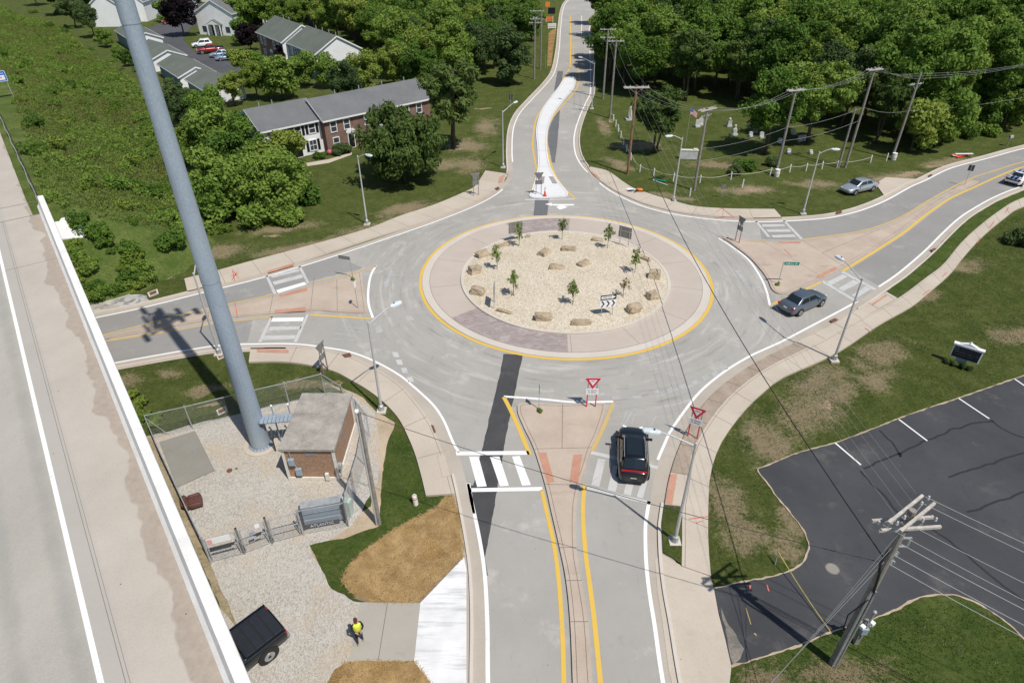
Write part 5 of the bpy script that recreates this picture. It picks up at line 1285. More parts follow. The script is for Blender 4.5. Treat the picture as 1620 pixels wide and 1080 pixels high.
def chevron_sign(c, rz, H, label):
    S = thing('chevron_sign', label, 'sign', c, rz, 'one-way chevron signs on the central island')
    for s in (-1, 1):
        mb = MB(); mb.box((s*.48, .02, H*.45), (.05, .04, H*.9)); mb.obj('sign_post', MAT['galv'], S)
    for z, h, w in ((H-.25, .46, 1.35), (H-.85, .68, 1.4)):
        mb = MB(); mb.box((0, 0, z), (w, .012, h)); mb.obj('sign_back', MAT['signback'], S)
    mb = MB(); mb.box((0, -.012, H-.25), (1.35, .008, .46)); f = mb.obj('arrow_panel', MAT['black'], S)
    mb = MB(); pts = [(-.6, -.13), (.28, -.13), (.28, -.19), (.62, 0), (.28, .19), (.28, .13), (-.6, .13)]
    mb.add([(x, -.019, H-.25+z) for x, z in pts], [tuple(range(7))]); mb.obj('arrow', MAT['whitepaint'], f)
    text_obj('letters', 'ONE WAY', .17, (-.1, -.024, H-.31), MAT['black'], f)
    mb = MB(); mb.box((0, -.012, H-.85), (1.4, .008, .68)); f = mb.obj('chevron_panel', MAT['whitepaint'], S)
    mb = MB()
    for x in (-.45, 0, .45):
        for s in (-1, 1): mb.add([(x-.17, -.02, H-.85+s*.29), (x-.03, -.02, H-.85+s*.29), (x+.17, -.02, H-.85), (x+.03, -.02, H-.85)], [(0, 1, 2, 3)] if s > 0 else [(3, 2, 1, 0)])
    mb.obj('chevrons', MAT['black'], f)
c = (G(954.5,499.7,.3)+G(965.4,498,.3))/2
chevron_sign(c, rad(12), 2.0, 'black and white one-way chevron sign at the near edge of the gravel island')
chevron_sign(G(987,388,.3), math.pi-.6, 2.0, 'back of a chevron sign at the far right rim of the gravel island')
chevron_sign(G(815,380,.3), math.pi+.35, 2.0, 'back of a chevron sign behind a young tree, far left of the island')
chevron_sign(G(782,482,.3), rad(-92), 2.0, 'chevron sign seen edge-on at the left side of the gravel island')
def post_sign(b, t, label, rz, w, h, face, back='signback', H=None, name='road_sign', cat='sign', posts=1, words=None, wsize=.16, z=.1, gap=.0):
    B = G(*b)+Vector((0, 0, z)); H = H or hgt(b, t)
    S = thing(name, label, cat, B, rz)
    for k in range(posts):
        x = 0 if posts == 1 else (-.35+.7*k)*w
        mb = MB(); mb.box((x, .03, H/2), (.05, .04, H)); mb.obj('sign_post', MAT['galv'], S)
    mb = MB(); mb.box((gap, 0, H-h/2), (w, .014, h)); mb.obj('sign_back', MAT[back], S)
    mb = MB(); mb.box((gap, -.012, H-h/2), (w, .006, h)); f = mb.obj('sign_face', MAT['whitepaint'] if words else MAT[face], S)
    if words:
        mb = MB(); mb.box((gap, -.018, H-h/2), (w-.05, .004, h-.05)); mb.obj('sign_field', MAT[face], f)
        text_obj('letters', words, wsize, (gap, -.024, H-h/2-wsize*.35), MAT['whitepaint'], f)
    return S
post_sign((1230.5,450.5), (1239,415), 'green street name blade on a thin post at the eastern median', rad(-4), 1.35, .36, 'signgreen', 'signgreen', words='Adkins Dr', wsize=.26, name='street_name_sign', gap=.72)
post_sign((559,442), (553,408), 'grey back of a street name blade on the western median', rad(160), 1.2, .36, 'signgreen', name='street_name_sign', gap=.6)
post_sign((567.5,489.5), (562,446), 'thin sign post seen edge-on, nearest the point of the western median', rad(80), .5, .6, 'whitepaint')
post_sign((853,649), (854,609), 'thin sign post seen edge-on on the near median, weeds at its foot', rad(86), .5, .7, 'whitepaint')
post_sign((1525,294), (1535,262), 'small dark-backed sign on the long eastern median', rad(150), .6, .7, 'darkgrey', 'darkgrey')
post_sign((1141.6,313), (1144,293), 'small grey sign in the grass before the cemetery rope', rad(170), .55, .55, 'signback')
post_sign((808,172), (807,152), 'small dark sign on the grass left of the far road', rad(175), .6, .9, 'darkgrey', 'darkgrey', H=2.2)
post_sign((872,40), (872,12), 'black board sign at the far end of the road', rad(0), 1.9, 1.5, 'black', 'black', H=4.2, posts=2, z=0)
post_sign((866,24), (857,0), 'orange road work sign at the far upper edge', rad(10), 1.2, 1.2, 'orange', H=3.2) if 'orange' in MAT else None
def business_sign():
    b = G(1520, 577); a = math.atan2((G(1543,573)-G(1508,552)).y, (G(1543,573)-G(1508,552)).x)
    S = thing('business_sign', 'dark navy business sign in a white pedimented frame among shrubs on the lawn', 'sign', b, rad(-38))
    S.scale = (.74,)*3
    W_, H_ = 2.5, 1.45; z0 = .75
    mb = MB(); mb.box((-.15, 0, .4), (.95, .45, .8)); mb.obj('plinth', MAT['sidinggrey'], S)
    mb = MB(); mb.box((0, 0, z0+H_/2), (W_, .42, H_)); mb.obj('cabinet', MAT['trim'], S, bevel=.02)
    mb = MB(); mb.box((0, -.22, z0+H_/2-.03), (W_-.2, .03, H_-.22)); f = mb.obj('sign_face', MAT['navy'], S)
    mb = MB(); mb.box((0, 0, z0+H_+.04), (W_+.16, .5, .1)); mb.obj('cornice', MAT['trim'], S)
    mb = MB(); mb.add([(-W_*.36, -.2, z0+H_+.09), (W_*.36, -.2, z0+H_+.09), (0, -.2, z0+H_+.42), (-W_*.36, .2, z0+H_+.09), (W_*.36, .2, z0+H_+.09), (0, .2, z0+H_+.42)], [(0, 1, 2), (3, 5, 4), (0, 2, 5, 3), (1, 4, 5, 2)]); mb.obj('pediment', MAT['trim'], S)
    mb = MB(); mb.sphere((0, 0, z0+H_+.5), .1, 8); mb.obj('finial', MAT['trim'], S)
    mb = MB(); n = 24; r = .19; q = (-.92, -.245, z0+H_-.38)
    for k in range(n):
        a0, a1 = 2*math.pi*k/n, 2*math.pi*(k+1)/n
        mb.add([(q[0]+rr*math.cos(a_), q[1], q[2]+rr*math.sin(a_)) for rr, a_ in ((.13, a0), (r, a0), (r, a1), (.13, a1))], [(0, 1, 2, 3)])
    mb.obj('round_emblem', MAT['dullgrey'], f)
    R2 = random.Random(4)
    for row, (z, x0, x1, m) in enumerate(((z0+H_-.42, -.62, 1.0, 'dullpurple'), (z0+H_-.72, -1.0, .95, 'dullgrey'), (z0+H_-1.0, -.9, .6, 'dullgold'))):
        mb = MB(); x = x0
        while x < x1:
            w = R2.uniform(.03, .07)
            if R2.random() > .15:
                mb.box((x, -.243, z), (.022, .01, .15)); mb.box((x+w*.5, -.243, z+R2.choice((-.06, 0, .06))), (w, .01, .022))
            x += w+.045
        mb.obj('lettering_row', MAT[m], f)
    for i, (dx, dy, r_) in enumerate(((-.75, -.3, .2), (-.4, -.42, .18), (.15, -.42, .2), (.6, -.3, .17))): SHRUBS.append((b+Matrix.Rotation(rad(-38), 3, 'Z') @ Vector((dx, dy, 0)), r_))
SHRUBS = []
MAT['navy'] = plain('navy_panel', (.010, .014, .034), .4)
MAT['dullgrey'] = plain('dull_grey', (.13, .13, .15), .6); MAT['dullpurple'] = plain('dull_purple', (.085, .06, .11), .6); MAT['dullgold'] = plain('dull_gold', (.12, .10, .05), .6)
MAT['orange'] = plain('orange_sheeting', (.80, .22, .03), .6, .1)
business_sign()
post_sign((866,22), (857,0), 'orange road work sign at the far upper edge', rad(10), 1.3, 1.3, 'orange', H=3.0)
# barrels / barricade far along the road
for i, (x, y, m) in enumerate(((869,36,'orange'), (873,47,'whitepaint'))):
    b = G(x, y); T = thing('barricade', ['orange barricade below the black board at the far end of the road', 'white and orange barricade at the top of the straw strip by the far road'][i], 'barricade', b, rad(5))
    for z in (.5, .95, 1.3):
        mb = MB(); mb.box((0, 0, z), (2.2, .05, .3)); mb.obj('rail', MAT[m], T)
    for s in (-.9, .9):
        mb = MB(); mb.bar((s, -.35, 0), (s, 0, 1.5), .06, .06); mb.bar((s, .35, 0), (s, 0, 1.5), .06, .06); mb.obj('leg', MAT['whitepaint'], T)
for i, (b, t) in enumerate((((863,108),(862,73)), ((866,107),(866,55)))):
    post_sign(b, t, ['pale thin marker post left of the far road', 'second thin marker post beside the straw strip of the far road'][i], rad(90), .1, .8, 'whitepaint', H=3.4 if i else 2.6, name='marker_post', cat='post', z=0)
# cone
def cone(b):
    T = thing('traffic_cone', 'tall slim orange traffic cone on the white far median', 'cone', b)
    mb = MB(); mb.box((0, 0, .03), (.42, .42, .06)); mb.obj('base', MAT['signred'], T)
    mb = MB(); mb.tube([(0, 0, .05), (0, 0, 1.1)], [.15, .03], 14); mb.obj('cone_body', MAT['orangered'], T)
    mb = MB(); mb.tube([(0, 0, .62), (0, 0, .78)], [.092, .074], 14); mb.obj('stripe', MAT['whitepaint'], T)
MAT['orangered'] = plain('orange_red', (.80, .08, .02), .5, .06)
cone(G(862,310,.13))
# knocked-over things on the north-east verge
g = G(1044, 288); T = thing('fallen_street_sign', 'uprooted green street name sign lying on the grass with its white post', 'sign', g, rad(-25))
mb = MB(); mb.box((-.1, .35, .12), (1.5, .3, .02)); mb.obj('blade', MAT['signgreen'], T)
mb = MB(); mb.bar((-.9, .1, .08), (1.1, -.75, .05), .07, .05); mb.obj('post', MAT['whitepaint'], T)
mb = MB(); mb.bar((-.9, .1, .1), (-.8, .55, .14), .05, .05); mb.obj('bracket', MAT['whitepaint'], T)
g = G(1006, 302, .12); T = thing('fallen_work_sign', 'collapsed white and orange work sign lying on the upper right sidewalk', 'sign', g, rad(-25))
mb = MB(); mb.add([(-1.3, -.1, .05), (-.2, -.55, .05), (-.1, .3, .12), (-.9, .35, .1)], [(0, 1, 2, 3)]); mb.add([(-1.3, -.1, .02), (-.2, -.55, .02), (-.1, .3, .05), (-.9, .35, .05)], [(3, 2, 1, 0)]); mb.obj('fabric', MAT['whitepaint'], T)
mb = MB(); mb.sphere((.35, .25, .15), .45, 8, (1, .6, .35)); mb.obj('orange_panel', MAT['orange'], T)
mb = MB(); mb.bar((-.8, -.5, .1), (.9, -.1, .1), .06, .06); mb.bar((0, -.7, .06), (.3, .2, .06), .06, .06); mb.obj('stand', MAT['black'], T)
g = G(1521, 247); T = thing('barricade_pile', 'heap of red and white barricade boards on the far right shoulder', 'barricade', g, rad(20))
for i in range(4):
    mb = MB(); mb.box((random.uniform(-.3, .3), random.uniform(-.3, .3), .1+.1*i), (2.4, .3, .06), random.uniform(-.4, .4)); mb.obj('board', MAT[('orangered', 'whitepaint')[i % 2]], T)
g = G(1592, 231); T = thing('mailbox', 'grey mailbox on a leaning post at the far right roadside', 'mailbox', g, rad(20))
mb = MB(); mb.bar((0, 0, 0), (.15, 0, 1.1), .1, .1); mb.obj('post', MAT['wood'], T)
mb = MB(); mb.box((.2, 0, 1.2), (.6, .3, .22)); mb.tube([(-.1, 0, 1.3), (.5, 0, 1.3)], .15, 10); mb.obj('box', MAT['galv'], T)
g = G(658, 797); T = thing('marker_bollard', 'short white tilted utility bollard on the grass beside the sidewalk end', 'bollard', g)
mb = MB(); mb.tube([(0, 0, -.05), (-.05, .06, .62), (-.055, .065, .7)], [.15, .15, .1], 14); mb.obj('tube', MAT['offwhite'], T)
mb = MB(); mb.tube([(-.03, .04, .42), (-.034, .045, .47)], .154, 14); mb.obj('band', MAT['signred'], T)

# ------------------------------------------------------------------ cemetery
posts = [(966,184),(970,191),(974,200),(978,208),(982,218),(986,229),(991,240),(998,253),(1012,272),(1034,278),(1065,286),(1107,289),(1156,284),(1218,277),(1249,272),(1275,270),(1300,267),(1324,265),(1377,257),(1402,254)]
extra = [(1091,310),(1174,296)]
pm = None; tops = []
for i, p in enumerate(posts+extra):
    B = G(*p); h = .95
    if pm is None:
        mb = MB(); mb.tube([(0, 0, -.05), (0, 0, .9), (0, 0, .97)], [.07, .07, .03], 8); pm = mb.obj('rope_post', MAT['whitepaint']); o = pm
    else:
        o = pm.copy(); col.objects.link(o)
    o.location = B; o.rotation_euler = (random.uniform(-.06, .06), random.uniform(-.06, .06), random.uniform(0, 6))
    tag(o, 'short white post of the rope line round the cemetery' if i < len(posts) else ['stray white post in the grass nearer the street lamp', 'stray low white post before the rope line, beside the bare soil'][i-len(posts)], 'post', 'white posts of the cemetery rope line' if i < len(posts) else None)
    if i < len(posts): tops.append(B+Vector((0, 0, .75)))
for i, (a, b) in enumerate(zip(tops[:-2], tops[1:-1])):
    mb = MB(); n = 8; mb.tube([a.lerp(b, k/n)-Vector((0, 0, .9*.3*4*(k/n)*(1-k/n)*min(1, (b-a).length/4))) for k in range(n+1)], .02, 5)
    tag(mb.obj('rope', MAT['offwhite']), 'slack pale rope hung between white cemetery posts', 'rope', 'ropes of the cemetery line')
MAT['stone'] = two('grey_tombstone', (.40, .40, .39), (.60, .60, .58), 2, 12)
MAT['stonedark'] = two('dark_tombstone', (.16, .17, .16), (.30, .31, .30), 2, 12)
def tomb(px, py, kind, h, label, m='stone', rz=.2):
    T = thing('gravestone', label, 'gravestone', G(px, py), rz)
    mb = MB(); mb.box((0, 0, .12), (.95*h*.6+.2, .6, .26)); mb.obj('plinth', MAT[m], T)
    mb = MB()
    if kind == 'obelisk': mb.box((0, 0, .5), (.55, .55, .5)); mb.tube([(0, 0, .75), (0, 0, h), (0, 0, h+.25)], [.34, .2, .02], 4)
    elif kind == 'urn': mb.box((0, 0, .55), (.6, .45, .7)); mb.tube([(0, 0, .9), (0, 0, h*.8), (0, 0, h)], [.3, .22, .16], 8); mb.sphere((0, 0, h+.1), .2, 8)
    else:
        w = .3*h+.12; P = [(-w, 0), (w, 0), (w, h*.75)]+[(w*math.cos(a), h*.75+h*.25*math.sin(a)) for a in (.5, 1, math.pi/2, 2.14, 2.64)]+[(-w, h*.75)]
        n = len(P); mb.add([(x, -.1, .2+z) for x, z in P]+[(x, .1, .2+z) for x, z in P], [tuple(range(n)), tuple(range(2*n-1, n-1, -1))]+[(i, n+i, n+(i+1) % n, (i+1) % n) for i in range(n)])
    mb.obj('headstone', MAT[m], T)
for a in ((1153,200,'urn',1.0,'small urn-topped gravestone left of the taller cemetery monuments'), (1161,214,'urn',1.25,'pale gravestone with a rounded top on a broad white base, nearest the tree shadow'), (1189,201,'obelisk',1.5,'tallest pale obelisk gravestone under the cemetery tree'),
          (1194,210,'slab',.8,'dark-faced round-topped gravestone beside the obelisk','stonedark'), (1187,216,'slab',.5,'tiny pale gravestone in front of the dark one'), (1204,218,'slab',.65,'small grey slab gravestone right of the obelisk, left of the tree trunk'), (1103,201,'slab',.9,'narrow white gravestone of a pair left of the cemetery utility pole'), (1108,198,'slab',.85,'broader white gravestone of the pair left of the cemetery utility pole'),
          (1247,243,'slab',.5,'low grey gravestone just right of the brown-footed pole'), (1233,226,'slab',.5,'grey gravestone hidden close behind the brown-footed pole'), (1255,212,'slab',.5,'white gravestone in tree shade beyond the brown-footed pole'), (1265,223,'slab',.6,'left gravestone of a shaded pair under the trees'), (1271,222,'slab',.6,'right gravestone of a shaded pair under the trees'), (1282,243,'slab',.35,'flat pale gravestone alone near the street lamp head'), (996,190,'obelisk',1.9,'slender white monument in the shade beside the brown utility pole')):
    tomb(*a)
g = G(1089, 251); T = thing('entrance_stone', 'wide light grey cemetery name wall with a raised corner, behind the street lamp', 'monument', g, rad(-6))
mb = MB(); mb.box((0, 0, .55), (2.2, .35, 1.15)); mb.obj('wall', MAT['stone'], T)
mb = MB(); mb.box((0, 0, 1.16), (2.3, .45, .1)); mb.box((.75, 0, 1.28), (.5, .4, .16)); mb.obj('coping', MAT['offwhite'], T)
g = G(1084, 232); H = 5.2; T = thing('flagpole', 'thin flagpole with a small drooping striped flag beside the cemetery pole', 'flagpole', g)
mb = MB(); mb.tube([(0, 0, 0), (0, 0, H)], [.04, .025], 8); mb.sphere((0, 0, H), .05, 6); mb.obj('pole', MAT['galv'], T)
mb = MB()
def fl(u, v): return (.03+u*.9, .12*math.sin(u*5+v), H-.1-v*.75-u*u*.5)
def fpatch(nm, u0, u1, v0, v1, m):
    mb = MB(); n = 6
    P = [fl(u0+(u1-u0)*i/n, v) for i in range(n+1) for v in (v0, v1)]
    mb.add(P, [(2*i, 2*i+1, 2*i+3, 2*i+2) for i in range(n)]); return mb.obj(nm, MAT[m], T)
for k in range(13): fpatch('stripe', .4 if k < 7 else 0, 1, k/13, (k+1)/13, 'signred' if k % 2 == 0 else 'whitepaint')
fpatch('canton', 0, .4, 0, 7/13, 'signblue')
for px, py in ((1520,577),): pass
# brown chair in the yard
g = G(305, 800); T = thing('discarded_armchair', 'dark red-brown padded armchair lying by the yard fence', 'armchair', g, rad(25)); T.scale = (.78,)*3
def cushion(nm, c, d, rot=(0, 0, 0)):
    bm = bmesh.new(); bmesh.ops.create_cube(bm, size=1)
    bmesh.ops.subdivide_edges(bm, edges=bm.edges[:], cuts=3, use_grid_fill=True)
    for v in bm.verts:
        l = v.co.length; v.co = v.co.lerp(v.co.normalized()*.62, .28); v.co *= 1+.06*mnoise.noise(v.co*4+Vector(c)*3)
        v.co = Vector((v.co.x*d[0], v.co.y*d[1], v.co.z*d[2]))
    o = bm_obj(nm, bm, MAT['brownleather'], T, True); o.location = c; o.rotation_euler = rot; return o
MAT['brownleather'] = plain('brown_leather', (.125, .055, .042), .55, .3, 5)
cushion('seat', (.25, .05, .28), (.95, .9, .5)); cushion('backrest', (-.38, .1, .42), (.38, .95, .8), (0, -.5, 0)); cushion('armrest', (.22, .52, .4), (.85, .22, .4)); cushion('armrest', (.28, -.42, .4), (.85, .22, .4))
# boulders
def boulder_mesh(seed, d):
    bm = bmesh.new(); bmesh.ops.create_cube(bm, size=1); bmesh.ops.subdivide_edges(bm, edges=bm.edges[:], cuts=5, use_grid_fill=True)
    for v in bm.verts:
        p = v.co.copy(); q = p.lerp(p.normalized()*.6, .10); s = Vector((seed*3.1, 0, 0))
        q += p.normalized()*(.17*mnoise.noise(p*1.3+s)+.06*mnoise.noise(p*5+s)+.03*mnoise.noise(p*11+s))
        q.x += .12*p.z*math.sin(seed)
        v.co = Vector((q.x*d[0], q.y*d[1], q.z*d[2]))
    return bm
def bouldermat():
    t = NT('tan_sandstone', .9, .2)
    f = t.math('ADD', t.math('MULTIPLY', t.noise(1.1, 6, .65), .5), t.math('MULTIPLY', t.noise(4, 6, .7, stretch=(1, 1, 3.5)), .5))
    c = t.ramp(f, [(.32, (.16, .115, .075)), (.46, (.36, .28, .19)), (.62, (.53, .45, .335))])
    return t.done(c, t.noise(9, 6, .7), .5, .05)
MAT['boulder'] = bouldermat()
bl = [(861,404,1.3,.8,.65,.9,'leaning tan boulder at the left of the inner ring of four'),(899,398,1.5,.7,.6,-.15,'long tan boulder at the back of the inner ring of four'),(881,427,1.4,.8,.6,-.1,'broad tan boulder at the front of the inner ring of four'),(924,421,1.3,.9,.6,.6,'tilted tan boulder at the right of the inner ring of four'),
      (946,380,1.2,.5,.3,-.2,'flat brown boulder beside the young tree at the back right rim'),(1035,438,1.1,.8,.75,-.2,'dark blocky boulder at the right rim of the gravel'),(1031,470,1.0,.8,.6,.5,'pale boulder at the lower right rim, right of the chevron sign'),(1002,491,1.2,.8,.6,.4,'tan wedge boulder near the chevron sign'),
      (920,511,1.7,.5,.4,0,'long low brown boulder at the bottom rim'),(858,504,1.4,.7,.6,0,'orange-tan block boulder at the bottom left rim'),(1022,410,.9,.4,.3,-.8,'flat slab boulder at the right rim behind the dark block'),(763,404,1.3,.7,.55,.6,'grey-tan boulder at the upper left rim'),
      (751,430,1.1,.9,.7,.5,'rusty block boulder at the left rim'),(835,374,.5,.4,.3,0,'small dark stone at the back rim'),(796,389,1.2,.45,.3,.5,'flat long boulder between two young trees at the back left'),(756,462,1.2,.8,.6,-.4,'tilted tan boulder at the lower left rim'),(799,493,1.4,.35,.25,-.5,'low flat slab boulder at the lower left rim by the kerb')]
for i, (x, y, a, b, h, rz, lb) in enumerate(bl):
    o = bm_obj('boulder', boulder_mesh(i+1, (a*.93, b*.95, h*1.12)), MAT['boulder'], None, False)
    p = G(x, y, .3); o.location = (p.x, p.y, .2+h*.40); o.rotation_euler = (random.uniform(-.12, .12), random.uniform(-.15, .15), rz); tag(o, lb, 'boulder', 'boulders on the gravel island')
# ------------------------------------------------------------------ vehicles
def carpaint(name, c, metal=.3, rough=.28):
    t = NT(name, rough, .5); t.b.inputs['Metallic'].default_value = metal
    t.b.inputs['Coat Weight'].default_value = .6; t.b.inputs['Coat Roughness'].default_value = .08
    f = t.noise(1.5, 5)
    return t.done(t.ramp(f, [(.3, tuple(x*.9 for x in c)), (.7, c)]))
PAINT = {'black': carpaint('black_car_paint', (.008, .010, .014), .2, .2), 'greyblue': carpaint('grey_blue_car_paint', (.135, .165, .20), .5), 'silver': carpaint('silver_car_paint', (.45, .48, .52), .5), 'white': carpaint('white_car_paint', (.80, .81, .82), 0),
         'red': carpaint('red_car_paint', (.30, .015, .02), .1), 'blue': carpaint('pale_blue_car_paint', (.30, .40, .50), .4), 'navy': carpaint('dark_car_paint', (.02, .03, .05), .3), 'stripeblue': carpaint('blue_stripe_paint', (.01, .05, .28), .1)}
MAT['carglass'] = plain('car_glass', (.012, .018, .022), .06, .05, 1, 0, .8)
MAT['tyre'] = plain('tyre_rubber', (.025, .025, .025), .9, .2)
MAT['rim'] = plain('alloy_rim', (.42, .43, .44), .35, .1, 3, .6)
MAT['tail'] = plain('tail_lamp', (.42, .01, .015), .25, .05)
MAT['head'] = plain('head_lamp', (.75, .78, .80), .12, .05)
MAT['plate'] = plain('number_plate', (.70, .70, .68), .5, .05)
MAT['ledge'] = plain('black_trim', (.02, .02, .02), .6)
def wheel(root, x, y, r, w, sgn):
    mb = MB(); mb.tube([(0, -w/2, 0), (0, -w/2+.03, 0), (0, w/2-.03, 0), (0, w/2, 0)], [r*.9, r, r, r*.9], 20)
    o = mb.obj('wheel', MAT['tyre'], root, True); o.location = (x, y, r)
    mb = MB(); mb.tube([(0, sgn*(w/2-.02), 0), (0, sgn*(w/2+.012), 0)], [r*.66, r*.62], 18)
    k = mb.obj('rim', MAT['rim'], o)
    mb = MB(); mb.tube([(0, sgn*(w/2+.006), 0), (0, sgn*(w/2+.016), 0)], r*.2, 12); mb.obj('hub', MAT['ledge'], o)
    return o
def loft(sections):
    "sections: list of rings of equal length"
    n = len(sections[0]); vs = [v for s in sections for v in s]; fs = []
    for i in range(len(sections)-1):
        for k in range(n): fs.append((i*n+k, i*n+(k+1) % n, (i+1)*n+(k+1) % n, (i+1)*n+k))
    fs.append(tuple(range(n-1, -1, -1))); fs.append(tuple((len(sections)-1)*n+k for k in range(n)))
    return vs, fs
def body_loft(st):
    secs = []
    for x, zb, zt, w in st:
        h = zt-zb
        half = [(0, zb), (w*.86, zb), (w*.97, zb+h*.16), (w, zb+h*.52), (w*.965, zb+h*.80), (w*.86, zt-.012), (w*.5, zt+.02), (0, zt+.03)]
        ring = [(x, y, z) for y, z in half]+[(x, -y, z) for y, z in half[-2:0:-1]]
        secs.append(ring)
    return loft(secs)
def subsurf(o, n=2):
    m = o.modifiers.new('sub', 'SUBSURF'); m.levels = n; m.render_levels = n
CARS = {
 'sedan': dict(L=4.8, st=[(-2.40,.42,.62,.62),(-2.36,.32,.86,.76),(-2.2,.24,1.0,.85),(-1.7,.2,1.03,.905),(-.9,.19,.98,.915),(0,.19,.95,.915),(.9,.19,.93,.915),(1.35,.2,.92,.90),(1.9,.22,.82,.87),(2.25,.26,.70,.78),(2.38,.34,.58,.62)],
    cab=(-1.75,-.95,.35,1.22,.98,1.46,.80,.58), wh=(-1.42,1.42,.33)),
 'suv': dict(L=4.6, st=[(-2.30,.42,.72,.66),(-2.27,.34,1.0,.80),(-2.1,.26,1.08,.88),(-1.5,.24,1.08,.92),(-.6,.23,1.05,.925),(.4,.23,1.03,.925),(1.1,.23,1.02,.92),(1.6,.25,.95,.90),(2.05,.28,.84,.84),(2.27,.36,.66,.66)],
    cab=(-2.12,-1.72,.25,1.12,1.05,1.64,.84,.66), wh=(-1.38,1.38,.36)),
 'cross': dict(L=4.45, st=[(-2.22,.44,.62,.56),(-2.2,.34,.95,.70),(-2.02,.26,1.06,.84),(-1.45,.23,1.06,.925),(-.6,.22,1.03,.93),(.4,.22,1.0,.93),(1.05,.22,.98,.925),(1.5,.23,.93,.90),(1.95,.26,.82,.80),(2.2,.34,.64,.56)],
    cab=(-1.92,-1.42,.30,1.12,1.03,1.58,.80,.62), wh=(-1.36,1.36,.35)),
 'coupe': dict(L=5.0, st=[(-2.48,.44,.70,.66),(-2.44,.34,.94,.80),(-2.2,.26,1.04,.90),(-1.6,.22,1.04,.945),(-.8,.2,.97,.93),(.1,.2,.93,.92),(1.0,.2,.93,.93),(1.6,.22,.90,.93),(2.15,.25,.82,.88),(2.42,.3,.70,.74),(2.48,.36,.6,.66)],
    cab=(-1.75,-.95,.05,.92,.97,1.42,.80,.58), wh=(-1.48,1.48,.36)),
}
def car(name, label, pos, h, kind, paint, cat='car', group=None, glass_roof=False, stripes=False, plate=True, tailbar=False):
    C = CARS[kind]; P = PAINT[paint]
    T = thing(name, label, cat, pos, h, group)
    if kind == 'cross': T.scale = (1.03, 1.05, 1.03)
    vs, fs = body_loft(C['st']); o = mesh_obj('body', vs, fs, P, T, True); subsurf(o)
    xb0, xb1, xf1, xf0, zb, zt, wb, wt = C['cab']   # rear base, rear top, front top, front base
    zb -= .05
    # cabin (pillars and roof)
    secs = []
    for t_, s_ in ((0, 0), (.5, .5), (.92, .93), (1, 1)):
        z = zb+(zt-zb)*t_; x0 = xb0+(xb1-xb0)*t_; x1 = xf0+(xf1-xf0)*t_; w = wb+(wt-wb)*(t_**1.15)
        if t_ == 1: x0 += .10; x1 -= .12; w -= .10
        bul = .05
        ring = [(x0, -w*.86, z), (x0-bul, 0, z), (x0, w*.86, z), (x0*.6+x1*.4, w, z), (x1*.75+x0*.25, w*.99, z), (x1, w*.86, z), (x1+bul, 0, z), (x1, -w*.86, z), (x1*.75+x0*.25, -w*.99, z), (x0*.6+x1*.4, -w, z)]
        secs.append(ring)
    vs, fs = loft(secs); o = mesh_obj('cabin', vs, fs, P, T, True)
    b = o.modifiers.new('b', 'BEVEL'); b.width = .05; b.segments = 3
    def pt(side, u, t_):
        z = zb+(zt-zb)*t_; x0 = xb0+(xb1-xb0)*t_; x1 = xf0+(xf1-xf0)*t_; w = wb+(wt-wb)*(t_**1.15)
        return x0, x1, w, z
    def pane(nm, pts): 
        mb = MB(); mb.add(pts, [tuple(range(len(pts)))]); return mb.obj(nm, MAT['carglass'], T)
    e = .018
    def fr(side, t_):   # front/back glass edge
        x0, x1, w, z = pt(0, 0, t_); x = x1+e if side > 0 else x0-e
        return [(x, -w*.80, z+.01), (x+side*.055, 0, z+.015), (x, w*.80, z+.01)]
    for side, nm in ((1, 'windscreen'), (-1, 'rear_window')):
        a, b = fr(side, .16), fr(side, .88)
        mb = MB(); mb.add(a+b, [(0, 1, 4, 3), (1, 2, 5, 4)] if side > 0 else [(1, 0, 3, 4), (2, 1, 4, 5)]); mb.obj(nm, MAT['carglass'], T)
    for s in (-1, 1):
        x0, x1, w0, z0 = pt(0, 0, .2); X0, X1, w1, z1 = pt(0, 0, .84)
        L0, L1 = x0+.30, x1-.20; U0, U1 = X0+.16, X1-.10; m0, m1 = (x0+x1)/2-.05, (X0+X1)/2-.05
        for a, b, c, d in ((L0, m0-.05, m1-.05, U0), (m0+.05, L1, U1, m1+.05)):
            p = [(a, s*(w0+e), z0), (b, s*(w0+e), z0), (c, s*(w1+e+.006), z1), (d, s*(w1+e+.006), z1)]
            pane('side_window', p if s < 0 else p[::-1])
    if glass_roof:
        pane('glass_roof', [(xb1+.16, -wt*.72, zt+.012), (xf1-.10, -wt*.72, zt+.012), (xf1-.10, wt*.72, zt+.012), (xb1+.16, wt*.72, zt+.012)])
    if glass_roof or kind == 'suv':
        for s in (-1, 1):
            mb = MB(); mb.tube([(xb1-.05, s*(wt-.03), zt+.01), (xb1+.1, s*(wt-.03), zt+.05), (xf1-.1, s*(wt-.03), zt+.05), (xf1+.03, s*(wt-.03), zt+.01)], .022, 6); mb.obj('roof_rail', MAT['rim'] if kind != 'cross' else MAT['galvdark'], T)
    wr, wf, r = C['wh']
    wy = max(s[3] for s in C['st'])-.10
    for x in (wr, wf):
        for s in (-1, 1):
            wheel(T, x, s*wy, r, .23, s)
            mb = MB(); mb.tube([(x, s*(wy+.06), r+.02), (x, s*(wy+.107), r+.02)], r*1.16, 22); mb.obj('wheel_arch', MAT['ledge'], T)
    L = C['L']/2; sx = C['st']; zr = sx[2][2]; zf = sx[-3][2]
    if tailbar:
        mb = MB(); mb.box((-L+.19, 0, zr-.01), (.07, 1.42, .09)); mb.obj('tail_light', MAT['tail'], T)
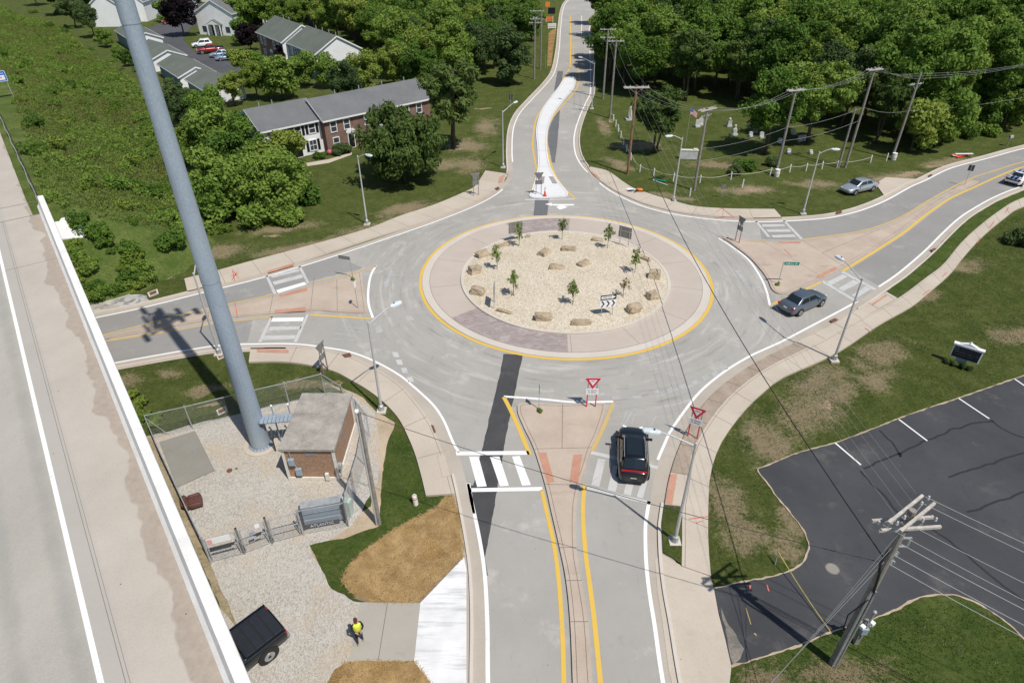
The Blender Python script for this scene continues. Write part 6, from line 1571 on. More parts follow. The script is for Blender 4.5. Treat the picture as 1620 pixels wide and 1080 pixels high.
    for s in (-1, 1):
        if not tailbar:
            mb = MB(); mb.box((-L+.13, s*.64, zr-.15), (.14, .34, .15), s*.35); mb.obj('tail_light', MAT['tail'], T, bevel=.02)
        mb = MB(); mb.box((L-.20, s*.50, zf-.16), (.16, .26, .09), -s*.45); mb.obj('headlight', MAT['head'], T, bevel=.03)
        mb = MB(); mb.box((xf0-.42, s*(wy+.12), zb+.10), (.16, .32, .11)); mb.obj('mirror', P, T, bevel=.03)
    mb = MB(); mb.box((L-.075, 0, .52), (.05, 1.0, .16)); mb.obj('grille', MAT['ledge'], T)
    mb = MB(); mb.box((-L+.05, 0, .42), (.08, 1.3, .14)); mb.obj('bumper_trim', MAT['ledge'], T)
    if plate: mb = MB(); mb.box((-L+.025, 0, .74 if kind != 'cross' else .62), (.035, .34, .15)); mb.obj('number_plate', MAT['plate'], T)
    if stripes:
        for s in (-1, 1):
            y = s*.21; wd = .15
            def band(pts):
                mb = MB(); mb.add([(x, y-wd, z) for x, z in pts]+[(x, y+wd, z) for x, z in pts], [(i, i+1, len(pts)+i+1, len(pts)+i) for i in range(len(pts)-1)]); mb.obj('stripe', PAINT['stripeblue'], T)
            band([(-2.46, .93), (-2.3, 1.045), (-2.0, 1.085), (-1.72, 1.08)]); band([(xb1+.05, zt+.02), (xf1-.05, zt+.02)]); band([(.95, .985), (1.4, .965), (1.9, .90), (2.35, .78)])
        mb = MB(); mb.box((-2.36, 0, 1.12), (.12, 1.6, .05)); mb.obj('spoiler', MAT['black'], T)
        mb = MB(); mb.box((-2.47, 0, .80), (.06, 1.5, .14)); mb.obj('tail_panel', MAT['black'], T)
    return T
def head(a, b):
    d = G(*b)-G(*a); return math.atan2(d.y, d.x)
def mid(a, b, t=.5): return G(*a).lerp(G(*b), t)
car('black_crossover', 'glossy black crossover with a red tail light bar, crossing the near crosswalk', G(999.5, 726), rad(82), 'cross', 'black', glass_roof=True, tailbar=True)
car('grey_sedan', 'blue-grey sedan leaving the roundabout by the eastern median', G(1268, 485), head((1244,492),(1295,470)), 'sedan', 'greyblue')
car('silver_sedan', 'silver sedan parked on the grass beside the concrete driveway apron', G(1356.5, 302), head((1376,297),(1336,306)), 'sedan', 'silver')
car('striped_coupe', 'white coupe with twin blue stripes at the right edge, driving away', G(1611, 287.5), head((1540,318),(1610,280)), 'coupe', 'white', stripes=True)
a0 = head((330,76),(310,80))
car('parked_suv', 'white SUV parked beside the red pickup in the far court', G(320.5, 74.5), rad(205), 'suv', 'white')
car('parked_sedan', 'pale blue sedan parked just right of the red pickup', G(350, 90), rad(205), 'sedan', 'blue')
car('parked_sedan', 'second pale blue sedan, half hidden by the tree at the court edge', G(360, 95), rad(205), 'sedan', 'blue')
car('parked_hatchback', 'dark red car parked at the far end of the court by the purple tree', G(271, 38), rad(200), 'cross', 'red')
car('parked_hatchback', 'pale blue-grey car in the farther court at the top, left of the purple tree', G(263, 19), rad(215), 'suv', 'blue')
car('parked_suv', 'dark car at the very top beyond the purple tree', G(302, 13), rad(200), 'suv', 'navy')
car('parked_suv', 'white car tucked behind the purple tree near the white house gable', G(299, 24), rad(190), 'suv', 'silver')

def pickup(label, pos, h, paint, tonneau=True, open_bed=False, scale=1):
    P = PAINT[paint]; T = thing('pickup_truck', label, 'pickup', pos, h); T.scale = (scale,)*3
    st = [(-2.9,.52,1.02,.93),(-2.86,.48,1.12,.97),(-1.9,.48,1.16,.985),(-.95,.46,1.17,.985),(-.9,.42,1.17,.985),(0,.42,1.16,.985),(1.0,.42,1.15,.985),(1.6,.44,1.14,.97),(2.4,.46,1.08,.95),(2.75,.5,.98,.88),(2.85,.58,.8,.8)]
    vs, fs = body_loft(st); o = mesh_obj('body', vs, fs, P, T, True); bv = o.modifiers.new('b', 'BEVEL'); bv.width = .03; bv.segments = 2
    vs, fs = loft([[(-.95, -.86, 1.1), (1.25, -.86, 1.1), (1.25, .86, 1.1), (-.95, .86, 1.1)], [(-.85, -.74, 1.82), (.45, -.72, 1.82), (.45, .72, 1.82), (-.85, .74, 1.82)], [(-.75, -.62, 1.87), (.35, -.62, 1.87), (.35, .62, 1.87), (-.75, .62, 1.87)]])
    o = mesh_obj('cab', vs, fs, P, T); bv = o.modifiers.new('b', 'BEVEL'); bv.width = .05; bv.segments = 2
    def pane(nm, p): mb = MB(); mb.add(p, [(0, 1, 2, 3)]); mb.obj(nm, MAT['carglass'], T)
    pane('windscreen', [(1.14, -.74, 1.24), (1.14, .74, 1.24), (.52, .62, 1.78), (.52, -.62, 1.78)])
    pane('rear_window', [(-.955, .66, 1.28), (-.955, -.66, 1.28), (-.885, -.6, 1.74), (-.885, .6, 1.74)])
    for s in (-1, 1):
        for a, b, c, d in ((-.75, .05, .03, -.72), (.12, 1.0, .42, .12)):
            p = [(a, s*.855, 1.22), (b, s*.855, 1.22), (c, s*.765, 1.74), (d, s*.765, 1.74)]; pane('side_window', p if s < 0 else p[::-1])
        for x in (-1.85, 1.85):
            wheel(T, x, s*.88, .41, .28, s)
            mb = MB(); mb.tube([(x, s*.93, .44), (x, s*.994, .44)], .5, 22); mb.obj('wheel_arch', MAT['ledge'], T)
        mb = MB(); mb.box((-2.88, s*.82, .92), (.1, .2, .34)); mb.obj('tail_light', MAT['tail'], T, bevel=.02)
        mb = MB(); mb.box((2.78, s*.66, .9), (.12, .36, .18)); mb.obj('headlight', MAT['head'], T, bevel=.02)
        mb = MB(); mb.box((.95, s*1.12, 1.3), (.14, .24, .2)); mb.obj('mirror', MAT['ledge'], T, bevel=.03)
        mb = MB(); mb.box((-1.92, s*.92, 1.20), (1.92, .13, .07)); mb.obj('bed_rail', P if tonneau else MAT['ledge'], T)
    mb = MB(); mb.box((-2.96, 0, .55), (.16, 1.7, .2)); mb.obj('rear_bumper', MAT['galvdark'], T, bevel=.03)
    mb = MB(); mb.box((-2.905, 0, .92), (.04, 1.4, .42)); mb.obj('tailgate', P, T)
    mb = MB(); mb.box((-2.935, 0, .72), (.02, .34, .15)); mb.obj('number_plate', MAT['plate'], T)
    if tonneau:
        for i in range(4):
            mb = MB(); mb.box((-2.58+i*.45, 0, 1.235), (.36, 1.66, .05)); mb.obj('tonneau_panel', MAT['tonneau'], T, bevel=.015)
        mb = MB(); mb.box((-1.92, 0, 1.2), (1.86, 1.70, .05)); mb.obj('tonneau_frame', MAT['ledge'], T)
    else:
        mb = MB(); mb.box((-1.9, 0, 1.19), (1.8, 1.6, .05)); mb.obj('bed_liner', MAT['ledge'], T)
    return T
MAT['tonneau'] = plain('black_tonneau', (.022, .025, .033), .45, .15, 3)
pickup('dark red pickup truck parked in the far court beside the white SUV', G(334, 84), rad(207), 'red', False)
ra, rb = G(420, 960, 1.25), G(447, 992, 1.25)
m_ = (ra+rb)/2; d_ = (ra-rb); fw = Vector((-d_.y, d_.x, 0)).normalized()
if fw.x > 0: fw = -fw
pickup('black pickup with a slatted bed cover, its front hidden beneath the highway bridge', Vector((m_.x, m_.y, 0))+fw*2.85, math.atan2(fw.y, fw.x), 'black')

# ------------------------------------------------------------------ person
def person():
    f = G(570, 1013); h = rad(-62)   # faces down-right towards the camera
    T = thing('person', 'person in a yellow vest, dark cap and jeans holding a black device on the drive', 'person', f, h)
    T['label'] = 'person in a yellow vest, dark cap and jeans holding a black device on the drive'
    # local: +x forward, +y left
    J = {'pel': (0, 0, .96, .135, .15), 'spine': (.0, 0, 1.15, .125, .15), 'chest': (.01, 0, 1.36, .13, .175), 'neck': (.0, 0, 1.50, .062, .062), 'head0': (.015, 0, 1.58, .07, .07), 'head1': (.02, 0, 1.68, .095, .085), 'head2': (.01, 0, 1.76, .07, .07),
         'shl': (0, .19, 1.43, .065, .065), 'ell': (.07, .27, 1.15, .05, .05), 'wrl': (.31, .10, 1.13, .036, .036), 'shr': (0, -.19, 1.43, .065, .065), 'elr': (.07, -.27, 1.15, .05, .05), 'wrr': (.31, -.09, 1.13, .036, .036),
         'hl': (.0, .09, .90, .10, .10), 'kl': (.05, .11, .50, .068, .068), 'al': (-.02, .12, .09, .048, .048), 'tl': (.15, .14, .04, .04, .045), 'hr': (0, -.09, .90, .10, .10), 'kr': (.10, -.12, .50, .068, .068), 'ar': (.10, -.14, .09, .048, .048), 'tr': (.27, -.16, .04, .04, .045)}
    E = [('pel','spine'),('spine','chest'),('chest','neck'),('neck','head0'),('head0','head1'),('head1','head2'),('chest','shl'),('shl','ell'),('ell','wrl'),('chest','shr'),('shr','elr'),('elr','wrr'),('pel','hl'),('hl','kl'),('kl','al'),('al','tl'),('pel','hr'),('hr','kr'),('kr','ar'),('ar','tr')]
    names = list(J); V = [J[n][:3] for n in names]; Ed = [(names.index(a), names.index(b)) for a, b in E]; R = [J[n][3:] for n in names]
    # fingers: five chains per hand
    chains = []
    for s, w in ((1, 'wrl'), (-1, 'wrr')):
        wi = names.index(w); wx, wy, wz = J[w][:3]
        V.append((wx+.06, wy-s*.02, wz)); R.append((.028, .034)); Ed.append((wi, len(V)-1)); palm = len(V)-1
        for k in range(4):
            a = (wx+.10, wy-s*.02+s*(.03-.02*k), wz+.005); b = (wx+.135-.004*abs(k-1), wy-s*.035+s*(.026-.018*k), wz-.015); c = (wx+.13, wy-s*.05+s*(.02-.014*k), wz-.04)
            i0 = len(V); V += [a, b, c]; R += [(.0105, .0105), (.009, .009), (.008, .008)]; Ed += [(palm, i0), (i0, i0+1), (i0+1, i0+2)]
        i0 = len(V); V += [(wx+.07, wy-s*.055, wz+.02), (wx+.105, wy-s*.07, wz+.025)]; R += [(.012, .012), (.009, .009)]; Ed += [(palm, i0), (i0, i0+1)]
    me = bpy.data.meshes.new('body'); me.from_pydata(V, Ed, []); o = bpy.data.objects.new('body', me); col.objects.link(o); o.parent = T
    m = o.modifiers.new('skin', 'SKIN'); m.use_smooth_shade = True
    for i, sv in enumerate(me.skin_vertices[0].data): sv.radius = R[i]; sv.use_root = (i == 0)
    s = o.modifiers.new('sub', 'SUBSURF'); s.levels = 1; s.render_levels = 1
    dg = bpy.context.evaluated_depsgraph_get(); m2 = bpy.data.meshes.new_from_object(o.evaluated_get(dg)); o.modifiers.clear(); o.data = m2
    # zones: jeans, sleeves, skin by height and reach
    for mm in ('skin', 'jeans', 'sleeve', 'shoe'): m2.materials.append(MAT[mm])
    for p in m2.polygons:
        c = p.center
        if c.z < .10: p.material_index = 3
        elif c.z < .97 : p.material_index = 1
        elif c.z > 1.50 and abs(c.y) < .14: p.material_index = 0
        elif c.x > .24: p.material_index = 0
        else: p.material_index = 2
    m2.shade_smooth()
    # vest
    rings = []
    for z, rx, ry, ox in ((.90, .155, .19, 0), (1.05, .16, .19, 0), (1.22, .155, .195, .005), (1.36, .16, .205, .01), (1.45, .12, .19, .005), (1.50, .085, .10, 0)):
        rings.append([(ox+rx*math.cos(2*math.pi*k/20), ry*math.sin(2*math.pi*k/20), z) for k in range(20)])
    vs = [v for r in rings for v in r]; fs = [(i*20+k, i*20+(k+1) % 20, (i+1)*20+(k+1) % 20, (i+1)*20+k) for i in range(5) for k in range(20)]
    v = mesh_obj('vest', vs, fs, MAT['vest'], T, True); sm = v.modifiers.new('s', 'SOLIDIFY'); sm.thickness = .012
    mb = MB()
    for z in (1.02,): mb.add([(r*math.cos(2*math.pi*k/20)*.171/.171*1.0, q*math.sin(2*math.pi*k/20), zz) for zz in (z, z+.05) for r, q in ((.172, .205),) for k in range(20)], [(k, (k+1) % 20, 20+(k+1) % 20, 20+k) for k in range(20)])
    mb.obj('reflective_band', MAT['galv'], T)
    mb = MB(); mb.sphere((-.012, 0, 1.715), .110, 14, (1, .9, .85)); c = mb.obj('cap', MAT['cap'], T, True)
    for p in list(c.data.polygons): pass
    bm = bmesh.new(); bm.from_mesh(c.data); bmesh.ops.delete(bm, geom=[v for v in bm.verts if v.co.z < 1.712-.25*v.co.x], context='VERTS'); bm.to_mesh(c.data); bm.free()
    mb = MB(); mb.add([(.075+.075*math.cos(a), .08*math.sin(a), 1.725) for a in [rad(-90+18*i) for i in range(11)]], [tuple(range(11))]); b = mb.obj('cap_peak', MAT['cap'], T); sm = b.modifiers.new('s', 'SOLIDIFY'); sm.thickness = .01
    mb = MB(); mb.sphere((.112, 0, 1.645), .02, 8, (1, .8, 1.3)); mb.obj('nose', MAT['skin'], T, True)
    for s in (-1, 1):
        mb = MB(); mb.sphere((.1, s*.034, 1.668), .012, 6); mb.obj('eye', MAT['black'], T)
        mb = MB(); mb.sphere((.015, s*.088, 1.655), .026, 8, (.8, .5, 1.2)); mb.obj('ear', MAT['skin'], T)
    mb = MB(); mb.box((.103, 0, 1.605), (.012, .05, .012)); mb.obj('mouth', MAT['tail'], T)
    k = thing('controller', 'small black hand controller held by the person in the yellow vest', 'controller', f, h)
    mb = MB(); mb.box((.43, 0, 1.13), (.10, .20, .05)); mb.obj('case', MAT['black'], k, bevel=.015)
    mb = MB(); mb.box((.47, 0, 1.19), (.02, .17, .10), M=Matrix.Rotation(.5, 3, 'Y')); mb.obj('screen', MAT['carglass'], k)
    for s in (-1, 1):
        mb = MB(); mb.tube([(.47, s*.07, 1.15), (.53, s*.09, 1.24)], .008, 5); mb.obj('aerial', MAT['black'], k)
MAT['skin'] = plain('skin', (.48, .26, .19), .6, .08); MAT['jeans'] = plain('blue_jeans', (.030, .045, .085), .9, .2, 8); MAT['sleeve'] = plain('black_shirt', (.018, .018, .022), .9, .2); MAT['shoe'] = plain('tan_shoes', (.36, .28, .19), .8)
MAT['vest'] = plain('hi_vis_yellow', (.72, .80, .08), .7, .08); MAT['cap'] = plain('dark_red_cap', (.085, .02, .025), .8)
person()
# ------------------------------------------------------------------ vegetation
def leafmat(name, c1, c2, c3, trans=.34):
    t = NT(name, .75, .2)
    oi = t.n.new('ShaderNodeObjectInfo')
    f = t.math('ADD', t.math('MULTIPLY', t.noise(.55, 4, .6), .5), t.math('MULTIPLY', t.noise(6, 2), .35))
    f = t.math('ADD', f, t.math('MULTIPLY', t.math('SUBTRACT', oi.outputs['Random'], .5), .42))
    c = t.ramp(t.math('ADD', f, .07), [(.25, c1), (.5, c2), (.78, c3)])
    t.l(c, t.b.inputs['Base Color'])
    tr = t.n.new('ShaderNodeBsdfTranslucent'); t.l(c, tr.inputs[0])
    mx = t.n.new('ShaderNodeMixShader'); mx.inputs[0].default_value = trans
    t.l(t.b.outputs[0], mx.inputs[1]); t.l(tr.outputs[0], mx.inputs[2])
    t.l(mx.outputs[0], t.n['Material Output'].inputs['Surface'])
    return t.m
MAT['leaf'] = leafmat('summer_leaves', (0.0725, 0.1408, 0.0216), (0.138, 0.2365, 0.0365), (0.2441, 0.335, 0.0631))
MAT['leaflight'] = leafmat('yellow_green_leaves', (0.1154, 0.1807, 0.0274), (0.1846, 0.2641, 0.0427), (0.2956, 0.3551, 0.07))
MAT['leafdark'] = leafmat('dark_leaves', (0.054, 0.0926, 0.0286), (0.0938, 0.1468, 0.0459), (0.1478, 0.2009, 0.0651))
MAT['leafpurple'] = leafmat('purple_leaves', (.012, .008, .011), (.020, .012, .016), (.032, .02, .024))
MAT['leafwillow'] = leafmat('fine_willow_leaves', (0.0691, 0.1138, 0.0255), (0.113, 0.1696, 0.0408), (0.1819, 0.2302, 0.0663))
MAT['leafyoung'] = leafmat('young_leaves', (0.176, 0.231, 0.066), (0.242, 0.308, 0.0935), (0.33, 0.385, 0.132))
MAT['leafgrass'] = leafmat('tall_grass', (0.1075, 0.1675, 0.0308), (0.1708, 0.231, 0.0462), (0.2656, 0.3003, 0.088))
MAT['leafdry'] = leafmat('browning_leaves', (.13, .10, .04), (.21, .165, .07), (.30, .24, .11))
MAT['pinkbloom'] = plain('pink_bloom', (.62, .12, .22), .7)
MAT['bark'] = two('grey_brown_bark', (.06, .045, .033), (.14, .115, .09), 2, 12)
def leaf_mesh(name, centers, radii, per, size, m, flatk=1.0, seed=0, shell=.55, droop=0, asp=1.5):
    "leaf-sized faces scattered through a set of clumps"
    rng = np.random.default_rng(seed); P = []; Nn = []
    for c, r, k in zip(centers, radii, per):
        d = rng.normal(size=(k, 3)); d /= np.linalg.norm(d, axis=1)[:, None]
        rr = r*(shell+(1-shell)*rng.random(k)**.7)
        p = d*rr[:, None]; p[:, 2] *= flatk
        P.append(p+np.array(c)); Nn.append(d)
    P = np.concatenate(P); Nn = np.concatenate(Nn); n = len(P)
    nv = Nn+rng.normal(size=(n, 3))*.75+np.array([0, 0, .35]); nv /= np.linalg.norm(nv, axis=1)[:, None]
    t = rng.normal(size=(n, 3)); t[:, 2] -= droop*2; t -= nv*(t*nv).sum(1)[:, None]; t /= np.linalg.norm(t, axis=1)[:, None]
    b = np.cross(nv, t)
    s = size*(.6+.8*rng.random(n))[:, None]
    q = np.stack([P-t*s*.5*asp, P+b*s*.5-t*s*.1, P+t*s*.5*asp, P-b*s*.5-t*s*.1], 1).reshape(-1, 3)
    me = bpy.data.meshes.new(name); me.vertices.add(4*n); me.vertices.foreach_set('co', q.astype(np.float32).ravel())
    me.loops.add(4*n); me.loops.foreach_set('vertex_index', np.arange(4*n, dtype=np.int32))
    me.polygons.add(n); me.polygons.foreach_set('loop_start', np.arange(0, 4*n, 4, dtype=np.int32)); me.polygons.foreach_set('loop_total', np.full(n, 4, dtype=np.int32))
    me.update(); me.validate(); me.materials.append(m); return me
def crown_lumps(rng, rx, rz, zc, n, lump, shape='round'):
    C, R = [], []
    for i in range(n):
        d = rng.normal(size=3); d /= np.linalg.norm(d)
        k = rng.random()**.45
        p = np.array([d[0]*rx*k, d[1]*rx*k, d[2]*rz*k])
        if shape == 'cone': f = 1-.55*(p[2]+rz)/(2*rz); p[:2] *= f*1.2
        if shape == 'vase': f = .55+.55*(p[2]+rz)/(2*rz); p[:2] *= f
        C.append(p+np.array([0, 0, zc])); R.append(lump*(.45+1.05*rng.random()**1.3))
    return C, R
def trunk_mesh(name, h, r, C, R, rng, m, limbs=7, multi=1):
    mb = MB()
    for q in range(multi):
        ox, oy = (rng.normal()*.15*(multi > 1), rng.normal()*.15*(multi > 1)); lean = rng.normal(size=2)*.06*h
        pts = [(ox, oy, -.1), (ox+lean[0]*.3, oy+lean[1]*.3, h*.3), (ox+lean[0]*.7, oy+lean[1]*.7, h*.65), (ox+lean[0], oy+lean[1], h)]
        mb.tube(pts, [r*1.25, r, r*.7, r*.25], 8)
    idx = rng.choice(len(C), min(limbs, len(C)), replace=False)
    for i in idx:
        c = C[i]; z0 = h*(.25+.4*rng.random()); z0 = min(z0, c[2]-.2) if c[2] > .6 else z0*.5
        mb.tube([(0, 0, z0), (c[0]*.45, c[1]*.45, z0+(c[2]-z0)*.6), tuple(c)], [r*.5, r*.3, r*.1], 5)
    me = bpy.data.meshes.new(name); me.from_pydata(mb.v, [], mb.f); me.update(); me.materials.append(m); me.shade_smooth(); return me
PROTO = {}
def proto(key, name, rx, rz, zc, lumps, lump, per, size, m, seed, th, tr, shape='round', flatk=.8, limbs=7, multi=1, droop=0, asp=1.5, shell=.55):
    rng = np.random.default_rng(seed)
    C, R = crown_lumps(rng, rx, rz, zc, lumps, lump, shape)
    crown = leaf_mesh(name+'_crown', C, R, [per]*len(C), size, MAT[m], flatk, seed, shell, droop, asp)
    tk = trunk_mesh(name+'_trunk', th, tr, C, R, rng, MAT['bark'], limbs, multi)
    PROTO[key] = (name, crown, tk)
# big wood trees, four builds in two tones
for i in range(4):
    proto('w%d' % i, 'broadleaf_tree', 4.0+.3*i, 4.6, 8.6, 60, 1.35, 300, .29, ['leaf', 'leaf', 'leaflight', 'leaf'][i], 20+i, 10.5, .22, 'round' if i % 2 else 'vase', .75, 9, 1, 0, 1.5, .3)
proto('lt', 'broadleaf_tree', 3.6, 3.9, 6.6, 52, 1.2, 300, .27, 'leaflight', 31, 8, .2, shell=.3)
proto('dk', 'broadleaf_tree', 3.6, 4.3, 7.6, 54, 1.25, 300, .27, 'leafdark', 32, 9, .2, shell=.3)
proto('oval', 'broadleaf_tree', 3.9, 4.3, 5.6, 60, 1.1, 230, .30, 'leafdark', 33, 8, .2, 'cone')
proto('wil', 'feathery_tree', 3.3, 3.6, 6.4, 60, 1.0, 190, .24, 'leafwillow', 34, 9, .14, 'vase', .7, 12, 2, .5, 2.6, .2)
proto('pur', 'purple_tree', 2.6, 3.0, 4.6, 34, 1.05, 220, .3, 'leafpurple', 35, 6, .14)
proto('sm', 'broadleaf_tree', 2.5, 2.7, 3.8, 34, 1.0, 230, .27, 'leaf', 36, 5, .12)
proto('sml', 'broadleaf_tree', 2.5, 2.6, 3.7, 34, .95, 230, .27, 'leaflight', 37, 5, .12)
proto('bush', 'bush', 1.5, .9, .8, 18, .7, 210, .2, 'leaf', 38, 1.2, .05, flatk=.8, multi=3)
proto('bushd', 'bush', 1.5, 1.0, .9, 18, .7, 210, .2, 'leafdark', 39, 1.2, .05, flatk=.8, multi=3)
proto('bushl', 'bush', 1.4, .8, .7, 16, .65, 200, .2, 'leaflight', 40, 1.1, .05, flatk=.8, multi=3)
proto('bigr', 'willow_tree', 5.0, 3.6, 4.2, 110, 1.15, 230, .22, 'leafwillow', 41, 7, .22, 'round', .75, 14, 1, .8, 2.4, .15)
proto('bigb', 'broadleaf_tree', 4.3, 3.0, 3.4, 90, 1.1, 300, .21, 'leaf', 42, 5, .2, 'round', .8, 8)
for i in range(3): proto('y%d' % i, 'young_tree', .6, .82, 1.62, 30, .22, 12, .09, 'leafyoung', 50+i, 2.2, .022, 'cone', 1.2, 18, 1, 0, 2.6, .1)
proto('ybare', 'young_tree', .55, .6, 1.45, 14, .24, 10, .09, 'leafdry', 55, 2.0, .02, 'round', 1.0, 12, 1, 0, 2.2, .1)
NT_ = 0
def tree(key, p, s, label, cat='tree', group=None, rz=None, sz=None, name=None):
    nm, cm, tm = PROTO[key]
    T = thing(name or nm, label, cat, p, random.uniform(0, 6.28) if rz is None else rz, group)
    T.scale = (s, s, s*(sz or random.uniform(.92, 1.08)))
    for n, me in (('crown', cm), ('trunk', tm)):
        o = bpy.data.objects.new(n, me); col.objects.link(o); o.parent = T
    return T
def tp(x, y): return G(x, y)
# --- the wood on the right: rows of crowns from the cemetery edge back to where it fills the frame
WG = 'trees of the dense wood behind the cemetery'
def inside(p, poly):
    c = False; n = len(poly)
    for i in range(n):
        a, b = poly[i], poly[(i+1) % n]
        if (a.y > p.y) != (b.y > p.y) and p.x < (b.x-a.x)*(p.y-a.y)/(b.y-a.y)+a.x: c = not c
    return c
R1 = random.Random(3)
wood = [Vector(q) for q in ((24,140,0),(24,122,0),(31,119,0),(40,110,0),(50,99,0),(56,91,0),(66,95,0),(80,103,0),(100,112,0),(130,128,0),(160,150,0),(160,175,0),(24,175,0))]
def scatter(poly, d, rnd, tries=4000):
    x0, x1 = min(v.x for v in poly), max(v.x for v in poly); y0, y1 = min(v.y for v in poly), max(v.y for v in poly); out = []
    for _ in range(tries):
        p = Vector((rnd.uniform(x0, x1), rnd.uniform(y0, y1), 0))
        if inside(p, poly) and all((p-q).length > d for q in out): out.append(p)
    return out
for p in scatter(wood, 6.1, R1):
    if p.x > .86*p.y+10: continue
    k = R1.choice(('w0', 'w1', 'w2', 'w3', 'w1', 'dk', 'w3', 'w0'))
    tree(k, p, R1.uniform(.85, 1.12), 'tall leafy tree standing in the dense wood behind the cemetery', group=WG)
# wood edge understory
for p in scatter([Vector(q) for q in ((58,88,0),(72,95,0),(88,104,0),(110,116,0),(110,121,0),(86,109,0),(68,99,0),(56,93,0))], 2.6, R1):
    tree(R1.choice(('bush', 'bushl', 'sm', 'sml')), p, R1.uniform(.8, 1.25), 'leafy thicket bush along the front edge of the right-hand wood', 'bush', 'bushes along the wood edge')
# --- the wood on the left behind the terrace
WL = 'trees of the wood left of the far road'
wl = [Vector(q) for q in ((2,150,0),(-3,140,0),(-7,126,0),(-10,119,0),(-16,111,0),(-22,107,0),(-26,103,0),(-25,108,0),(-24,118,0),(-22.5,126,0),(-25,136,0),(-30,147,0),(-36,158,0),(-46,164,0),(-70,185,0),(-60,210,0),(0,190,0),(6,170,0))]
for p in scatter(wl, 5.2, R1):
    k = R1.choice(('w0', 'w1', 'w3', 'lt', 'dk', 'w2', 'w1'))
    tree(k, p, R1.uniform(.66, .92), 'leafy tree in the wood between the terraces and the far road', group=WL)
for p in scatter([Vector(q) for q in ((-3,158,0),(2,158,0),(3,220,0),(-8,220,0))], 5, R1): tree(R1.choice(('w1', 'lt', 'dk')), p, R1.uniform(.7, .9), 'leafy tree beyond the far utility poles left of the road', group='trees beyond the far poles')
# right of the far road
for x, y, k, s in ((964,128,'w1',.95),(975,110,'w3',.95),(985,140,'w0',.8),(957,96,'w2',.9),(962,60,'w0',1.0),(1000,118,'w1',1.0),(950,40,'w1',.95),(1015,150,'w3',.8),(980,70,'w2',1.05),(1035,135,'w1',.95)):
    tree(k, tp(x, y), s, 'leafy tree crowding the right side of the far road', group='trees on the right of the far road')
# named single trees
tree('oval', tp(806, 133), 1.0, 'dark oval tree alone on the lawn left of the far poles')
tree('wil', tp(717, 236), 1.12, 'slender feathery tree with a bare lower trunk right of the near terrace')
tree('bigr', G(640, 286), 1.0, 'big round drooping tree in front of the brick townhouse units', sz=1.12)
tree('wil', tp(1035, 242), 1.0, 'feathery tree inside the cemetery rope line behind the stone wall', sz=.85)
tree('wil', tp(1083, 160), 1.1, 'feathery dark tree with a double trunk at the back of the cemetery')
tree('wil', tp(1165, 160), 1.0, 'feathery tree at the back of the cemetery, left of the obelisk')
tree('w1', tp(1210, 244), .85, 'cemetery tree with a stout dark trunk left of the brown-footed pole', sz=.95)
tree('w3', tp(1277, 226), .9, 'cemetery tree with a low crown just right of the brown-footed pole')
tree('dk', tp(1300, 190), .95, 'dark tree at the shaded corner of the cemetery'); tree('dk', tp(1330, 200), .9, 'dark tree beside the short bare stub pole')
tree('w0', tp(1190, 150), .9, 'green tree closing the back of the cemetery'); tree('w1', tp(1130, 140), .9, 'green tree at the back left of the cemetery')
tree('wil', tp(1385, 225), .9, 'fine-leaved tree between the two tallest utility poles')
tree('sml', tp(1440, 240), 1.1, 'yellow-green low tree right of the drum at the wood edge', sz=1.2); tree('sml', tp(1465, 236), 1.05, 'yellow-green rounded tree at the front of the wood by the shoulder')
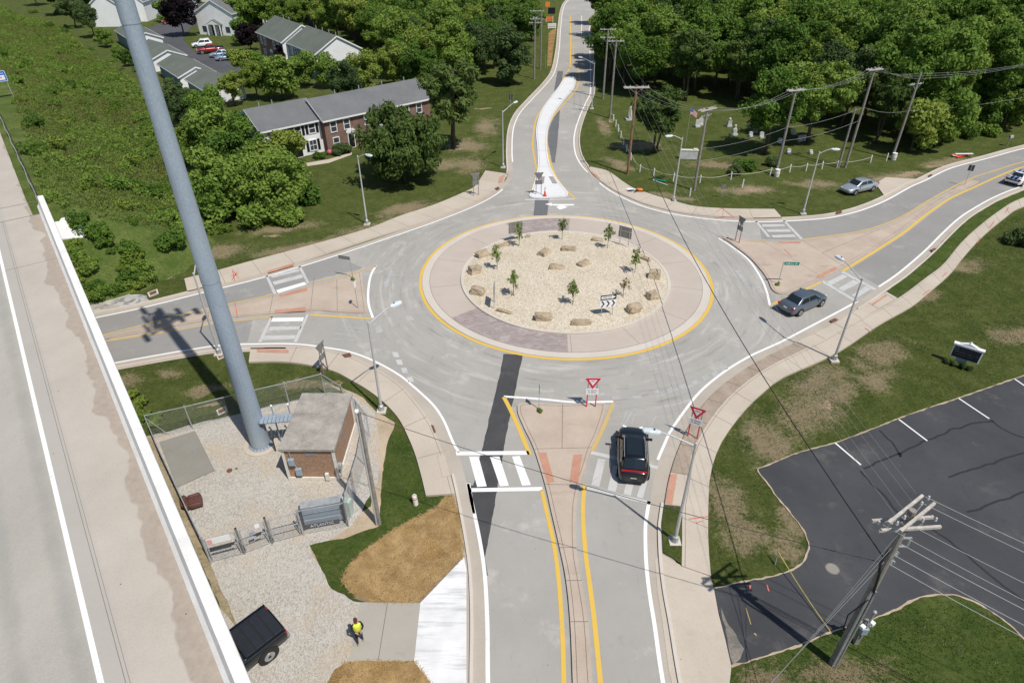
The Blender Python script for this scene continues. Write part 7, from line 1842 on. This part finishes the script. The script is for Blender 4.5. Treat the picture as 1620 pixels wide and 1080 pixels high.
# left cluster by the terrace and tower
for i, (x, y, k, s, lb) in enumerate(((440,330,'bigb',1.0,'big dark leafy tree clump right of the tower, nearest the western walk'), (478,322,'bush',1.4,'dense bush at the right foot of the big leafy clump'), (395,318,'bigb',.8,'leafy tree clump close beside the tower shaft, behind the bigger one'),
        (418,288,'sml',1.05,'yellow-green tree in front of the white townhouse unit'), (458,262,'sml',.8,'smaller yellow-green tree at the corner of the white townhouse unit'), (382,295,'sm',1.05,'green tree left of the yellow-green tree by the terrace'), (350,272,'sm',1.2,'green tree between the tower and the terrace end'), (374,232,'sm',.75,'rounded tree at the left end of the near terrace'),
        (395,285,'w1',.6,'leafy tree in the middle of the thicket right of the tower'), (345,238,'w0',.58,'tall leafy tree at the back of the thicket right of the tower'), (325,270,'lt',.58,'yellowish tree pressed against the tower shaft in the thicket'), (368,338,'sm',1.15,'leafy tree at the front of the thicket, just right of the tower shaft'), (338,358,'sm',.8,'small tree behind the tower shaft at the thicket front'), (308,368,'bush',1.5,'broad bush at the thicket foot left of the tower shaft'), (270,360,'bush',1.3,'broad bush at the foot of the bank, left of the tower shaft'), (415,350,'bush',1.4,'broad bush at the thicket front, middle one of the row'), (450,352,'bush',1.3,'broad bush at the thicket front, right of the middle one'), (235,352,'bush',1.2,'broad bush at the foot of the bank near the slope paving'),
        (310,225,'dk',.62,'dark tree hugging the right side of the tower shaft'), (290,200,'dk',.6,'dark tree below the garage row beside the tower'), (340,200,'sm',.9,'tree below the lowest garage block'), (372,168,'lt',.5,'bright tree right of the lowest garage block'), (408,158,'lt',.58,'bright rounded tree between garages and near terrace'), (388,122,'sml',.9,'bright tree at the corner of the parking court'), (448,158,'sm',1.15,'green tree behind the near terrace, left part'), (425,135,'sm',.95,'green tree in front of the second terrace'),
        (485,137,'sm',.9,'green tree against the white gable of the second terrace'), (522,138,'sm',.95,'green tree right of the second terrace gable'), (452,106,'pur',.62,'brownish purple small tree before the second terrace'), (398,82,'pur',.85,'purple-brown tree at the left end of the second terrace'), (292,58,'pur',1.25,'dark purple tree beside the white gable house'), (262,35,'sm',.95,'green tree on the grass strip at the top left court'), (386,52,'sm',1.3,'leafy tree overlapping the right of the white gable house'), (384,72,'sm',.9,'leafy tree between the white gable house and second terrace'),
        (400,50,'sm',1.3,'leafy tree behind the white gable house'), (310,5,'sm',1.0,'green tree at the top edge beyond the court'), (385,20,'w0',.7,'green tree at the top behind the white gable house'), (410,35,'w2',.8,'light green tree behind the second terrace'))):
    tree(k, tp(x, y), s, lb)
for x, y, s in ((150,60,.62),(170,75,.55),(120,45,.7),(95,25,.8),(140,30,.75),(60,10,.85),(110,5,.85),(30,0,.85),(165,40,.6),(190,95,.45),(205,105,.45)):
    p = GH(x, y); tree('dk' if s > .6 else 'sm', p, s*1.1, 'dark tree on the highway bank at the upper left corner', group='trees on the highway bank')
# brush on the bank: separate bushes over a ground cover of weeds
bank = []
for _ in range(900):
    x, y = R1.uniform(-5, 345), R1.uniform(20, 405)
    if y > 345+ .06*x and x < 240: continue
    if x < 22+ (y-125)*.28 and y > 100: continue
    if y < 150 and x > 100+y*1.1: continue
    if x > 262 and y < 240: continue
    if y > 395-.02*x or (y > 372 and x > 300): continue
    p = GH(x, y)
    if any((p-q).length < 3.4 for q in bank): continue
    bank.append(p)
for p in bank[:110]:
    tree(R1.choice(('bush', 'bush', 'bushl', 'bushl', 'bush')), p+Vector((0, 0, -.3)), R1.uniform(.4, .95), 'leafy bush in the overgrown brush on the highway bank', 'bush', 'bushes of the overgrown bank')
def cover(name, n, poly_px, size, m, seed, hmin, hmax, lo=-.35, sgn=1, droop=0):
    rng = np.random.default_rng(seed); rnd = random.Random(seed); pts = []
    P = [Vector((a, b, 0)) for a, b in poly_px]
    x0, x1 = min(v.x for v in P), max(v.x for v in P); y0, y1 = min(v.y for v in P), max(v.y for v in P)
    Wd = [GH(a, b) for a, b in poly_px]; X0, X1 = min(v.x for v in Wd), max(v.x for v in Wd); Y0, Y1 = min(v.y for v in Wd), max(v.y for v in Wd)
    W2 = [Vector((v.x, v.y, 0)) for v in Wd]
    k = 0
    while len(pts) < n and k < n*6:
        k += 1; p = Vector((rnd.uniform(X0, X1), rnd.uniform(Y0, Y1), 0))
        if inside(p, W2):
            q = sgn*(mnoise.noise(p*.07)+.7*mnoise.noise(p*.2))+.4*mnoise.noise(p*.7)
            if q < lo: continue
            pts.append((p.x, p.y, max(0, hmap(p.x, p.y))+(hmin+(hmax-hmin)*rnd.random())*(.5+max(0, q))))
    me = leaf_mesh(name, [np.array(p) for p in pts], [.30]*len(pts), [9]*len(pts), size, MAT[m], 1.2, seed, .1, droop, 2.6)
    o = bpy.data.objects.new(name, me); col.objects.link(o); return tag(o, kind='stuff')
bankpoly = [(24,150),(62,305),(100,330),(150,345),(200,356),(330,372),(345,330),(330,250),(250,190),(215,130),(150,90),(90,40),(0,10),(-40,40)]
tag(cover('weed_cover', 9000, bankpoly, .12, 'leaf', 71, .1, 1.2, .08), 'tangled green weeds covering the highway bank')
tag(cover('grass_cover', 24000, bankpoly, .085, 'leafgrass', 72, .0, .45, -.6, -1, 1.2), 'pale tall grasses mixed through the bank')
tag(cover('dry_grass', 3200, bankpoly, .10, 'leafdry', 73, .05, .6, .25, -1), 'tan dry stems scattered through the bank')
for i, (x, y, s) in enumerate(((150,372,.85),(118,400,.8),(112,412,.85),(135,425,.8),(120,440,.75),(165,385,.6),(205,395,.7),(215,410,.75),(220,425,.75),(205,440,.7),(215,455,.7),(190,458,.6),(160,465,.7),(140,470,.7),(175,398,.35),(230,440,.6),(195,425,.5),(150,455,.6))):
    tree(('bush', 'bushl', 'bush')[i % 3], GH(x, y)-Vector((0, 0, .2)), s*.9, 'low green bush on the stony slope between bridge and western street', 'bush', 'bushes on the stony slope')
for i, (x, y, s) in enumerate(((205,630,.5),(215,650,.5),(222,668,.45),(250,660,.3),(245,672,.3))):
    tree('bushl', G(x, y), s, 'bright weedy bush between the bridge and the yard fence', 'bush', 'weedy bushes below the bridge')
for i, (x, y, s, k, lb) in enumerate(((1162,275,.55,'bushd','low dark bush in the cemetery grass left of the white drum'), (1180,268,.75,'bush','bright green bush in the cemetery grass'), (1218,262,.5,'bushd','small bush hiding the foot of the brown-footed pole'), (505,250,.5,'bush','shrub below the white townhouse window'), (548,242,.6,'bushd','clipped shrub row before the brick unit'), (535,244,.55,'bushd','clipped shrub beside the brick unit door'))):
    tree(k, tp(x, y), s, lb, 'bush')
g = tp(522, 245); T = thing('flowering_shrub', 'shrub with pink blooms at the joint of the white and brick units', 'shrub', g)
mb = MB(); mb.sphere((0, 0, .4), .32, 8); mb.obj('bloom', MAT['pinkbloom'], T)
for i in range(2):
    o = bpy.data.objects.new('foliage', PROTO['bushl'][1]); col.objects.link(o); o.parent = T; o.scale = (.3,)*3; o.location = (.4*i-.1, .2, 0)
ly = ['young tree with thin green foliage at the back left of the gravel island', 'young tree at the back centre of the gravel island', 'young tree at the back right of the gravel island beside a flat boulder', 'young tree at the right side of the gravel island', 'young tree near the middle front of the gravel island', 'young tree left of centre on the gravel island', 'young tree at the left side of the gravel island']
for i, (x, y) in enumerate(((821,389),(889,378),(961,393),(1004,432),(906,483),(812.5,468),(786,426))):
    tree('y%d' % (i % 3), G(x, y, .35), 1.0 if i != 1 else .95, ly[i], sz=1.05)
tree('ybare', G(986, 470, .35), 1.0, 'nearly bare young tree with brown leaves above the chevron sign')
for i, (b, s) in enumerate(SHRUBS): tree('bushd', b, s*.9, ['dark shrub', 'dark shrub'][0]+' planted at the foot of the navy business sign', 'shrub', 'shrubs round the business sign', name='shrub')
for i, (x, y) in enumerate(((1606,383),(1618,388))): tree('bushd', G(x, y), .7, ['dark shrub on the lawn at the right edge, left one', 'dark shrub on the lawn at the right edge, right one'][i], 'shrub', name='shrub')
tree('bushd', G(1632,450), .6, 'dark shrub cut by the right edge below the walk', 'shrub', name='shrub') if False else None
for i, (x, y) in enumerate(((853,650),(559,443),(1230,451))): tree('bushl', G(x, y, .13), .16, ['weed tuft at the foot of the post on the near median', 'weed tuft at the foot of the blade sign on the western median', 'weed tuft at the foot of the green street name post'][i], 'weed', name='weed_tuft')

# short blades standing on the nearer lawns
MAT['blade'] = leafmat('lawn_blades', (0.048, 0.081, 0.014), (0.084, 0.1242, 0.024), (0.15, 0.1782, 0.045), .3)
MAT['bladedry'] = leafmat('dry_lawn_blades', (.20, .155, .08), (.29, .235, .135), (.38, .32, .20), .2)
def blades(name, poly, dens, h, w, m, seed, z, label, nz=0, lo=-9):
    P = [(v.x, v.y) for v in W(poly)]; a = np.array(P); rng = np.random.default_rng(seed)
    x0, y0 = a.min(0); x1, y1 = a.max(0); n = int((x1-x0)*(y1-y0)*dens); q = rng.random((n, 2))*[x1-x0, y1-y0]+[x0, y0]
    c = np.zeros(n, bool)
    for i in range(len(P)):
        (ax, ay), (bx, by) = P[i], P[(i+1) % len(P)]
        k = (ay > q[:, 1]) != (by > q[:, 1])
        with np.errstate(divide='ignore', invalid='ignore'): c ^= k & (q[:, 0] < (bx-ax)*(q[:, 1]-ay)/(by-ay)+ax)
    q = q[c]
    if lo > -9: q = np.array([p for p in q if mnoise.noise(Vector((p[0]*.55, p[1]*.55, seed)))+.6*mnoise.noise(Vector((p[0]*2.2, p[1]*2.2, seed))) > lo])
    n = len(q); an = rng.random(n)*6.283; ww = w*(.6+.8*rng.random(n)); hh = h*(.5+rng.random(n)); le = rng.normal(size=(n, 2))*.5*hh[:, None]
    d = np.stack([np.cos(an), np.sin(an)], 1)*ww[:, None]*.5
    V = np.zeros((n, 4, 3)); V[:, 0, :2] = q-d; V[:, 1, :2] = q+d; V[:, 2, :2] = q+d*.4+le; V[:, 3, :2] = q-d*.4+le; V[:, :2, 2] = z; V[:, 2:, 2] = (z+hh)[:, None]
    me = bpy.data.meshes.new(name); me.vertices.add(4*n); me.vertices.foreach_set('co', V.astype(np.float32).ravel()); me.loops.add(4*n); me.loops.foreach_set('vertex_index', np.arange(4*n, dtype=np.int32))
    me.polygons.add(n); me.polygons.foreach_set('loop_start', np.arange(0, 4*n, 4, dtype=np.int32)); me.polygons.foreach_set('loop_total', np.full(n, 4, dtype=np.int32)); me.update(); me.validate(); me.materials.append(MAT[m])
    o = bpy.data.objects.new(name, me); col.objects.link(o); tag(o, label, kind='stuff')
SEL = [(1124,905),(1122,860),(1124,760),(1132,727),(1142,702),(1162,672),(1187,642),(1217,617),(1242,599),(1322,563),(1390,518),(1440,490),(1465,470),(1502,438),(1522,413),(1552,380),(1590,348),(1640,325),(1680,520),(1620,590),(1565,609),(1517,626),(1465,643),(1420,659),(1375,677),(1320,697),(1265,712),(1195,740),(1228,790),(1248,812),(1268,838),(1276,860),(1271,880),(1258,894),(1233,904),(1172,917),(1131,926)]
SWL = [(492,864),(545,852),(600,834),(606,800),(605,765),(609,735),(615,702),(630,682),(646,697),(656,722),(666,757),(674,785),(700,786),(688,803),(638,828),(593,855),(558,885),(541,917),(548,934),(528,928),(507,892)]
NWL = [(188,590),(300,563),(392,576),(440,576),(480,580),(523,590),(553,605),(583,623),(520,606),(395,650),(240,688),(215,650)]
FRL = [(1170,1062),(1265,1023),(1315,1002),(1375,983),(1415,968),(1452,949),(1485,943),(1515,945),(1552,960),(1590,985),(1640,1030),(1660,1130),(1160,1130)]
for i, (pl, dn, z) in enumerate(((SEL, 70, -.04), (SWL, 130, -.01), (NWL, 80, -.04), (FRL, 110, -.02))):
    lb = ['on the lawn beside the parking lot', 'on the grass patch by the straw', 'on the grass between street and yard fence', 'on the turf under the nearest pole'][i]
    blades('lawn_blades', pl, dn, .06, .03, 'blade', 90+i, z, 'short green blades '+lb, 0, -.25)
    blades('dry_lawn_blades', pl, dn*.5, .05, .025, 'bladedry', 190+i, z, 'dry tan blades '+lb, 0, .25)
# ------------------------------------------------------------------ light and sky
def light():
    w = bpy.data.worlds.new('World'); sc.world = w; w.use_nodes = True
    nt = w.node_tree; bg = nt.nodes['Background']; sky = nt.nodes.new('ShaderNodeTexSky')
    sky.sky_type = 'NISHITA'; sky.sun_disc = False
    el = rad(59.5); az = math.atan2(.656, -.755)
    sky.sun_elevation = el; sky.sun_rotation = az
    sky.air_density = 1.0; sky.dust_density = .6
    nt.links.new(sky.outputs[0], bg.inputs[0]); bg.inputs[1].default_value = .088
    d = bpy.data.lights.new('sun', 'SUN'); d.energy = 4.15; d.angle = rad(.53); d.color = (1, .955, .885)
    o = bpy.data.objects.new('sun', d); col.objects.link(o)
    v = Vector((math.cos(el)*math.sin(az), math.cos(el)*math.cos(az), math.sin(el)))
    o.rotation_euler = v.to_track_quat('Z', 'Y').to_euler(); o.location = (60, -60, 120)
light()
sc.render.engine = 'CYCLES'
vs = sc.view_settings
vs.view_transform = 'Standard'; vs.look = 'None'; vs.exposure = 0.08; vs.gamma = 1; vs.use_curve_mapping = False
sc.cycles.max_bounces = 6; sc.cycles.transparent_max_bounces = 12; sc.cycles.use_denoising = True
